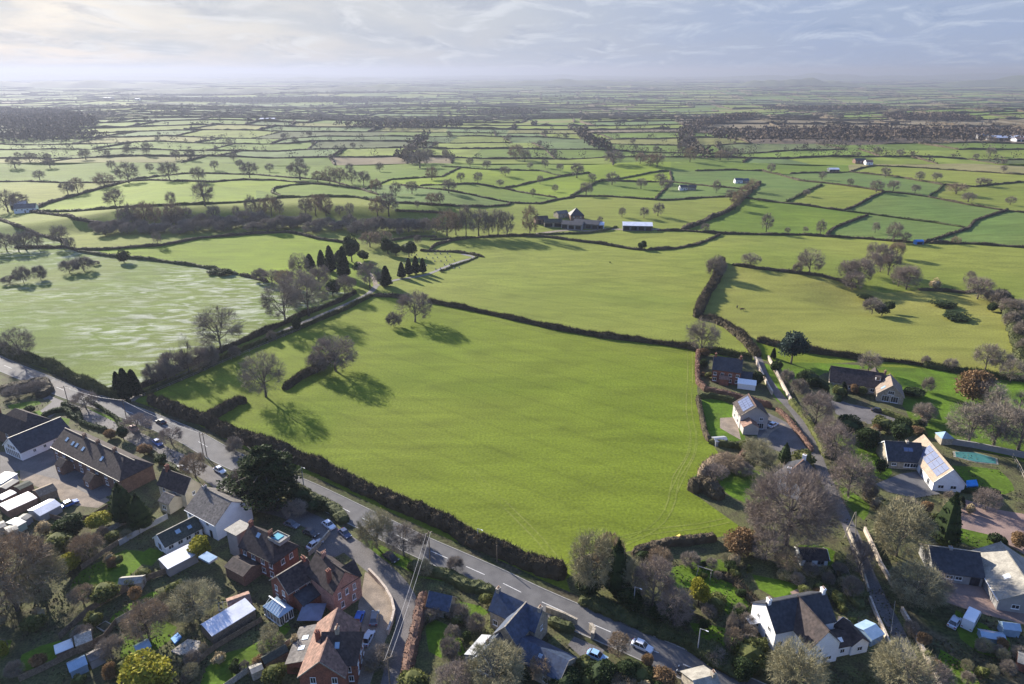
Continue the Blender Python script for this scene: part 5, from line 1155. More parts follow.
mb = MB(); mb.prism([cw.P(-.02, cw.W*.03, 2.98), cw.P(-.02, cw.W*.97, 2.98), cw.P(-.02, cw.W*.5, 7.1)], cw.ax*-.03); b.add(mb, 'gable_board', M_WHITE)
# dark roofed house above it
b = Bld('dark_house', (860, 398), 'long dark roofed stone house with glazed gable below the tree dotted lawn')
a = W3(b, (830,380.5), (884,388.5), None, 3.0, 6.9, M_STONE, M_BROWNT, w=10); dims('dk', a); a.chimney(a.L*1.0, m=M_DBRICK, h=1.2); a.wins(0, (.4, .55, .8), .9, 1.4, 1.3); a.ridge_tiles(M_BROWNT); dormer(a, 0, a.L*.88, .45, 1.6, 1.3, M_WHITE, M_BROWNT)
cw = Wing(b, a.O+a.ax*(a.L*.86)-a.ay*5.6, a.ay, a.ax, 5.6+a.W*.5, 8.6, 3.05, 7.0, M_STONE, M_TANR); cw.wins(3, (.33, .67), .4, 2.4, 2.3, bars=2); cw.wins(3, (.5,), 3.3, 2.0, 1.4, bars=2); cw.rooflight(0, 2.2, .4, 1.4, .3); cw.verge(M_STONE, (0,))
w_ = Wing(b, a.O+a.ax*(a.L*.7)+a.ay*a.W*.55, a.ay, a.ax, a.W*.6, 5.5, 3.1, 6.4, M_STONE, M_BROWNT)
# brick house with solar slope by the big field
b = Bld('solar_brick_house', (752, 438), 'grey gabled house with solar panelled red roof and sunlit side beside the big field')
p0 = at(740.8,415.4,5.0); p1 = at(733.8,402.7,5.0); O, ax, ay, L_, W_ = orth(p0, p1, None, 8); ay = Vector((-ax.y, ax.x, 0)); ay = ay if ay.x > 0 else -ay
W_ = abs((at(767.4,414,5.0)-p0).dot(ay)); a = Wing(b, O, ax, ay, L_, W_, 5.0, 8.4, mat('pale_side_render', (.44, .40, .37), (.36, .33, .31), .6, .9), M_BROWNT, wname='wall'); dims('sb', a)
a.solar(0, 1.0, a.L-1.0, .2, .9, 5, 3); a.verge(M_STONE, (0,)); a.ridge_tiles(M_REDT); a.wins(0, (.3, .7), 3.1, 1.1, 1.2); a.wins(0, (.3, .7), .8, 1.3, 1.5); a.wins(3, (.75,), .1, 2.2, 2.2, bars=2); a.wins(3, (.75,), 3.2, 1.2, 1.1)
w_ = Wing(b, a.O-a.ax*4.0+a.ay*.2, a.ax, a.ay, 4.0, 5.0, 2.7, 4.3, MATS['pale_side_render'], M_REDT, over=.2)
# brick house behind the copper hedge
b = Bld('red_brick_house', (727, 385), 'red brick house with white windows inside the copper hedge at the field corner')
a = W3(b, (712.8,369), (741,372.5), None, 5.5, 9.0, M_BRICK, M_SLATE, w=9.5); dims('rb', a); a.wins(0, (.1, .36, .64, .9), 3.2, 1.2, 1.2); a.wins(0, (.1, .64, .9), .8, 1.4, 1.3); a.win(0, a.L*.38, .1, 1.1, 2.1, door=True); a.chimney(a.L*.95, h=1.2); a.chimney(a.L*.05, h=1.2); a.verge(M_POT, (0,))
w_ = Wing(b, a.O+a.ax*(a.L*.27)-a.ay*1.8, a.ax, a.ay, 3.6, 2.0, 2.6, 3.6, M_BRICK, M_REDT, over=.2); w_ = Wing(b, a.O+a.ax*(a.L+.05)+a.ay*1, a.ax, a.ay, 4.2, 6, 2.7, 4.4, M_BRICK, M_SLATE, over=.2)
mb = MB(); c = at(747, 381, 2.6); c.z = 0
g = empty('marquee', c); tag(g, 'white marquee tent beside the red brick house', 'marquee'); 
m2 = MB(); m2.box((0, 0), a.ax, a.ay, 3.2, 2.4, .05, 2.2); m2.build('side_sheet', M_WPAINT, g); m2 = MB()
for sg in (-1, 1): m2.prism([a.ax*-3.4+a.ay*sg*2.6+Vector((0, 0, 2.2)), a.ax*3.4+a.ay*sg*2.6+Vector((0, 0, 2.2)), a.ax*3.4+Vector((0, 0, 3.3)), a.ax*-3.4+Vector((0, 0, 3.3))], (0, 0, .05))
m2.build('canopy', M_WPAINT, g)
# cottage hidden by the great beech
b = Bld('hidden_cottage', (798, 490), 'dark roofed cottage with white chimneys half hidden by the great spreading bare tree', 'cottage')
r0 = at(788,473,7.2); r1 = at(804.5,459,7.2); ax = (r1-r0); ax.z = 0; L_ = ax.length; ax.normalize(); ay = Vector((ax.y, -ax.x, 0)); O = Vector((r0.x, r0.y, 0))-ay*4
a = Wing(b, O, ax, ay, L_, 8, 4.4, 7.2, M_WHITE, M_SLATE); dims('cot', a); a.chimney(.4, m=M_WHITE); a.chimney(a.L-.4, m=M_WHITE); a.ridge_tiles(M_POT); a.wins(2, (.3, .7), 2.8, 1, 1.1)
# white summer house
b = Bld('summer_house', (815, 567), 'small white summer house with dark roof and two round arched windows on the lawn', 'summer house')
a = W3(b, (801.6,558.5), (828.5,559.5), None, 2.2, 3.4, M_WHITE, M_BROWNT, w=4.2); dims('sh', a); a.wins(0, (.28, .74), .6, 1.6, 1.2, fm=M_LEAD); a.verge(M_WPAINT, (0, 1))
# little pavilion by the stone wall
b = Bld('garden_pavilion', (943, 442), 'tiny stone pavilion with pale glass roof at the end of the garden wall', 'pavilion')
c = at(943, 442); a = Wing(b, c-Vector((1.8, 1.8, 0)), Vector((1, 0, 0)), Vector((0, 1, 0)), 3.6, 3.6, 2.4, 3.8, M_STONE, M_SKYG, hip=(1, 1), over=.2)
# house cut by the right edge
b = Bld('pink_house', (1030, 530), 'brown roofed house cut by the right edge beside the pink drive')
c = at(1036, 528); a = Wing(b, c, Vector((.35, -.94, 0)).normalized(), Vector((.94, .35, 0)).normalized(), 12, 9, 4.6, 7.6, M_PINKB, M_BROWNT, hip=(1, 0)); a.wins(0, (.3, .7), 2.8, 1.1, 1.2)
b = Bld('roadside_cottage', (722, 690), 'pale roofed cottage with chimney cut by the bottom edge beside the main road', 'cottage')
p0 = at(703,682,4.4); p1 = at(729,676,4.4); a = W3(b, (704,706), (726,700), None, 3.4, 5.4, M_STONE, M_PALET, w=8); a.chimney(a.L-.5, h=.9, m=M_STONE)

# ------------------------------------------------------------------ lean-to roofs, sheds, greenhouses in the gardens
def shed(name, q, ze, zr, wm, rm, label, cat='shed', rshift=.5, w=None, win=0, door=True, over=.15, **k):
    """q: three corner pixels at eaves height"""
    c = at(q[0][0], q[0][1]+4); b = Bld(name, c, label, cat)
    O, ax, ay, L_, W_ = orth(at(*q[0], ze), at(*q[1], ze), at(*q[2], ze) if w is None else None, w)
    a = Wing(b, O, ax, ay, L_, W_, ze, zr, wm, rm, over=over, rshift=rshift)
    if win: a.wins(0, (.5,) if L_ < 5 else (.3, .7), 1.0, min(1.2, L_*.3), .8)
    if door: a.win(1, a.W*.5, .05, .85, 1.8, door=True, fm=wm, gm=M_WOOD, bars=0)
    print('DIM shed', label[:30], round(L_, 1), round(W_, 1)); return a
M_MINT = mat('mint_paint', (0.36, 0.46, 0.40), (0.30, 0.40, 0.35), 1, .7); M_PINKISH = mat('pale_pink_roof', (0.66, 0.58, 0.56), (0.56, 0.50, 0.48), 1, .6)
shed('lean_to', [(168,569),(197,554),(190,544)], 2.4, 2.9, M_GREYR, M_METAL, 'long pale blue metal roofed outbuilding below the white bungalow', 'outbuilding', rshift=.9)
shed('long_shed', [(212,636),(255,609.5),(242,600)], 2.4, 3.0, M_WOOD, M_METAL, 'very long shed with bright pale metal roof left of the conservatory', 'outbuilding', rshift=.85)
shed('caravan_shed', [(1,484),(17,474),(12,468)], 2.4, 2.6, M_METAL, M_WPAINT, 'white flat roofed cabin at the left edge below the glazed gable', 'cabin')
shed('store', [(8,511),(37,498),(28,492)], 2.3, 2.5, M_DBRICK, M_PINKISH, 'long pale pink roofed store, longest of the row at the left edge', 'store')
shed('store', [(2,500),(16,493),(11,490)], 2.2, 2.4, M_DBRICK, M_WPAINT, 'short white roofed store above the long pink roofed store', 'store')
shed('workshop', [(40,497),(57,490),(52,483)], 2.4, 3.4, M_WOOD, M_WOOD, 'brown wooden workshop between the yard and the store row', 'shed')
shed('glazed_shed', [(40,516),(61,505),(54,497)], 2.2, 3.0, M_LEAD, M_METAL, 'pale blue roofed shed beside the car under a blue tarpaulin', 'shed')
shed('garden_shed', [(17,527),(26,522),(19,516)], 2.0, 2.3, M_MINT, M_LEAD, 'mint green garden shed with pale top at the lower left')
shed('garden_shed', [(-2,529),(6,526),(1,522)], 2.0, 2.3, M_PALEW, M_PALET, 'pale roofed shed cut by the left edge')
shed('garden_shed', [(8,533),(18,529),(12,525)], 2.0, 2.2, M_PALEW, M_PALET, 'low pale shed just right of the one cut by the left edge')
shed('store', [(6,489),(19,481),(14,477)], 2.0, 2.3, M_DBRICK, M_PALET, 'narrow store with a pale edge below the white flat roofed cabin', 'store')
shed('store', [(20,490),(33,484),(29,480)], 2.0, 2.3, M_DBRICK, M_FELT, 'dark roofed store in the middle of the yard row', 'store')
shed('garden_shed', [(26,520),(32,516),(27,512)], 1.9, 2.3, M_LEAD, M_PALET, 'small grey shed below the long pink roofed store')
shed('garden_shed', [(76,646),(92,640),(82,631)], 2.1, 2.9, M_WOOD, M_PALEW, 'brown felt roofed garden shed beside raised beds at the lower left')
shed('cold_frame', [(56,654),(73,647),(69,640)], 1.0, 1.3, M_POT, M_WPAINT, 'low white topped cold frame left of the brown garden shed', 'cold frame', win=0, door=False)
shed('greenhouse', [(70,672),(87,664),(80,657)], 1.9, 2.8, M_SKYG, M_SKYG, 'small pale green greenhouse at the bottom left', 'greenhouse', win=0)
shed('garden_shed', [(90,662),(104,655),(97,649)], 2.0, 2.7, M_GREYR, M_GREYT, 'grey shed behind the small greenhouse at the bottom left')
shed('greenhouse', [(138,653),(151,646),(145,640)], 1.9, 2.7, M_SKYG, M_SKYG, 'glass greenhouse below the round bare tree in the left gardens', 'greenhouse', win=0)
shed('garden_shed', [(118,585),(141,583),(136,576)], 1.9, 2.6, M_PALEW, M_PALET, 'whitish garden shed beside a round shrub in the long garden')
shed('wooden_shed', [(265,664),(288,651),(284,644)], 2.1, 2.8, M_WOOD, M_FELT, 'dark felt roofed shed below the conservatory garden')
shed('wooden_shed', [(252,674),(263,669),(259,663)], 1.9, 2.2, M_PALEW, M_PALET, 'small pale shed at the foot of the conservatory garden')
shed('garage', [(230,611),(252,603),(244,593)], 2.3, 3.2, M_DBRICK, M_REDT, 'orange roofed brick outhouse between the brick house and conservatory', 'outhouse')
shed('greenhouse', [(872,640),(884,634),(879,614)], 1.9, 2.6, M_SKYG, M_SKYG, 'pale green greenhouse beside the lane and the white farmhouse', 'greenhouse', win=0)
shed('greenhouse', [(1004,629),(1021,631),(1021,624)], 1.9, 2.7, M_SKYG, M_SKYG, 'glass greenhouse right of the motorhome at the right edge', 'greenhouse', win=0)
shed('polytunnel', [(982,637),(1006,641),(1007,634)], 1.2, 1.7, M_SKYG, M_SKYG, 'low row of glazed frames beside the motorhome', 'cold frame', win=0, door=False)
shed('garden_shed', [(1018,662),(1034,668),(1038,658)], 2.0, 2.8, M_BRICK, M_PALET, 'red sided shed with pale roof cut by the right edge')
shed('garden_shed', [(648,448),(654,446),(651,444)], 1.5, 1.9, M_WOOD, M_FELT, 'tiny') if False else None
shed('garden_shed', [(716,442),(728,441),(727,436)], 1.7, 2.2, M_LEAD, M_LEAD, 'small grey covered shed in the hedged lawn beside the big field')
shed('garage', [(168,620),(185,612),(178,606)], 2.0, 2.6, M_WOOD, M_FELT, 'x') if False else None
# ------------------------------------------------------------------ farms and houses of the middle distance
def farm(px, dims_, ang, ze, zr, wm, rm, label, cat='barn', name='barn', hip=(0, 0), front=0):
    c = at(*px); b = Bld(name, c, label, cat); ax = Vector((math.cos(R(ang)), math.sin(R(ang)), 0)); ay = Vector((-ax.y, ax.x, 0)); L_, W_ = dims_
    a = Wing(b, c-ax*(L_/2)-ay*(W_/2), ax, ay, L_, W_, ze, zr, wm, rm, hip=hip, over=.3)
    if front: 
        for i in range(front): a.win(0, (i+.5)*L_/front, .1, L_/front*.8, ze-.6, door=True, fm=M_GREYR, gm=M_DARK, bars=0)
    else: a.wins(0, [(i+.5)/max(1, int(L_/4)) for i in range(max(1, int(L_/4)))], ze-1.8, 1.1, 1.1); a.wins(0, (.5,), .1, 1.2, 2.1, door=True)
    return a
farm((637,229), (22,13), -6, 3.8, 5.4, M_LEADD, M_METAL, 'long metal clad barn with dark open front standing alone in the fields', front=4)
farm((576,219), (11,11), 5, 4.0, 9.0, M_DBRICK, M_SLATE, 'farm building with steep pyramid roof in the middle of the farmyard', 'farmhouse', 'farmhouse', hip=(1, 1))
farm((587,227), (20,12), -20, 3.6, 5.6, M_LEADD, M_SLATE, 'dark roofed barn right of the pyramid roofed farmhouse', front=4)
farm((573,228), (16,10), -20, 3.6, 5.4, M_GREYR, M_SLATE, 'low grey farm shed in front of the pyramid roof', front=3)
farm((553,226), (14,8), 0, 3.6, 5.6, M_STONE, M_FELT, 'small dark barn left of the pyramid roofed farmhouse', front=2)
farm((541,223), (10,8), 10, 3.6, 5.6, M_DBRICK, M_BROWNT, 'brown roofed outbuilding at the left end of the farmyard', front=2)
farm((561,217), (10,7), 30, 3.4, 5.2, M_STONE, M_GREYT, 'grey roofed farm cottage behind the farmyard', 'cottage', 'cottage')
farm((598,228), (9,7), -10, 3.2, 4.8, M_METAL, M_METAL, 'small pale shed at the right end of the farmyard', front=2)
farm((683,190), (8,6), 10, 3.2, 5.4, M_WHITE, M_SLATE, 'pale farmhouse among bare trees in the middle distance', 'farmhouse', 'farmhouse')
farm((692,190), (8,6), -15, 3.2, 5.2, M_STONE, M_SLATE, 'grey farmhouse just right of the pale farmhouse', 'farmhouse', 'farmhouse')
farm((738,183), (8,6), 0, 3.4, 5.2, M_WHITE, M_BSLATE, 'white house beyond the thick russet tree line', 'house', 'house')
farm((745,183), (7,5), 20, 3, 4.8, M_STONE, M_BSLATE, 'smaller grey house right of the white one beyond the russet tree line', 'house', 'house')
farm((859,163), (14,9), 0, 3.6, 6, M_DBRICK, M_SLATE, 'dark roofed farm buildings beside the large buff field', 'farmhouse', 'farmhouse')
farm((868,164.5), (9,7), 0, 3.6, 6, M_WHITE, M_REDT, 'pale farmhouse with red roof right of the dark farm buildings', 'farmhouse', 'farmhouse')
farm((833,171.5), (12,8), 0, 3, 4.5, M_LEADD, M_METAL, 'pale metal shed in the hedge left of the buff field', 'shed', 'barn', front=3)
farm((1005,140), (60,24), 0, 5, 8, M_GREYR, M_METAL, 'wide pale industrial barn near the right edge far away', front=6)
farm((1020,142), (24,16), 0, 5, 8, M_WHITE, M_REDT, 'white and red far barn cut by the right edge', front=3)
farm((982,138), (26,16), 0, 5, 8, M_GREYR, M_BSLATE, 'blue roofed far barn left of the wide industrial barn', front=3)
farm((921,116), (90,20), 0, 4, 6, M_WHITE, M_WPAINT, 'thin white streak of glasshouses far on the right plain', 'glasshouse', 'glasshouse', front=8)
farm((138,100.5), (26,20), 0, 10, 13, M_WHITE, M_WPAINT, 'bright white distant factory on the hazy plain at the left', 'factory', 'factory', front=3)
farm((109,98.5), (60,30), 0, 6, 8, M_WHITE, M_METAL, 'long pale distant factory left of the bright white one', 'factory', 'factory', front=4)
farm((268,120.5), (36,16), 3, 4, 6, M_BSLATE, M_METAL, 'blue grey distant works below the left horizon with drifting smoke', 'factory', 'factory', front=5)
farm((27,212), (16,9), 20, 4, 7, M_WHITE, M_GREYT, 'small white farm at the far left where the hedges meet', 'farmhouse', 'farmhouse')
farm((20,208), (12,8), 20, 3.5, 6, M_GREYR, M_METAL, 'grey farm shed behind the small white farm at far left', front=2)
farm((918,244), (5,4), 0, 2.4, 3.0, mat('blue_paint', (0.05, 0.22, 0.62), (0.04, 0.18, 0.5), 1, .5), MATS['blue_paint'], 'bright blue tank shed in the hedge corner right of the copse', 'shed', 'tank_shed', front=1)
# ------------------------------------------------------------------ cars
def carpaint(name, c): return mat(name, c, c, 1, .3, spec=.6)
CP_ = {'white': carpaint('car_white', (.70, .72, .75)), 'silver': carpaint('car_silver', (.42, .46, .52)), 'blue': carpaint('car_blue', (.03, .12, .40)), 'sky': carpaint('car_pale_blue', (.25, .42, .62)), 'black': carpaint('car_black', (.02, .022, .028)),
       'grey': carpaint('car_grey', (.12, .13, .15)), 'red': carpaint('car_red', (.35, .05, .05)), 'navy': carpaint('car_navy', (.03, .05, .12))}
M_TYRE = mat('tyre_rubber', (.015, .015, .015), None, 1, .8); M_RIM = mat('alloy_rim', (.4, .4, .42), None, 1, .35, metal=.6); M_LAMP = mat('lamp_glass', (.6, .62, .6), None, 1, .1, spec=.8); M_RLAMP = mat('rear_lamp', (.3, .01, .01), None, 1, .2)
def make_car(px, toward, colour, label, L_=4.4, W_=1.8, H_=1.48, van=False, cat='car', name='parked_car', group=None):
    p = at(*px); q = at(*toward); d = q-p; d.z = 0; o = empty(name, (p.x, p.y, p.z+.03+(.02 if name != 'x' else 0)), math.atan2(d.y, d.x)); tag(o, label, cat, group)
    m = CP_[colour]; l = L_/2; w_ = W_/2
    if van: side = [(-l, .35), (-l, H_*.55), (-l*.96, H_*.97), (-l*.2, H_), (l*.42, H_*.97), (l*.70, H_*.56), (l*.97, H_*.45), (l, .35)]
    else: side = [(-l, .35), (-l, .80), (-l*.93, .92), (-l*.62, .95), (l*.42, .93), (l*.90, .74), (l, .60), (l, .35)]
    def loft(prof, ws, m, nm):
        vs = []; fs = []; n = len(prof); cols = []
        for (y, k) in ws:
            for (x, z) in prof: vs.append((x*k[0], y, .35+(z-.35)*k[1]))
        for i in range(len(ws)-1):
            for j in range(n): a = i*n+j; b_ = i*n+(j+1) % n; fs.append((a, b_, b_+n, a+n))
        fs.append(tuple(range(n-1, -1, -1))); fs.append(tuple(range((len(ws)-1)*n, len(ws)*n)))
        return mesh_obj(nm, vs, fs, m, o, smooth=False)
    loft([(x, z-.12) for x, z in side], [(-w_, (.95, .9)), (-w_*.92, (1, 1)), (w_*.92, (1, 1)), (w_, (.95, .9))], m, 'body')
    if not van:
        cab = MB(); b0 = [(-l*.78, -w_*.9), (l*.42, -w_*.9), (l*.42, w_*.9), (-l*.78, w_*.9)]; t0 = [(-l*.52, -w_*.68), (l*.10, -w_*.68), (l*.10, w_*.68), (-l*.52, w_*.68)]
        n = 0; vs = [(x, y, .82) for x, y in b0]+[(x, y, H_-.06) for x, y in t0]
        mesh_obj('windows', vs, [(0, 1, 5, 4), (1, 2, 6, 5), (2, 3, 7, 6), (3, 0, 4, 7), (4, 5, 6, 7)], M_GLASS, o)
        r = MB(); r.prism([(t0[0][0]-.04, t0[0][1]-.04, H_-.06), (t0[1][0]+.04, t0[1][1]-.04, H_-.06), (t0[2][0]+.04, t0[2][1]+.04, H_-.06), (t0[3][0]-.04, t0[3][1]+.04, H_-.06)], (0, 0, .06)); r.build('roof_panel', m, o)
        pl = MB()
        for (x0, x1) in ((l*.42, l*.10), (-l*.78, -l*.52), (-l*.12, -l*.14)):
            for s1 in (-1, 1): pl.tube((x0, s1*w_*.905, .82), (x1, s1*w_*.69, H_-.04), .045, .04, 4)
        pl.build('pillars', m, o)
    else:
        mesh_obj('windscreen', [(l*.70+.02, -w_*.82, H_*.50), (l*.70+.02, w_*.82, H_*.50), (l*.45+.03, w_*.76, H_*.88), (l*.45+.03, -w_*.76, H_*.88)], [(0, 1, 2, 3)], M_GLASS, o)
        for s1 in (-1, 1): g = MB(); g.box((l*-.1, s1*(w_+.005)), (1, 0), (0, 1), l*.5, .01, H_*.5, H_*.78); g.build('side_window', M_GLASS, o)
    for sx in (-1, 1):
        for sy in (-1, 1):
            wm = MB(); wm.tube((sx*l*.64, sy*(w_-.20), .32), (sx*l*.64, sy*(w_+.01), .32), .32, .32, 14); wh = wm.build('wheel', M_TYRE, o)
            wm = MB(); wm.tube((sx*l*.64, sy*(w_), .32), (sx*l*.64, sy*(w_+.025), .32), .19, .17, 10); wm.build('rim', M_RIM, wh)
    for sy in (-1, 1):
        g = MB(); g.box((l*.97, sy*w_*.68), (1, 0), (0, 1), .08, .22, .50, .66); g.build('headlight', M_LAMP, o)
        g = MB(); g.box((-l*.985, sy*w_*.72), (1, 0), (0, 1), .06, .18, .58, .78); g.build('tail_light', M_RLAMP, o)
    return o
make_car((642,648), (660,656), 'white', 'white car driving on the main road with a silver roof', name='moving_car', L_=4.6, H_=1.6)
make_car((688,675), (670,667), 'black', 'dark car on the main road near the bottom edge', name='moving_car')
make_car((161,423), (150,418), 'black', 'dark car crossing the tree shadow on the main road', name='moving_car')
for a in [((134,430),(144,436),'red','red car beside the dark round bush on the side road'), ((158,444),(168,452),'blue','dark blue car with bright roof parked on the side road',4.7), ((182,470.5),(192,476),'white','white car parked behind the terrace end'),
  ((220,471.5),(230,477),'white','white car under the bare bush, left of a second white car'), ((234,479.5),(244,485),'silver','silver car parked right of the white car under the bush'), ((274,498.5),(280,503),'sky','pale blue car in the deep shade of the cedar'),
  ((329,526.5),(338,533),'white','white estate car at the bend of the side road'), ((345,535),(354,543),'navy','dark navy car parked behind the white estate car'), ((311,534.5),(322,539),'black','black car outside the large brick house'),
  ((292,526),(303,530),'grey','dark grey car in shade above the roof terrace'), ((315,546),(323,541),'silver','silver blue car parked outside the gabled brick house'), ((391,559),(402,566),'black','black car in shade beside the green bank'),
  ((359,620),(364,606),'blue','bright blue car in the walled gravel bay'), ((374.6,620),(377,606),'grey','dark grey car right of the bright blue car in the gravel bay'), ((368,640),(372,632),'silver','small pale car half hidden behind the bottom brick house'),
  ((597,658),(606,662),'sky','pale blue car parked in front of the cottage drive'), ((773,426),(779,423),'white','white car parked beside the grey gabled solar house'), ((954,624),(958,618),'silver','silver car parked left of the motorhome'),
  ((878,412),(888,414),'black','black car outside the dark roofed stone house'), ((70,505),(82,500),'blue','car under a bright blue tarpaulin in the left yard')]:
    make_car(*a[:4], **({'L_': a[4]} if len(a) > 4 else {}))
make_car((970,622), (976,611), 'white', 'large white motorhome parked on the pink drive', L_=7.0, W_=2.3, H_=2.9, van=True, cat='motorhome', name='motorhome')
# ------------------------------------------------------------------ walls, fences, poles
def wall(name, P, h, t, m, label, cat='wall', cap=None, zoff=0):
    W_ = [at(*p) for p in P]; W_ = resample(W_, 4); N_ = normals2(W_); b = W_[0].copy(); root = empty(name, b); tag(root, label, cat); mb = MB(); cp = MB()
    for i in range(len(W_)-1):
        p, q = W_[i], W_[i+1]
        for M_, tt, z0, z1 in ((mb, t/2, -.3, h), (cp, t/2+.06, h+.002, h+.09)):
            M_.prism([p+N_[i]*tt+Vector((0, 0, z0)), q+N_[i+1]*tt+Vector((0, 0, z0)), q+N_[i+1]*tt+Vector((0, 0, z1)), p+N_[i]*tt+Vector((0, 0, z1))], -N_[i]*tt*2)
    o = mb.build('wall_face', m, root, b); cp.build('coping', cap or m, root, b); return root
def fence(P, h, m, label, name='fence', step=2.4, rails=2, solid=False, cat='fence'):
    W_ = resample([at(*p) for p in P], step); N_ = normals2(W_); b = W_[0].copy(); root = empty(name, b); tag(root, label, cat)
    ps = MB(); rl = MB()
    for i, p in enumerate(W_):
        d = Vector((-N_[i].y, N_[i].x, 0)); m_p = MB(); m_p.box(p, d, N_[i], .06, .06, p.z-.2, p.z+h+.06)
        if i < 100: m_p.build('post', m, root, b)
    for i in range(len(W_)-1):
        p, q = W_[i], W_[i+1]
        if solid: rl.prism([p+Vector((0, 0, .05)), q+Vector((0, 0, .05)), q+Vector((0, 0, h)), p+Vector((0, 0, h))], N_[i]*.04)
        else:
            for k in range(rails): z = h*(k+1)/rails-.1; rl.prism([p+Vector((0, 0, z)), q+Vector((0, 0, z)), q+Vector((0, 0, z+.12)), p+Vector((0, 0, z+.12))], N_[i]*.05)
    rl.build('panels' if solid else 'rails', m, root, b); return root
M_PALEWALL = mat('pale_wall', (0.50, 0.42, 0.33), (0.38, 0.32, 0.26), 1, .9, 6, fine=3)  # two pale tones mixed by noise for garden and lane walls
wall('garden_wall', [(755,360),(761,374),(767,386),(772,395)], 1.5, .45, M_PALEWALL, 'pale wall on the left side of the green walled lane')
wall('garden_wall', [(768,359),(775,372),(783,388),(791,403)], 1.5, .45, M_PALEWALL, 'pale wall on the right side of the green walled lane')
wall('lane_wall', [(864,531),(872,548),(880,566),(893,588)], 1.3, .4, M_PALEWALL, 'long pale wall beside the sunken lane above the farmhouse')
wall('lane_wall', [(901,611),(909,625),(916,640),(926,660),(940,690)], 1.2, .4, M_PALEWALL, 'pale wall along the lane at the bottom right')
wall('lane_wall', [(869,600),(878,622),(887,642),(899,667)], 1.2, .3, M_PALEWALL, 'thin pale wall left of the lane beside the greenhouse')
wall('lane_wall', [(847,530),(853,545),(858,558),(868,592)], 1.0, .3, M_STONE, 'stone wall left of the sunken lane near the A shaped pole')
wall('stone_wall', [(936,439),(950,444),(975,448),(1000,453),(1024,458),(1060,466)], 1.9, .5, M_GREYR, 'long grey garden wall running to the right edge')
wall('parking_wall', [(369,573),(378,582),(386,592),(392,603),(394.5,614),(392,624),(388,635)], 1.3, .4, M_PALEWALL, 'curved pale wall around the gravel parking bay')
wall('yard_wall', [(546,612),(565,619),(577,625)], 1.6, .4, M_STONE, 'stone wall joining the slate house to the roadside gate'); wall('yard_wall', [(592,640),(594,634),(590,629)], 1.8, .6, M_STONE, 'short stone pier wall at the cottage drive')
wall('yard_wall', [(330,534),(318,548),(309,556)], 1.3, .3, M_STONE, 'low wall between parked cars and the gabled brick house')
wall('garden_wall', [(895,584),(915,586),(933,588)], 1.3, .35, M_STONE, 'short stone wall left of the long bungalow')
fence([(132,402),(145,396),(170,386),(205,371),(240,356),(268,344),(300,330),(330,313),(345,306),(368,296)], 1.2, M_PALET, 'pale rail fence along the narrow lane up to the cemetery', step=4)
fence([(103,536),(125,524)], 1.6, M_PALEW, 'short pale fence left of the mossy bungalow', solid=True); fence([(82,570),(120,544),(140,534)], 1.6, M_WOOD, 'brown board fence running down from the cream house garden', solid=True)
fence([(120,546),(145,531),(168,519)], 1.7, M_LEAD, 'blue grey board fence left of the mossy bungalow', solid=True); fence([(117,624),(145,608),(168,596)], 1.5, M_PALEW, 'pale top fence of the long narrow lawn', solid=True)
fence([(20,682),(48,669),(75,655),(105,640),(117,624)], 1.6, M_WOOD, 'long brown fence between the lowest left gardens', solid=True); fence([(60,640),(90,612),(118,596),(150,580),(178,570)], 1.7, M_WOOD, 'long dark fence above the narrow lawn', solid=True)
fence([(225,690),(250,672),(275,655),(300,638)], 1.6, M_PALEW, 'pale fence left of the orange brick house garden', solid=True); fence([(188,672),(215,650),(245,632),(262,622)], 1.5, M_WOOD, 'brown fence behind the very long pale shed', solid=True)
fence([(40,515),(62,522),(90,520),(110,508)], 1.6, M_WOOD, 'board fence below the left yard', solid=True); fence([(20,536),(45,545),(75,528)], 1.6, M_WOOD, 'dark fence under the mint green shed', solid=True)
fence([(894,606),(892,620),(890,636)], 1.3, M_PALET, 'thin pale gate fence across the lane at the greenhouse'); fence([(1012,458),(1020,472),(1028,490)], 1.6, M_PALEW, 'pale timber fence right of the pool garden')
fence([(796,548),(806,543),(818,541)], 1.0, M_PALEW, 'low pale rail behind the white summer house'); fence([(838,560),(846,570),(850,580)], 1.0, M_PALEW, 'low pale rail right of the white summer house')
fence([(700,660),(715,655),(730,660)], 1.0, M_WOOD, 'low garden fence above the main road near the bottom edge')
def hedge_px(P, w_, h, m, label, seed, dens=26, cs=.34, rag=.12):
    o = hedge_mesh('garden_hedge', [at(*p) for p in P], w_*.8, h*.85, m, seed, 1.0, dens*1.3, cs, rag*1.6, 0 if rag < .2 else 20); tag(o, label, 'hedge'); return o
hedge_px([(698,352),(697,372),(698,384),(705,391),(725,396),(750,402),(772,408)], 2.2, 2.4, M_HEDGER, 'long copper red beech hedge around the red brick house', 201, 34)
hedge_px([(698,398),(712,398),(736,403)], 1.8, 2.4, M_HEDGEG, 'dark green hedge on the top side of the small square lawn', 202)
hedge_px([(697,399),(701,415),(705,435),(709,442)], 1.8, 2.4, M_HEDGE, 'brown hedge on the left side of the small square lawn', 203); hedge_px([(709,443),(722,446),(741,449)], 2.0, 2.6, M_HEDGEG, 'dark hedge on the bottom side of the small square lawn', 204)
hedge_px([(737,462),(744,455),(752,445)], 2.4, 2.4, M_HEDGER, 'copper hedge below the grey gabled solar house', 205)
hedge_px([(776,410),(786,418),(800,436),(812,452)], 1.8, 1.6, M_HEDGER, 'reddish hedge along the left of the sunken lane', 206)
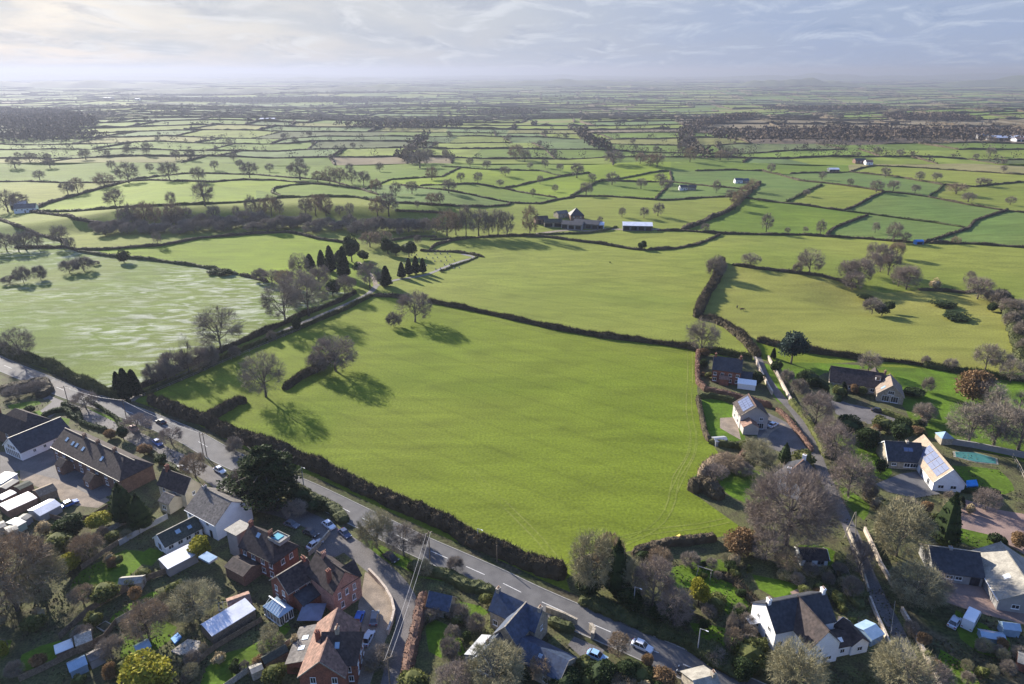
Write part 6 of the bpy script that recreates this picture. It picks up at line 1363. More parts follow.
hedge_px([(790,402),(806,420),(818,440),(826,458)], 2.6, 2.2, M_SHR, 'pale green tufted hedge on the right of the sunken lane', 207); hedge_px([(804,384),(822,386),(832,392),(838,402)], 4.0, 3.2, M_EVG, 'thick dark laurel hedge left of the dark roofed house', 208)
hedge_px([(409,566),(425,572),(450,578),(466,588),(480,590),(495,596)], 3.6, 2.2, M_HEDGEG, 'rough hedge between the side road bank and the slate garage', 209); hedge_px([(292,487),(310,498),(335,511),(345,524)], 4.2, 2.4, M_HEDGEG, 'scrubby hedge between the two roads below the cedar', 210)
hedge_px([(424,597),(418,625),(412,650),(405,684)], 3.0, 3.0, M_HEDGER, 'broad clipped russet hedge beside the lane at the bottom', 211, 34, .3, .05)
hedge_px([(548,622),(560,627),(574,632)], 3.0, 2.2, M_HEDGEG, 'dark hedge behind the roadside stone wall', 212); hedge_px([(62,405),(78,411),(82,424),(108,432)], 1.8, 1.7, M_EVG, 'clipped dark hedge around the triangular front lawn', 213)
hedge_px([(42,417),(56,412),(66,411),(78,420)], 2.2, 1.8, M_EVG, 'dark hedge above the narrow lit lawn at the left', 214); hedge_px([(86,399),(100,408),(116,418),(121,428)], 1.4, 1.0, M_EVG, 'low dark hedge along the green triangle between the roads', 215)
hedge_px([(0,392),(20,388),(45,383),(48,392),(40,398)], 5, 2.8, M_HEDGE, 'dark thicket hedge beside the road junction at the left edge', 216); hedge_px([(150,452),(165,464),(178,470),(190,482),(196,488)], 2.2, 1.4, M_HEDGEG, 'rough hedge in front of the terrace and cream house', 217)
hedge_px([(575,566),(600,560),(625,554)], 3.0, 2.2, M_HEDGE, 'dark hedge along the bottom of the big field', 218); hedge_px([(632,556),(650,550),(668,545),(690,543),(716,540)], 2.6, 2.4, M_HEDGE, 'clipped dark hedge between the rough corner and the wooded garden', 219)
hedge_px([(690,492),(700,487),(712,493),(722,500)], 6, 4.2, M_HEDGE, 'tall dark thorn thicket poking into the big field', 220, 30, .45, .35); hedge_px([(700,480),(708,470),(718,462),(730,458)], 4, 2.6, M_TWIGR, 'brown scrub edge of the big field below the square lawn', 221, 30, .4, .4)
hedge_px([(580,600),(610,611),(650,627),(690,646),(722,662),(750,678)], 5.0, 1.8, M_HEDGEG, 'overgrown dark bank along the main road below the wooded garden', 222, 24, .45, .4)
hedge_px([(880,412),(898,418),(914,424),(925,436)], 2.6, 1.6, M_SHR, 'tan and green shrub border below the dark roofed house', 223); hedge_px([(838,556),(842,575),(852,598),(862,610)], 3.2, 1.8, M_HEDGEG, 'ragged hedge between the summer house lawn and the lane', 224)
hedge_px([(718,575),(735,582),(748,596),(758,606),(765,614)], 2.8, 1.0, M_HEDGE, 'dark planted bed dividing the two garden lawns', 225, 24, .4, .5); hedge_px([(1000,494),(985,492),(960,492)], 2.0, 1.6, M_EVG, 'dark hedge below the pool garden', 226)
# poles and wires
def pole(px, h, label, arms=0, kind='wood', name='telegraph_pole', lean=0):
    p = at(*px); o = empty(name, p); tag(o, label, 'pole' if 'lamp' not in name else 'street lamp'); m = M_WOOD if kind == 'wood' else M_LEAD
    mb = MB(); mb.tube((0, 0, -.3), (lean, 0, h), .16, .11, 8); mb.build('post', m, o)
    for k in range(arms): a = MB(); a.box((lean, 0), (.8, .6), (-.6, .8), 1.0, .07, h-.5-k*.7, h-.36-k*.7); a.build('crossarm', m, o)
    if 'lamp' in name: a = MB(); a.tube((0, 0, h), (.9, -.7, h+.25), .05, .05, 6); a.build('arm', m, o); a = MB(); a.box((1.1, -.85), (.8, -.6), (.6, .8), .3, .09, h+.18, h+.27); a.build('lamp_head', M_WPAINT, o)
    return o, p+Vector((lean, 0, h))
_, t1 = pole((430,560), 8.5, 'tall telegraph pole on the green bank between the two roads', 1)
_, t2 = pole((390.5,690), 8.5, 'telegraph pole with wires at the bottom edge beside the lane', 1)
_, t3 = pole((207,457), 8.5, 'twin telegraph pole on the verge near the brown bush, left of its pair', 1); _, t3b = pole((203.5,455.5), 8.5, 'twin telegraph pole on the verge near the brown bush, right of its pair')
_, t4 = pole((127,420), 8, 'telegraph pole at the dark round bush by the main road', 1); _, t5 = pole((69,406), 8, 'slim telegraph pole on the green triangle by the junction', 1)
def lamp(px, h, l): return pole(px, h, l, 0, 'metal', 'street_lamp')
lamp((304,488), 7, 'street lamp behind the main road hedge near the cedar'); lamp((633,612), 7, 'street lamp below the bare trees beside the main road'); lamp((697,655), 7, 'street lamp with pale head beside the garden bank'); lamp((478,545), 5, 'thin dark post in the main road hedge')
pole((298,492), 6.5, 'bare pole at the end of the scrub by the cedar'); pole((497,562), 5, 'short stout post in the roadside hedge')
for s1, l_ in ((-1, 'left leg'), (1, 'right leg')): pass
p = at(850, 538); o = empty('a_frame_pole', p); tag(o, 'A shaped timber pole standing in the sunken lane', 'pole')
for s1 in (-1, 1): mb = MB(); mb.tube((s1*1.5, 0, -.2), (s1*.1, 0, 8), .14, .10, 6); mb.build('leg', M_PALET, o)
mb = MB(); mb.tube((-.8, 0, 3.4), (.8, 0, 3.4), .08, .08, 5); mb.build('crossbar', M_PALET, o)
M_WIRE = mat('pale_wire', (.55, .53, .50), None, 1, .5)
def wire(a, b, label, sag=1.0, off=(0, 0, 0), r=.035):
    mb = MB(); n = 14; off = Vector(off); pr = None; base = (a+b)/2
    for i in range(n+1):
        t = i/n; q = a.lerp(b, t)+off+Vector((0, 0, -sag*4*t*(1-t)))
        if pr is not None: mb.tube(pr, q, r, r, 4)
        pr = q
    o = mb.build('overhead_wire', M_WIRE, None, base); tag(o, label, 'wire', 'overhead wires')
wire(t1, t2, 'pale overhead wire over the lane, left of a parallel pair', .8, (-.5, -.3, -.3), .03); wire(t1, t2, 'pale overhead wire over the lane, right of a parallel pair', .8, (.5, .3, -.3), .03)
wire(t3, t4, 'overhead wire above the verge between the brown bush and the round bush', 1, (0, 0, -.3)); wire(t4, t5, 'overhead wire above the green triangle by the junction', 1, (0, 0, -.3))
# wooden cabin-like objects and small garden things
def boxthing(name, px, sx, sy, z0, z1, m, label, cat, rz=0.0, extra=None):
    p = at(*px); o = empty(name, p, rz); tag(o, label, cat); mb = MB(); mb.prism([(-sx, -sy, z0), (sx, -sy, z0), (sx*.96, sy, z0), (-sx*.96, sy, z0)], (0, 0, z1-z0)); mb.build('body', m, o)
    return o
# swimming pool under a turquoise cover
pool = [at(*q) for q in [(955,452),(975,453),(995,458.5),(996,464),(975,462),(956,457)]]
b0 = pool[0].copy(); pr = empty('swimming_pool', b0); tag(pr, 'garden swimming pool under a turquoise cover right of the solar house', 'pool')
mb = MB(); mb.prism([p_+Vector((0, 0, .05)) for p_ in pool], (0, 0, .12)); mb.build('cover', mat('pool_cover_turquoise', (.05, .17, .16), (.04, .13, .13), .5, .5), pr, b0)
cc = sum(pool, Vector())/6; mb = MB(); mb.prism([cc+(p_-cc)*1.12+Vector((0, 0, .02)) for p_ in pool], (0, 0, .07)); mb.build('paving_edge', M_PALET, pr, b0)
tp = [at(*q) for q in [(966,482),(976,481),(978,487),(966,488)]]; b0 = tp[0].copy(); mb = MB(); mb.prism([p_+Vector((0, 0, .05)) for p_ in tp], (0, 0, .5)); o = mb.build('tarpaulin', mat('blue_tarpaulin', (.02, .25, .62), (.02, .2, .5), 1, .5), None, b0); tag(o, 'bright blue tarpaulin heap beside the white solar gable', 'tarpaulin')
tp = [at(*q) for q in [(171,640),(178,634),(182,638),(175,645)]]; b0 = tp[0].copy(); mb = MB(); mb.prism([p_+Vector((0, 0, .05)) for p_ in tp], (0, 0, .4)); o = mb.build('tarpaulin', MATS['blue_tarpaulin'], None, b0); tag(o, 'small blue tarpaulin at the end of the very long pale shed', 'tarpaulin')
# swing in the garden
p = at(704, 576); o = empty('garden_swing', p, -.5); tag(o, 'pale wooden swing frame casting a shadow on the lawn', 'swing')
for s1 in (-1, 1):
    for s2 in (-1, 1): mb = MB(); mb.tube((s1*1.6, s2*.8, -.1), (s1*1.5, 0, 2.3), .08, .07, 5); mb.build('leg', M_PALEW, o)
mb = MB(); mb.tube((-1.8, 0, 2.3), (1.8, 0, 2.3), .11, .11, 6); mb.build('crossbeam', M_PALEW, o)
mb = MB(); mb.box((0, 0), (1, 0), (0, 1), .4, .15, .5, .56); mb.build('seat', M_WOOD, o)
for s1 in (-1, 1): mb = MB(); mb.tube((s1*.35, 0, .55), (s1*.35, 0, 2.25), .02, .02, 4); mb.build('rope', M_PALEW, o)
# yellow playhouse / hive
p = at(680, 543); o = empty('play_house', p); tag(o, 'tiny bright yellow play house behind the clipped hedge', 'play house'); mb = MB(); mb.box((0, 0), (1, 0), (0, 1), .8, .8, -.1, 1.4); mb.build('body', mat('yellow_paint', (.6, .42, .04), None, 1, .6), o)
mb = MB(); mb.prism([(-1, -1, 1.4), (1, -1, 1.4), (0, -1, 2.1)], (0, 2, 0)); mb.build('roof', MATS['yellow_paint'], o)
# raised beds, pergola, fan shaped deck
for k, q in enumerate([[(83,630),(88,625),(92,632),(87,636)], [(96,628),(106,622),(115,627),(104,633)]]):
    P = [at(*c) for c in q]; b0 = P[0].copy(); mb = MB(); mb.prism([p_+Vector((0, 0, .02)) for p_ in P], (0, 0, .4)); r_ = empty('raised_bed', b0); tag(r_, ['narrow pale edged raised bed beside the brown garden shed', 'wide pale edged raised bed right of the narrow one'][k], 'raised bed'); mb.build('boards', M_PALET, r_, b0)
    c0 = sum(P, Vector())/4; mb = MB(); mb.prism([c0+(p_-c0)*.8+Vector((0, 0, .4)) for p_ in P], (0, 0, .06)); mb.build('soil', GR['dirt'], r_, b0)
P = [at(*c) for c in [(171,652),(188,640),(201,642),(198,654),(180,656)]]; b0 = P[0].copy(); mb = MB(); mb.prism([p_+Vector((0, 0, .05)) for p_ in P], (0, 0, .25)); o = mb.build('fan_deck', M_PALEW, None, b0); tag(o, 'fan shaped timber deck at the foot of the very long shed', 'deck')
p = at(231, 612); o = empty('pergola', p, .45); tag(o, 'pale timber pergola beside the very long pale shed', 'pergola')
for s1 in (-1, 1):
    for s2 in (-1, 1): mb = MB(); mb.box((s1*2.2, s2*1.2), (1, 0), (0, 1), .07, .07, -.1, 2.2); mb.build('post', M_PALEW, o)
    mb = MB(); mb.box((0, s1*1.2), (1, 0), (0, 1), 2.5, .06, 2.2, 2.34); mb.build('beam', M_PALEW, o)
for i in range(6): mb = MB(); mb.box((-2.2+i*.88, 0), (1, 0), (0, 1), .05, 1.5, 2.35, 2.46); mb.build('rafter', M_PALEW, o)
# horses in the far paddock
def horse(px, m, label, az):
    p = at(*px); o = empty('horse', p, az); tag(o, label, 'horse', None); vs = [(-.8, 0, 1.15), (-.3, 0, 1.12), (.3, 0, 1.1), (.75, 0, 1.2), (1.15, 0, 1.05), (1.5, 0, .55), (1.65, 0, .25), (-.98, 0, 1.0), (-1.15, 0, .55)]
    ed = [(0, 1), (1, 2), (2, 3), (3, 4), (4, 5), (5, 6), (0, 7), (7, 8)]; rad = [.30, .31, .31, .29, .18, .13, .08, .08, .05]
    for (x, bend_) in ((-.75, -.10), (.65, .05)):
        src = 0 if x < 0 else 3
        for s1 in (-1, 1): n = len(vs); vs += [(x, s1*.17, .85), (x+bend_, s1*.18, .45), (x, s1*.18, .04)]; ed += [(src, n), (n, n+1), (n+1, n+2)]; rad += [.17, .075, .06]
    me = bpy.data.meshes.new('body'); me.from_pydata(vs, ed, []); b_ = bpy.data.objects.new('body', me); put(b_, o); md = b_.modifiers.new('s', 'SKIN')
    for i, r_ in enumerate(rad): me.skin_vertices[0].data[i].radius = (r_, r_)
    me.skin_vertices[0].data[1].use_root = True; sb = b_.modifiers.new('u', 'SUBSURF'); sb.levels = 1; sb.render_levels = 1; me.materials.append(m)
horse((737,308), mat('dark_coat', (.03, .022, .018), None, 1, .7), 'dark brown horse grazing in the open paddock beyond the thick hedge', 1.2); horse((742,310.5), mat('chestnut_coat', (.14, .08, .045), None, 1, .7), 'chestnut horse grazing beside the dark brown one', -.3)
# gravestones
gr_ = random.Random(8); M_GS = mat('headstone', (.38, .37, .34), (.28, .27, .25), 2, .9)
def gravestone(p, rz):
    o = empty('gravestone', p, rz); mb = MB(); mb.prism([(-.33, -.06, -.1), (.33, -.06, -.1), (.33, -.06, .85), (.2, -.06, 1.02), (-.2, -.06, 1.02), (-.33, -.06, .85)], (0, .12, 0)); mb.build('slab', M_GS, o); mb = MB(); mb.box((0, 0), (1, 0), (0, 1), .42, .16, -.1, .12); mb.build('plinth', M_GS, o); return o
g0 = None
for row in range(5):
    for k in range(9):
        px = 398+k*6.2+row*3+gr_.uniform(-1, 1); py = 256.5+row*3.6-(k*.35)+gr_.uniform(-.4, .4)
        if gr_.random() < .25: continue
        p = at(px, py)
        if g0 is None: g0 = gravestone(p, .3); o = g0
        else:
            o = g0.copy(); put(o); o.location = p; o.rotation_euler = (0, 0, .3+gr_.uniform(-.2, .2))
            for c_ in g0.children: d_ = c_.copy(); put(d_); d_.parent = o
        tag(o, 'small pale headstone on the cemetery lawn beyond the cypress row', 'gravestone', 'headstones in the cemetery')
# ------------------------------------------------------------------ trees and shrubs of the village
NT = [
 ('round:0', 300, 504, 16, 26, 'dark evergreen bush between the roads just right of the cedar'), ('round:0', 316, 511, 12, 22, 'second dark evergreen bush between the roads right of the cedar'), ('bareP:0', 246, 498, 30, 30, 'grey bare tree in front of the cedar, left'), ('scrub:0', 262, 508, 18, 28, 'twiggy shrub under the cedar, left'), ('scrub:1', 296, 516, 14, 24, 'twiggy shrub under the cedar, right'), ('round:0', 240, 486, 18, 24, 'dark evergreen at the left foot of the cedar'),
 ('cedar:0', 270, 503, 56, 96, 'great dark spreading cedar between the two roads'),
 ('beech:0', 786, 545, 72, 90, 'great round purple-brown bare tree beside the sunken lane, widest of all'),
 ('bfir:0', 791, 364, 32, 30, 'dark blue-green pine on the lawn above the walled lane'),
 ('bare:1', 701, 354, 34, 34, 'round bare tree at the top corner of the copper hedge'),
 ('bareG:0', 896, 556, 54, 54, 'round yellow-grey lichened tree above the long bungalow'),
 ('fir:0', 943, 544, 50, 34, 'dark green conifer right of the yellow-grey lichened tree'),
 ('bareP:0', 815, 424, 32, 32, 'grey bare tree above the lane, topmost of the row'), ('bareP:1', 834, 460, 34, 36, 'grey bare tree in the lane row, second from the top'), ('bareP:0', 848, 496, 40, 42, 'grey bare tree in the lane row, third from the top'),
 ('bareP:1', 827, 444, 26, 28, 'small grey bare tree squeezed into the lane row'),
 ('russet:0', 972, 400, 30, 40, 'golden-brown rounded tree on the lawn near the right edge'), ('bareP:1', 986, 406, 26, 30, 'dark bare tree just right of the golden-brown tree'), ('slim:0', 992, 418, 34, 22, 'pink-grey birch with pale stem near the right edge'),
 ('bare:0', 968, 445, 40, 46, 'bare orchard tree above the garden wall, leftmost of three'), ('bare:1', 993, 447, 44, 48, 'bare orchard tree above the garden wall, middle of three'), ('bare:2', 1018, 450, 44, 50, 'bare orchard tree above the garden wall, rightmost of three'),
 ('slim:1', 1018, 412, 22, 14, 'pale stemmed birch cut close to the right edge'), ('bare:0', 985, 370, 26, 26, 'thin pale bare tree in the field hedge, left of its twin'), ('bare:1', 1000, 373, 22, 22, 'thin pale bare tree in the field hedge, right of its twin'), ('scrub:0', 925, 365, 9, 9, 'little round brown shrub on the field hedge'), ('scrub:1', 950, 370, 11, 14, 'second round brown shrub on the field hedge'), ('bare:2', 868, 372, 20, 22, 'pale bare fruit tree behind the dark roofed house'), ('open:0', 1010, 382, 22, 24, 'bare tree on the field hedge near the right edge'), ('scrub:2', 927, 392, 14, 12, 'faint thin bare sapling on the lawn'),
 ('round:0', 808, 385, 14, 24, 'dark laurel clump left of the dark roofed house'), ('olive:0', 838, 398, 14, 14, 'green-brown shrub in front of the dark roofed house, left one'), ('cyp:0', 842, 396, 14, 9, 'small dark cypress in front of the dark roofed house'), ('russet:0', 853, 394, 10, 10, 'copper shrub in front of the dark roofed house'), ('olive:0', 862, 395, 10, 10, 'olive shrub against the dark roofed house'), ('scrub:1', 878, 398, 8, 9, 'twiggy shrub against the glazed gable'),
 ('round:0', 846, 436, 20, 32, 'broad dark evergreen below the drive of the dark roofed house'), ('round:0', 866, 448, 22, 28, 'dark evergreen mass at the lawn corner'), ('round:0', 898, 444, 26, 24, 'dark rounded evergreen left of the ring shaped bed'), ('olive:0', 882, 430, 14, 22, 'yellow-green rounded shrub beside the drive'), ('scrub:0', 923, 420, 16, 22, 'pale twiggy shrub right of the glazed gable'), ('darkb:0', 914, 396, 8, 24, 'low dark bush right of the dark roofed house'),
 ('russet:0', 916, 434, 7, 17, 'ring shaped tan shrub bed'), ('darkb:1', 880, 473, 16, 12, 'dark shrub at the lawn edge left of the solar house'),
 ('bareP:0', 985, 510, 20, 26, 'small purple-brown bare tree below the pool garden'), ('tan:0', 969, 513, 10, 10, 'round tan shrub beside the pink drive'), ('darkb:0', 995, 542, 8, 16, 'dark clipped bush on the front lawn by the pink drive'), ('darkb:1', 1003, 545, 8, 10, 'second dark clipped bush by the pink drive'), ('russet:0', 1015, 546, 14, 18, 'brown rounded tree beside the pink drive at the right edge'),
 ('bareG:1', 914, 603, 36, 52, 'feathery purple-grey bare tree in front of the long bungalow'), ('bareP:1', 935, 600, 24, 30, 'smaller purple-grey bare tree against the long bungalow'), ('olive:0', 885, 512, 12, 16, 'dark olive shrub by the asphalt drive'), ('scrub:2', 908, 512, 12, 20, 'bare shrub below the asphalt drive'), ('olive:0', 932, 520, 8, 8, 'tan clipped shrub below the solar house'), ('cyp:0', 960, 506, 10, 9, 'small dark cone shrub below the white gable'), ('scrub:0', 868, 500, 18, 16, 'bare shrub above the asphalt drive'),
 ('olive:0', 748, 664, 22, 36, 'wide olive-green shrub below the left gable of the farmhouse'), ('bareG:0', 793, 696, 50, 56, 'big green-grey bare tree cut by the bottom edge in front of the farmhouse'), ('bareG:0', 898, 692, 44, 58, 'feathery grey bare tree at the bottom edge beside the lane'), ('bareP:0', 926, 700, 34, 44, 'pale bare tree right of the lane wall at the bottom edge'),
 ('yellow:0', 698, 606, 27, 22, 'round bright yellow-green tree on the lawn beside the swing'), ('bareR:0', 659, 573, 24, 26, 'tan willow-like bare tree at the corner of the wooded garden'), ('round:0', 642, 564, 14, 16, 'dark evergreen left of the tan willow-like tree'),
 ('bareG:1', 590, 588, 54, 46, 'tall tan-green tree at the bottom corner of the big field, leftmost of the group'), ('fir:0', 616, 592, 50, 36, 'dark conifer in the roadside group left of the purple tree'), ('bareR:1', 608, 574, 38, 34, 'tan bare tree behind the dark conifer by the road'), ('bareP:0', 652, 606, 46, 40, 'purple-grey bare tree in the middle of the roadside wood'), ('bareG:0', 634, 596, 36, 34, 'green-grey bare tree between the conifer and purple tree'), ('bareP:1', 674, 624, 36, 36, 'dark bare tree at the right end of the roadside wood'), ('round:0', 588, 594, 18, 28, 'dark evergreen under the roadside group, left'), ('round:0', 630, 606, 20, 30, 'dark evergreen under the roadside group, middle'), ('round:0', 662, 620, 16, 26, 'dark evergreen under the roadside group, right'),
 ('russet:0', 742, 552, 22, 40, 'pinkish-brown spreading bush between the rough corner and the great bare tree'), ('bareP:1', 765, 560, 28, 34, 'bare tree under the left side of the great bare tree'), ('bareR:1', 786, 572, 22, 26, 'russet bare tree left of the white summer house'), ('darkb:0', 730, 570, 9, 16, 'dark garden bush left of the great bare tree, upper'), ('olive:0', 735, 578, 9, 12, 'olive garden bush left of the great bare tree'), ('scrub:1', 690, 566, 12, 20, 'thin bare tree on the lawn casting a patchy shadow'),
 ('olive:0', 718, 600, 8, 12, 'brown-green shrub in the dividing bed, upper'), ('darkb:1', 740, 596, 8, 12, 'dark shrub in the dividing bed, middle'), ('scrub:0', 764, 612, 10, 16, 'bare shrub at the farmhouse end of the dividing bed'), ('olive:0', 784, 579, 9, 12, 'pale green shrub above the right lawn'), ('scrub:2', 797, 584, 10, 14, 'brown bare shrub above the right lawn'), ('olive:0', 688, 612, 10, 14, 'pale shrub below the yellow-green tree, left'), ('darkb:0', 676, 608, 10, 16, 'dark shrub below the yellow-green tree'),
 ('bareR:0', 732, 652, 22, 20, 'tan bare tree on the shady slope left of the farmhouse'), ('scrub:1', 730, 640, 26, 12, 'thin pale sapling above the tan tree'), ('olive:0', 758, 650, 12, 20, 'pale green shrub against the farmhouse corner'), ('round:0', 744, 676, 18, 30, 'dark evergreen below the farmhouse corner'), ('scrub:2', 716, 662, 12, 22, 'twiggy shrub on the shady road bank'), ('darkb:0', 852, 626, 8, 12, 'dark bush behind the farmhouse outbuilding'), ('olive:0', 842, 612, 8, 10, 'small round green shrub behind the farmhouse'), ('scrub:0', 850, 596, 18, 20, 'twiggy bare tree beside the lane near the summer house'), ('bareP:0', 858, 572, 30, 30, 'bare tree beside the lane right of the summer house'),
 ('bareG:0', 377, 548, 36, 36, 'rounded grey bare tree on the bank between roads, leftmost'), ('bare:1', 404, 556, 30, 34, 'bare tree on the bank between roads, right of the rounded one'), ('scrub:1', 422, 546, 12, 14, 'small bare shrub on the bank near the pole'), ('scrub:0', 456, 572, 14, 18, 'bare shrub beside the road above the rough hedge'), ('scrub:2', 235, 452, 14, 18, 'pale bare shrub by the cedar beside the main road'),
 ('bareR:1', 196, 478, 24, 26, 'upright tan-brown bush tree beside the side road in front of the white house'), ('bareP:0', 172, 444, 16, 24, 'purple-brown shrub between the roads above the parked cars'), ('bareP:1', 138, 432, 16, 32, 'broad dark bush between the roads near the red car'), ('bareP:1', 86, 408, 16, 26, 'dark bush on the green triangle by the junction'), ('round:0', 124, 440, 14, 13, 'dark round clipped bush on the corner of the terrace gardens'),
 ('russet:0', 110, 438, 8, 16, 'reddish shrub in the terrace front gardens, left'), ('russet:0', 144, 454, 9, 18, 'reddish shrub in the terrace front gardens, right'), ('darkb:1', 160, 462, 7, 14, 'dark shrub in the terrace front gardens near the white car'), ('scrub:2', 95, 447, 8, 12, 'twiggy shrub behind the terrace ridge'),
 ('fir:0', 125, 520, 36, 34, 'large dark green conifer hedge block behind the cream house'), ('fir:0', 142, 528, 34, 30, 'second dark conifer right of the large dark one behind the cream house'), ('round:0', 72, 534, 20, 34, 'big dark green rounded bush in the left gardens'), ('yellow:0', 101, 526, 13, 28, 'yellow-green rounded shrub right of the big dark bush'), ('tan:0', 46, 532, 12, 16, 'tan rounded shrub left of the big dark bush'), ('olive:0', 60, 550, 18, 34, 'olive tree below the big dark bush'), ('bareR:0', 90, 560, 24, 32, 'russet-grey bare tree beside the long garden'), ('yellow:0', 70, 572, 18, 24, 'yellow-green shrub left of the shaded lawn'), ('scrub:0', 104, 536, 9, 12, 'small tan shrub by the pale fence'), 
 ('bareR:1', 18, 610, 66, 84, 'huge tan bare tree at the left edge of the gardens'), ('bareG:0', 45, 600, 46, 50, 'tan-grey bare tree just right of the huge one at the left edge'), ('bareR:0', -12, 590, 50, 60, 'tan bare tree cut by the left edge'), ('yellow:0', 4, 656, 14, 16, 'bright yellow-green shrub at the left edge'), ('olive:0', 36, 630, 16, 24, 'green-tan shrub below the huge bare tree'),
 ('bareR:1', 150, 640, 34, 44, 'round russet bare tree in the middle of the left gardens'), ('bareG:1', 195, 614, 28, 50, 'spreading tan tree left of the very long pale shed'), ('olive:0', 176, 596, 16, 18, 'green shrub above the spreading tan tree'), ('olive:0', 106, 600, 18, 30, 'green rounded shrub left of the whitish garden shed'), ('bareR:0', 84, 604, 16, 26, 'tan twiggy shrub beside the green rounded one'), ('olive:0', 144, 578, 10, 16, 'dark green shrub right of the whitish garden shed'), ('yellow:0', 202, 556, 19, 26, 'pale yellow-green round tree beside the white bungalow'), ('olive:0', 189, 600, 12, 12, 'pale shrub right of the green shrub in the gardens'),
 ('yellow:0', 150, 694, 34, 56, 'bright yellow willow cut by the bottom edge of the gardens'), ('olive:0', 124, 672, 12, 18, 'green shrub above the yellow willow'), ('scrub:1', 112, 656, 16, 26, 'grey twiggy shrub behind the small greenhouse'), ('tan:0', 220, 664, 10, 16, 'rounded pale green shrub in the lower garden'), ('olive:0', 276, 684, 22, 24, 'olive rounded tree at the bottom edge beside the orange brick house'), ('russet:0', 300, 668, 10, 22, 'russet hedge shrub left of the orange brick house'), ('bareG:1', 272, 652, 18, 26, 'tan bare shrub below the conservatory'), ('tan:0', 295, 650, 16, 12, 'yellow tan tree beside the conservatory garden'), ('russet:0', 262, 666, 10, 20, 'brown shrub below the dark felt shed'), ('scrub:2', 380, 664, 14, 30, 'dark tangled shrub in shade right of the orange brick house'), ('tan:0', 372, 668, 8, 16, 'pale tufted shrub in shade right of the orange brick house'),
 ('bareG:0', 496, 690, 42, 60, 'big olive-grey tree cut by the bottom edge before the slate house'), ('bareP:1', 455, 694, 26, 44, 'pale pinkish bare tree cut by the bottom edge'), ('olive:0', 414, 690, 20, 32, 'pale bare bush at the end of the clipped russet hedge'), ('bareG:1', 424, 576, 16, 20, 'pale tan shrub at the end of the side road bank'), ('olive:0', 486, 604, 12, 14, 'grey-green shrub left of the blue slate roof'), ('scrub:0', 476, 630, 14, 20, 'bare shrub beside the small lit lawn'), ('scrub:1', 450, 655, 14, 20, 'bare fruit tree on the shaded lawn'), ('darkb:0', 448, 618, 7, 10, 'dark bush before the slate garage'), ('olive:0', 430, 622, 9, 9, 'green bush in front of the garage door'), ('scrub:2', 462, 620, 14, 18, 'russet shrub between garage and slate house'),
 ('bareR:1', 618, 657, 22, 24, 'pinkish bare tree between the cottage drive and the road'), ('round:0', 566, 690, 18, 36, 'dark green bush at the bottom edge below the slate house'), ('olive:0', 560, 680, 16, 30, 'yellow-green bush below the slate house'), ('round:0', 600, 684, 22, 34, 'dark evergreen left of the bottom pink shrubs'), ('round:0', 626, 680, 20, 26, 'dark evergreen beside the white moving car'), ('olive:0', 640, 680, 12, 26, 'olive bush on the verge below the white moving car'), ('russet:0', 662, 684, 14, 28, 'pinkish shrub at the bottom edge left of the dark moving car'), ('russet:0', 648, 666, 10, 16, 'reddish shrub below the white moving car'), ('bareR:0', 540, 680, 20, 26, 'russet bare shrub below the slate house'), ('olive:0', 585, 672, 14, 20, 'green shrub by the pale blue parked car'), ('bareR:0', 620, 690, 14, 30, 'pink-brown shrub cut by the bottom edge'),
 ('bareG:0', 757, 464, 24, 34, 'brown-grey bare tree below the grey gabled solar house'), ('fir:0', 784, 463, 20, 16, 'pale green conifer beside the turning yard'), ('olive:0', 803, 464, 14, 22, 'pale green rounded bush left of the lane row'), ('bareR:1', 730, 470, 14, 30, 'brown thorn scrub at the field edge'), ('bareP:0', 716, 478, 12, 24, 'purple-brown thorn scrub at the field edge, lower'), ('scrub:1', 742, 474, 10, 22, 'low thorn on the lawn edge'), ('olive:0', 746, 452, 12, 14, 'dark shrub against the grey gable'), ('darkb:0', 776, 372, 12, 14, 'dark shrub beside the walled lane'), ('scrub:0', 786, 384, 14, 14, 'bare shrub beside the right lane wall'), ('scrub:2', 798, 394, 14, 18, 'bare scrub between the lane wall and laurel'), ('cyp:1', 773, 358, 10, 6, 'tiny dark cypress at the top of the walled lane'), ('darkb:1', 704, 368, 10, 10, 'dark shrub inside the copper hedge corner'), ('olive:0', 708, 378, 7, 8, 'yellow-green shrub left of the red brick house'), ('darkb:0', 757, 384, 12, 16, 'dark shrub right of the white marquee'),
 ('scrub:0', 16, 397, 10, 24, 'dark scrub at the left edge below the main road'), ('scrub:1', 36, 392, 10, 22, 'dark scrub right of the left edge scrub'), ('darkb:0', 30, 412, 6, 12, 'dark bush between the small lit lawns'), ('russet:0', 100, 466, 8, 12, 'x')]
for (k_, px, py, h, w_, label) in NT:
    if label == 'x': continue
    T(k_, px, py, h, w_, label, cat='shrub' if any(s in label for s in ('shrub', 'bush', 'scrub', 'thorn', 'laurel', 'bed')) else 'tree')
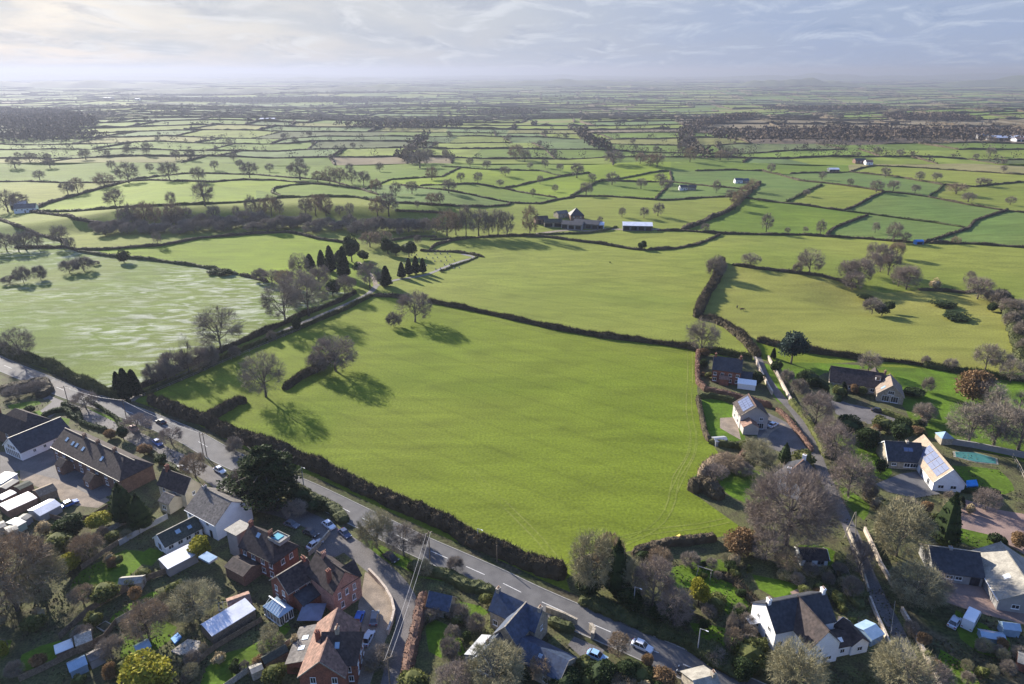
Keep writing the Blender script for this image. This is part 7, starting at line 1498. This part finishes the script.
# smaller shrubs filling the garden plots
sg = random.Random(17)
def clear(x, y):
    return not any(inpoly(x, y, P) for P in PAVED)
def shrubs(n, P, kinds, hh):
    k = 0; t_ = 0
    x0 = min(p[0] for p in P); x1 = max(p[0] for p in P); y0 = min(p[1] for p in P); y1 = max(p[1] for p in P)
    while k < n and t_ < 4000:
        t_ += 1; x, y = sg.uniform(x0, x1), sg.uniform(y0, y1)
        if not inpoly(x, y, P) or not clear(x, y): continue
        kd, nm = sg.choice(kinds); h = sg.uniform(*hh)
        T(kd, x, y, h, h*sg.uniform(1.1, 1.6), cat='shrub', auto=nm); k += 1
KD = [('olive:0', 'olive shrub'), ('darkb:0', 'small dark shrub'), ('scrub:0', 'twiggy shrub'), ('scrub:1', 'twiggy shrub'), ('russet:0', 'russet shrub'), ('tan:0', 'pale tufted shrub'), ('bareG:0', 'small tan tree')]
shrubs(20, [(0,560),(60,545),(110,560),(170,580),(200,620),(160,684),(0,684)], KD, (8, 15)); shrubs(8, [(70,540),(140,535),(180,575),(120,600),(80,590)], KD, (7, 12)); shrubs(9, [(190,640),(270,612),(300,640),(270,684),(180,684)], KD, (7, 13))
shrubs(10, [(420,610),(470,600),(480,650),(430,670)], KD, (7, 12)); shrubs(12, [(670,600),(760,610),(745,665),(690,640)], KD, (8, 14)); shrubs(16, [(770,572),(850,575),(860,610),(800,600)], KD, (7, 12)); shrubs(16, [(870,600),(930,640),(1024,650),(1024,684),(950,684)], KD, (7, 12))
shrubs(14, [(835,470),(870,500),(960,500),(960,520),(900,520),(850,520)], KD, (7, 12)); shrubs(12, [(850,420),(930,420),(940,438),(870,440)], KD, (6, 11)); shrubs(10, [(690,560),(760,555),(760,575),(700,580)], KD, (6, 10)); shrubs(12, [(480,660),(700,690),(560,700)], KD, (9, 14)); shrubs(8, [(700,355),(750,365),(745,385),(700,380)], KD, (4, 8))
# low ground cover of dead stems and small plants that nobody could count, over the garden earth
gc = random.Random(99); PTS = []; roadpts = [(p.x, p.y) for p in road[::2]]
gcw = at(512, 684).y
polyA = [(x, y) for x, y in [(-60,372),(30,386),(75,400),(160,440),(205,472),(240,500),(300,530),(360,575),(360,620),(350,690),(-60,700)]]
polyB = [(575,584),(632,560),(716,544),(770,500),(820,470),(860,430),(1000,460),(1030,500),(1030,690),(760,700),(694,660),(634,632)]
polyC = [(415,575),(490,600),(560,640),(620,665),(680,690),(420,700)]
i = 0
while len(PTS) < 15000 and i < 90000:
    i += 1
    P = (polyA, polyB, polyC)[0 if i % 9 < 4 else 1 if i % 9 < 8 else 2]; x0 = min(p[0] for p in P); x1 = max(p[0] for p in P); y0 = min(p[1] for p in P); y1 = max(p[1] for p in P)
    x, y = gc.uniform(x0, x1), gc.uniform(y0, y1)
    if not inpoly(x, y, P) or not clear(x, y): continue
    q = at(x, y)
    if noise.noise(Vector((q.x*.09, q.y*.09, 3))) < -.02: continue
    if min((q.x-a)**2+(q.y-b_)**2 for a, b_ in roadpts) < 30: continue
    PTS.append((q.x, q.y, q.z+abs(gc.gauss(0, .18))))
PTS = np.array(PTS)
mesh_obj_np('ground_cover', cards(PTS[:len(PTS)//2], .42, 5, 1.0), M_HEDGEG); mesh_obj_np('ground_cover', cards(PTS[len(PTS)//2:], .42, 6, 1.0), M_HEDGE)
# ------------------------------------------------------------------ labels worked out from the nearest landmark
LM = [((575,222),'the pyramid roofed farmhouse'), ((637,227),'the lone metal barn'), ((410,272),'the cypress row'), ((120,300),'the pale streaked field'), ((220,353),'the spreading bare tree'), ((450,430),'the bright main field'),
 ((690,190),'the pale farmhouse'), ((918,243),'the blue tank shed'), ((28,212),'the small white farm'), ((865,163),'the buff field farm'), ((120,396),'the roadside cypresses'), ((300,190),'the hilltop oval hedge'),
 ((740,183),'the white far house'), ((447,222),'the russet clump'), ((500,225),'the tall clump'), ((330,260),'the dark evergreens'), ((718,290),'the thick curved hedge'), ((870,310),'the hollow in the paddock'), ((950,315),'the two oval bushes'),
 ((800,270),'the paddock trees'), ((785,350),'the blue-green pine'), ((170,190),'the lime green hill field'), ((960,168),'the large buff field'), ((520,195),'the central small fields'), ((650,165),'the long russet wood'), ((410,150),'the dark stream wood'), ((60,125),'the left hill wood'),
 ((1000,230),'the blue-green right fields'), ((20,245),'the far left clump'), ((160,215),'the long scarp'), ((300,225),'the shaded scarp'), ((770,225),'the wide green field'), ((850,200),'the right patchwork'), ((240,165),'the hazy left fields'), ((330,350),'the lane trees'), ((1015,330),'the right edge thicket'),
 ((82,642),'the brown garden shed'), ((150,670),'the yellow willow'), ((18,600),'the huge tan tree'), ((128,580),'the whitish garden shed'), ((235,620),'the very long pale shed'), ((190,545),'the mossy bungalow'), ((450,610),'the slate garage'), ((698,606),'the yellow-green tree'), ((720,655),'the shady bank lamp'),
 ((815,562),'the white summer house'), ((970,620),'the motorhome'), ((905,500),'the asphalt drive'), ((860,398),'the dark roofed house'), ((787,540),'the great bare tree'), ((727,375),'the red brick house'), ((560,670),'the slate house'), ((276,640),'the dark felt shed'), ((60,665),'the small greenhouse'), ((920,640),'the bottom lane wall'), ((100,555),'the shaded garden lawn'), ((800,640),'the white farmhouse')]
ORD = ['nearest', 'second nearest', 'third nearest', 'fourth nearest', 'fifth nearest', 'sixth nearest', 'seventh nearest', 'eighth nearest', 'ninth nearest', 'tenth nearest', 'eleventh nearest', 'twelfth nearest', 'thirteenth nearest', 'fourteenth nearest', 'fifteenth nearest', 'sixteenth nearest', 'seventeenth nearest', 'eighteenth nearest', 'nineteenth nearest', 'twentieth nearest']
bk = {}
for t in AUTO:
    o, px, py, nm = t[:4]
    best = min(LM, key=lambda l: (l[0][0]-px)**2+((l[0][1]-py)*2.2)**2); dx = px-best[0][0]; dy = (py-best[0][1])*2.2
    side = ('right of' if dx > 0 else 'left of') if abs(dx) > abs(dy) else ('in front of' if dy > 0 else 'beyond')
    bk.setdefault((nm, side, best[1]), []).append((math.hypot(dx, dy), o))
for (nm, side, lmk), L_ in bk.items():
    L_.sort(key=lambda q: q[0])
    for i, (d, o) in enumerate(L_):
        s_ = nm if len(L_) == 1 else ORD[min(i, 19)]+' '+nm
        o['label'] = '%s %s %s' % (s_, side, lmk)
# ------------------------------------------------------------------ light, sky, air
SUN_EL = R(22); SUN_AZ = math.atan2(-0.65, 0.76)    # direction to the sun measured from +Y, negative = left
sd = bpy.data.lights.new('sun', 'SUN'); so = bpy.data.objects.new('sun', sd); put(so)
sv = Vector((math.sin(SUN_AZ)*math.cos(SUN_EL), math.cos(SUN_AZ)*math.cos(SUN_EL), math.sin(SUN_EL)))
so.rotation_euler = sv.to_track_quat('Z', 'Y').to_euler(); so.location = (-400, 400, 400)
sd.energy = 5.0; sd.angle = R(0.6); sd.color = (1.0, 0.92, 0.80)
w = bpy.data.worlds.new('World'); S.world = w; w.use_nodes = True; nt = w.node_tree; N = nt.nodes; L = nt.links
bg = N['Background']; bg.inputs['Strength'].default_value = 0.06
sk = N.new('ShaderNodeTexSky'); sk.sky_type = 'NISHITA'; sk.sun_disc = False; sk.sun_elevation = SUN_EL; sk.sun_rotation = SUN_AZ
sk.altitude = 100; sk.air_density = 1.0; sk.dust_density = 2.2; sk.ozone_density = 1.5
tc = N.new('ShaderNodeTexCoord')
sep = N.new('ShaderNodeSeparateXYZ'); L.new(tc.outputs['Generated'], sep.inputs[0])
def m_(op, a, b=None, c=None):
    q = N.new('ShaderNodeMath'); q.operation = op
    for i, v in enumerate((a, b, c)):
        if v is None: continue
        if isinstance(v, (int, float)): q.inputs[i].default_value = v
        else: L.new(v, q.inputs[i])
    return q.outputs[0]
zc = m_('MAXIMUM', m_('ADD', sep.outputs[2], 0.14), 0.02)
cx_ = m_('DIVIDE', sep.outputs[0], zc); cy_ = m_('DIVIDE', sep.outputs[1], zc)
cmb = N.new('ShaderNodeCombineXYZ'); L.new(cx_, cmb.inputs[0]); L.new(m_('MULTIPLY', cy_, 0.75), cmb.inputs[1])
def nzz(scale, det, off=0.0, dist=0.3, rough=0.55):
    n = N.new('ShaderNodeTexNoise'); n.inputs['Scale'].default_value = scale; n.inputs['Detail'].default_value = det; n.inputs['Distortion'].default_value = dist; n.inputs['Roughness'].default_value = rough
    ad = N.new('ShaderNodeVectorMath'); ad.operation = 'ADD'; L.new(cmb.outputs[0], ad.inputs[0]); ad.inputs[1].default_value = (off, off*1.7, 0)
    L.new(ad.outputs[0], n.inputs['Vector']); return n.outputs[0]
def mr(o, a, b, c, d):
    r = N.new('ShaderNodeMapRange'); r.interpolation_type = 'SMOOTHSTEP'; L.new(o, r.inputs['Value'])
    for k, v in zip(('From Min', 'From Max', 'To Min', 'To Max'), (a, b, c, d)): r.inputs[k].default_value = v
    return r.outputs[0]
# thin veil everywhere, broken sheets of cloud above
veil = mr(nzz(1.3, 8, 1.3), 0.35, 0.70, 0.92, 1.0)
sheet = mr(nzz(2.3, 12, 5.1, 0.7, 0.62), 0.46, 0.64, 0.0, 1.0)
edge = mr(nzz(2.3, 12, 5.17, 0.7, 0.62), 0.46, 0.66, 0.0, 1.0)
# light on the cloud falls off away from the sun
dt = N.new('ShaderNodeVectorMath'); dt.operation = 'DOT_PRODUCT'; L.new(tc.outputs['Generated'], dt.inputs[0]); dt.inputs[1].default_value = tuple(sv)
near_sun = mr(dt.outputs['Value'], 0.40, 1.0, 0.0, 1.0)
def mixc(f, a, b):
    q = N.new('ShaderNodeMix'); q.data_type = 'RGBA'
    if isinstance(f, float): q.inputs[0].default_value = f
    else: L.new(f, q.inputs[0])
    for i, v in ((6, a), (7, b)):
        if isinstance(v, tuple): q.inputs[i].default_value = (*v, 1)
        else: L.new(v, q.inputs[i])
    return q.outputs[2]
CL = 1.0
lit = mixc(near_sun, (3.8, 4.3, 5.1), (5.4, 5.45, 5.5))
shd = mixc(near_sun, (1.8, 2.35, 3.5), (3.3, 3.45, 3.8))
base = mixc(veil, sk.outputs[0], mixc(near_sun, (2.25, 2.8, 4.0), (3.75, 3.9, 4.1)))
cloudc = mixc(edge, lit, shd)
col = mixc(m_('MULTIPLY', sheet, 0.62), base, cloudc)
# only the low sky is veiled; overhead it is open and blue
high = mr(sep.outputs[2], 0.12, 0.42, 0.0, 1.0)
col = mixc(m_('MULTIPLY', high, 0.9), col, mixc(0.6, sk.outputs[0], (1.2, 2.6, 7.0)))
L.new(col, bg.inputs['Color'])
# air: one closed box of thin even haze
hv = bpy.data.materials.new('haze_air'); hv.use_nodes = True; nt2 = hv.node_tree; nt2.nodes.clear()
mo = nt2.nodes.new('ShaderNodeOutputMaterial'); pv = nt2.nodes.new('ShaderNodeVolumePrincipled'); nt2.links.new(pv.outputs[0], mo.inputs['Volume'])
pv.inputs['Color'].default_value = (0.285, 0.31, 0.40, 1); pv.inputs['Density'].default_value = 0.00012; pv.inputs['Anisotropy'].default_value = 0.33
hb = MB(); hb.box((0, FAR/2+3500), (1, 0), (0, 1), 30000, FAR/2+6500, -90, 190)
ho = hb.build('haze', hv); ho['kind'] = 'stuff'
S.view_settings.view_transform = 'Standard'; S.view_settings.look = 'None'; S.view_settings.exposure = 1.48; S.view_settings.gamma = 1
S.cycles.volume_bounces = 1; S.cycles.max_bounces = 5; S.cycles.diffuse_bounces = 2; S.cycles.transparent_max_bounces = 8
S.cycles.use_denoising = True
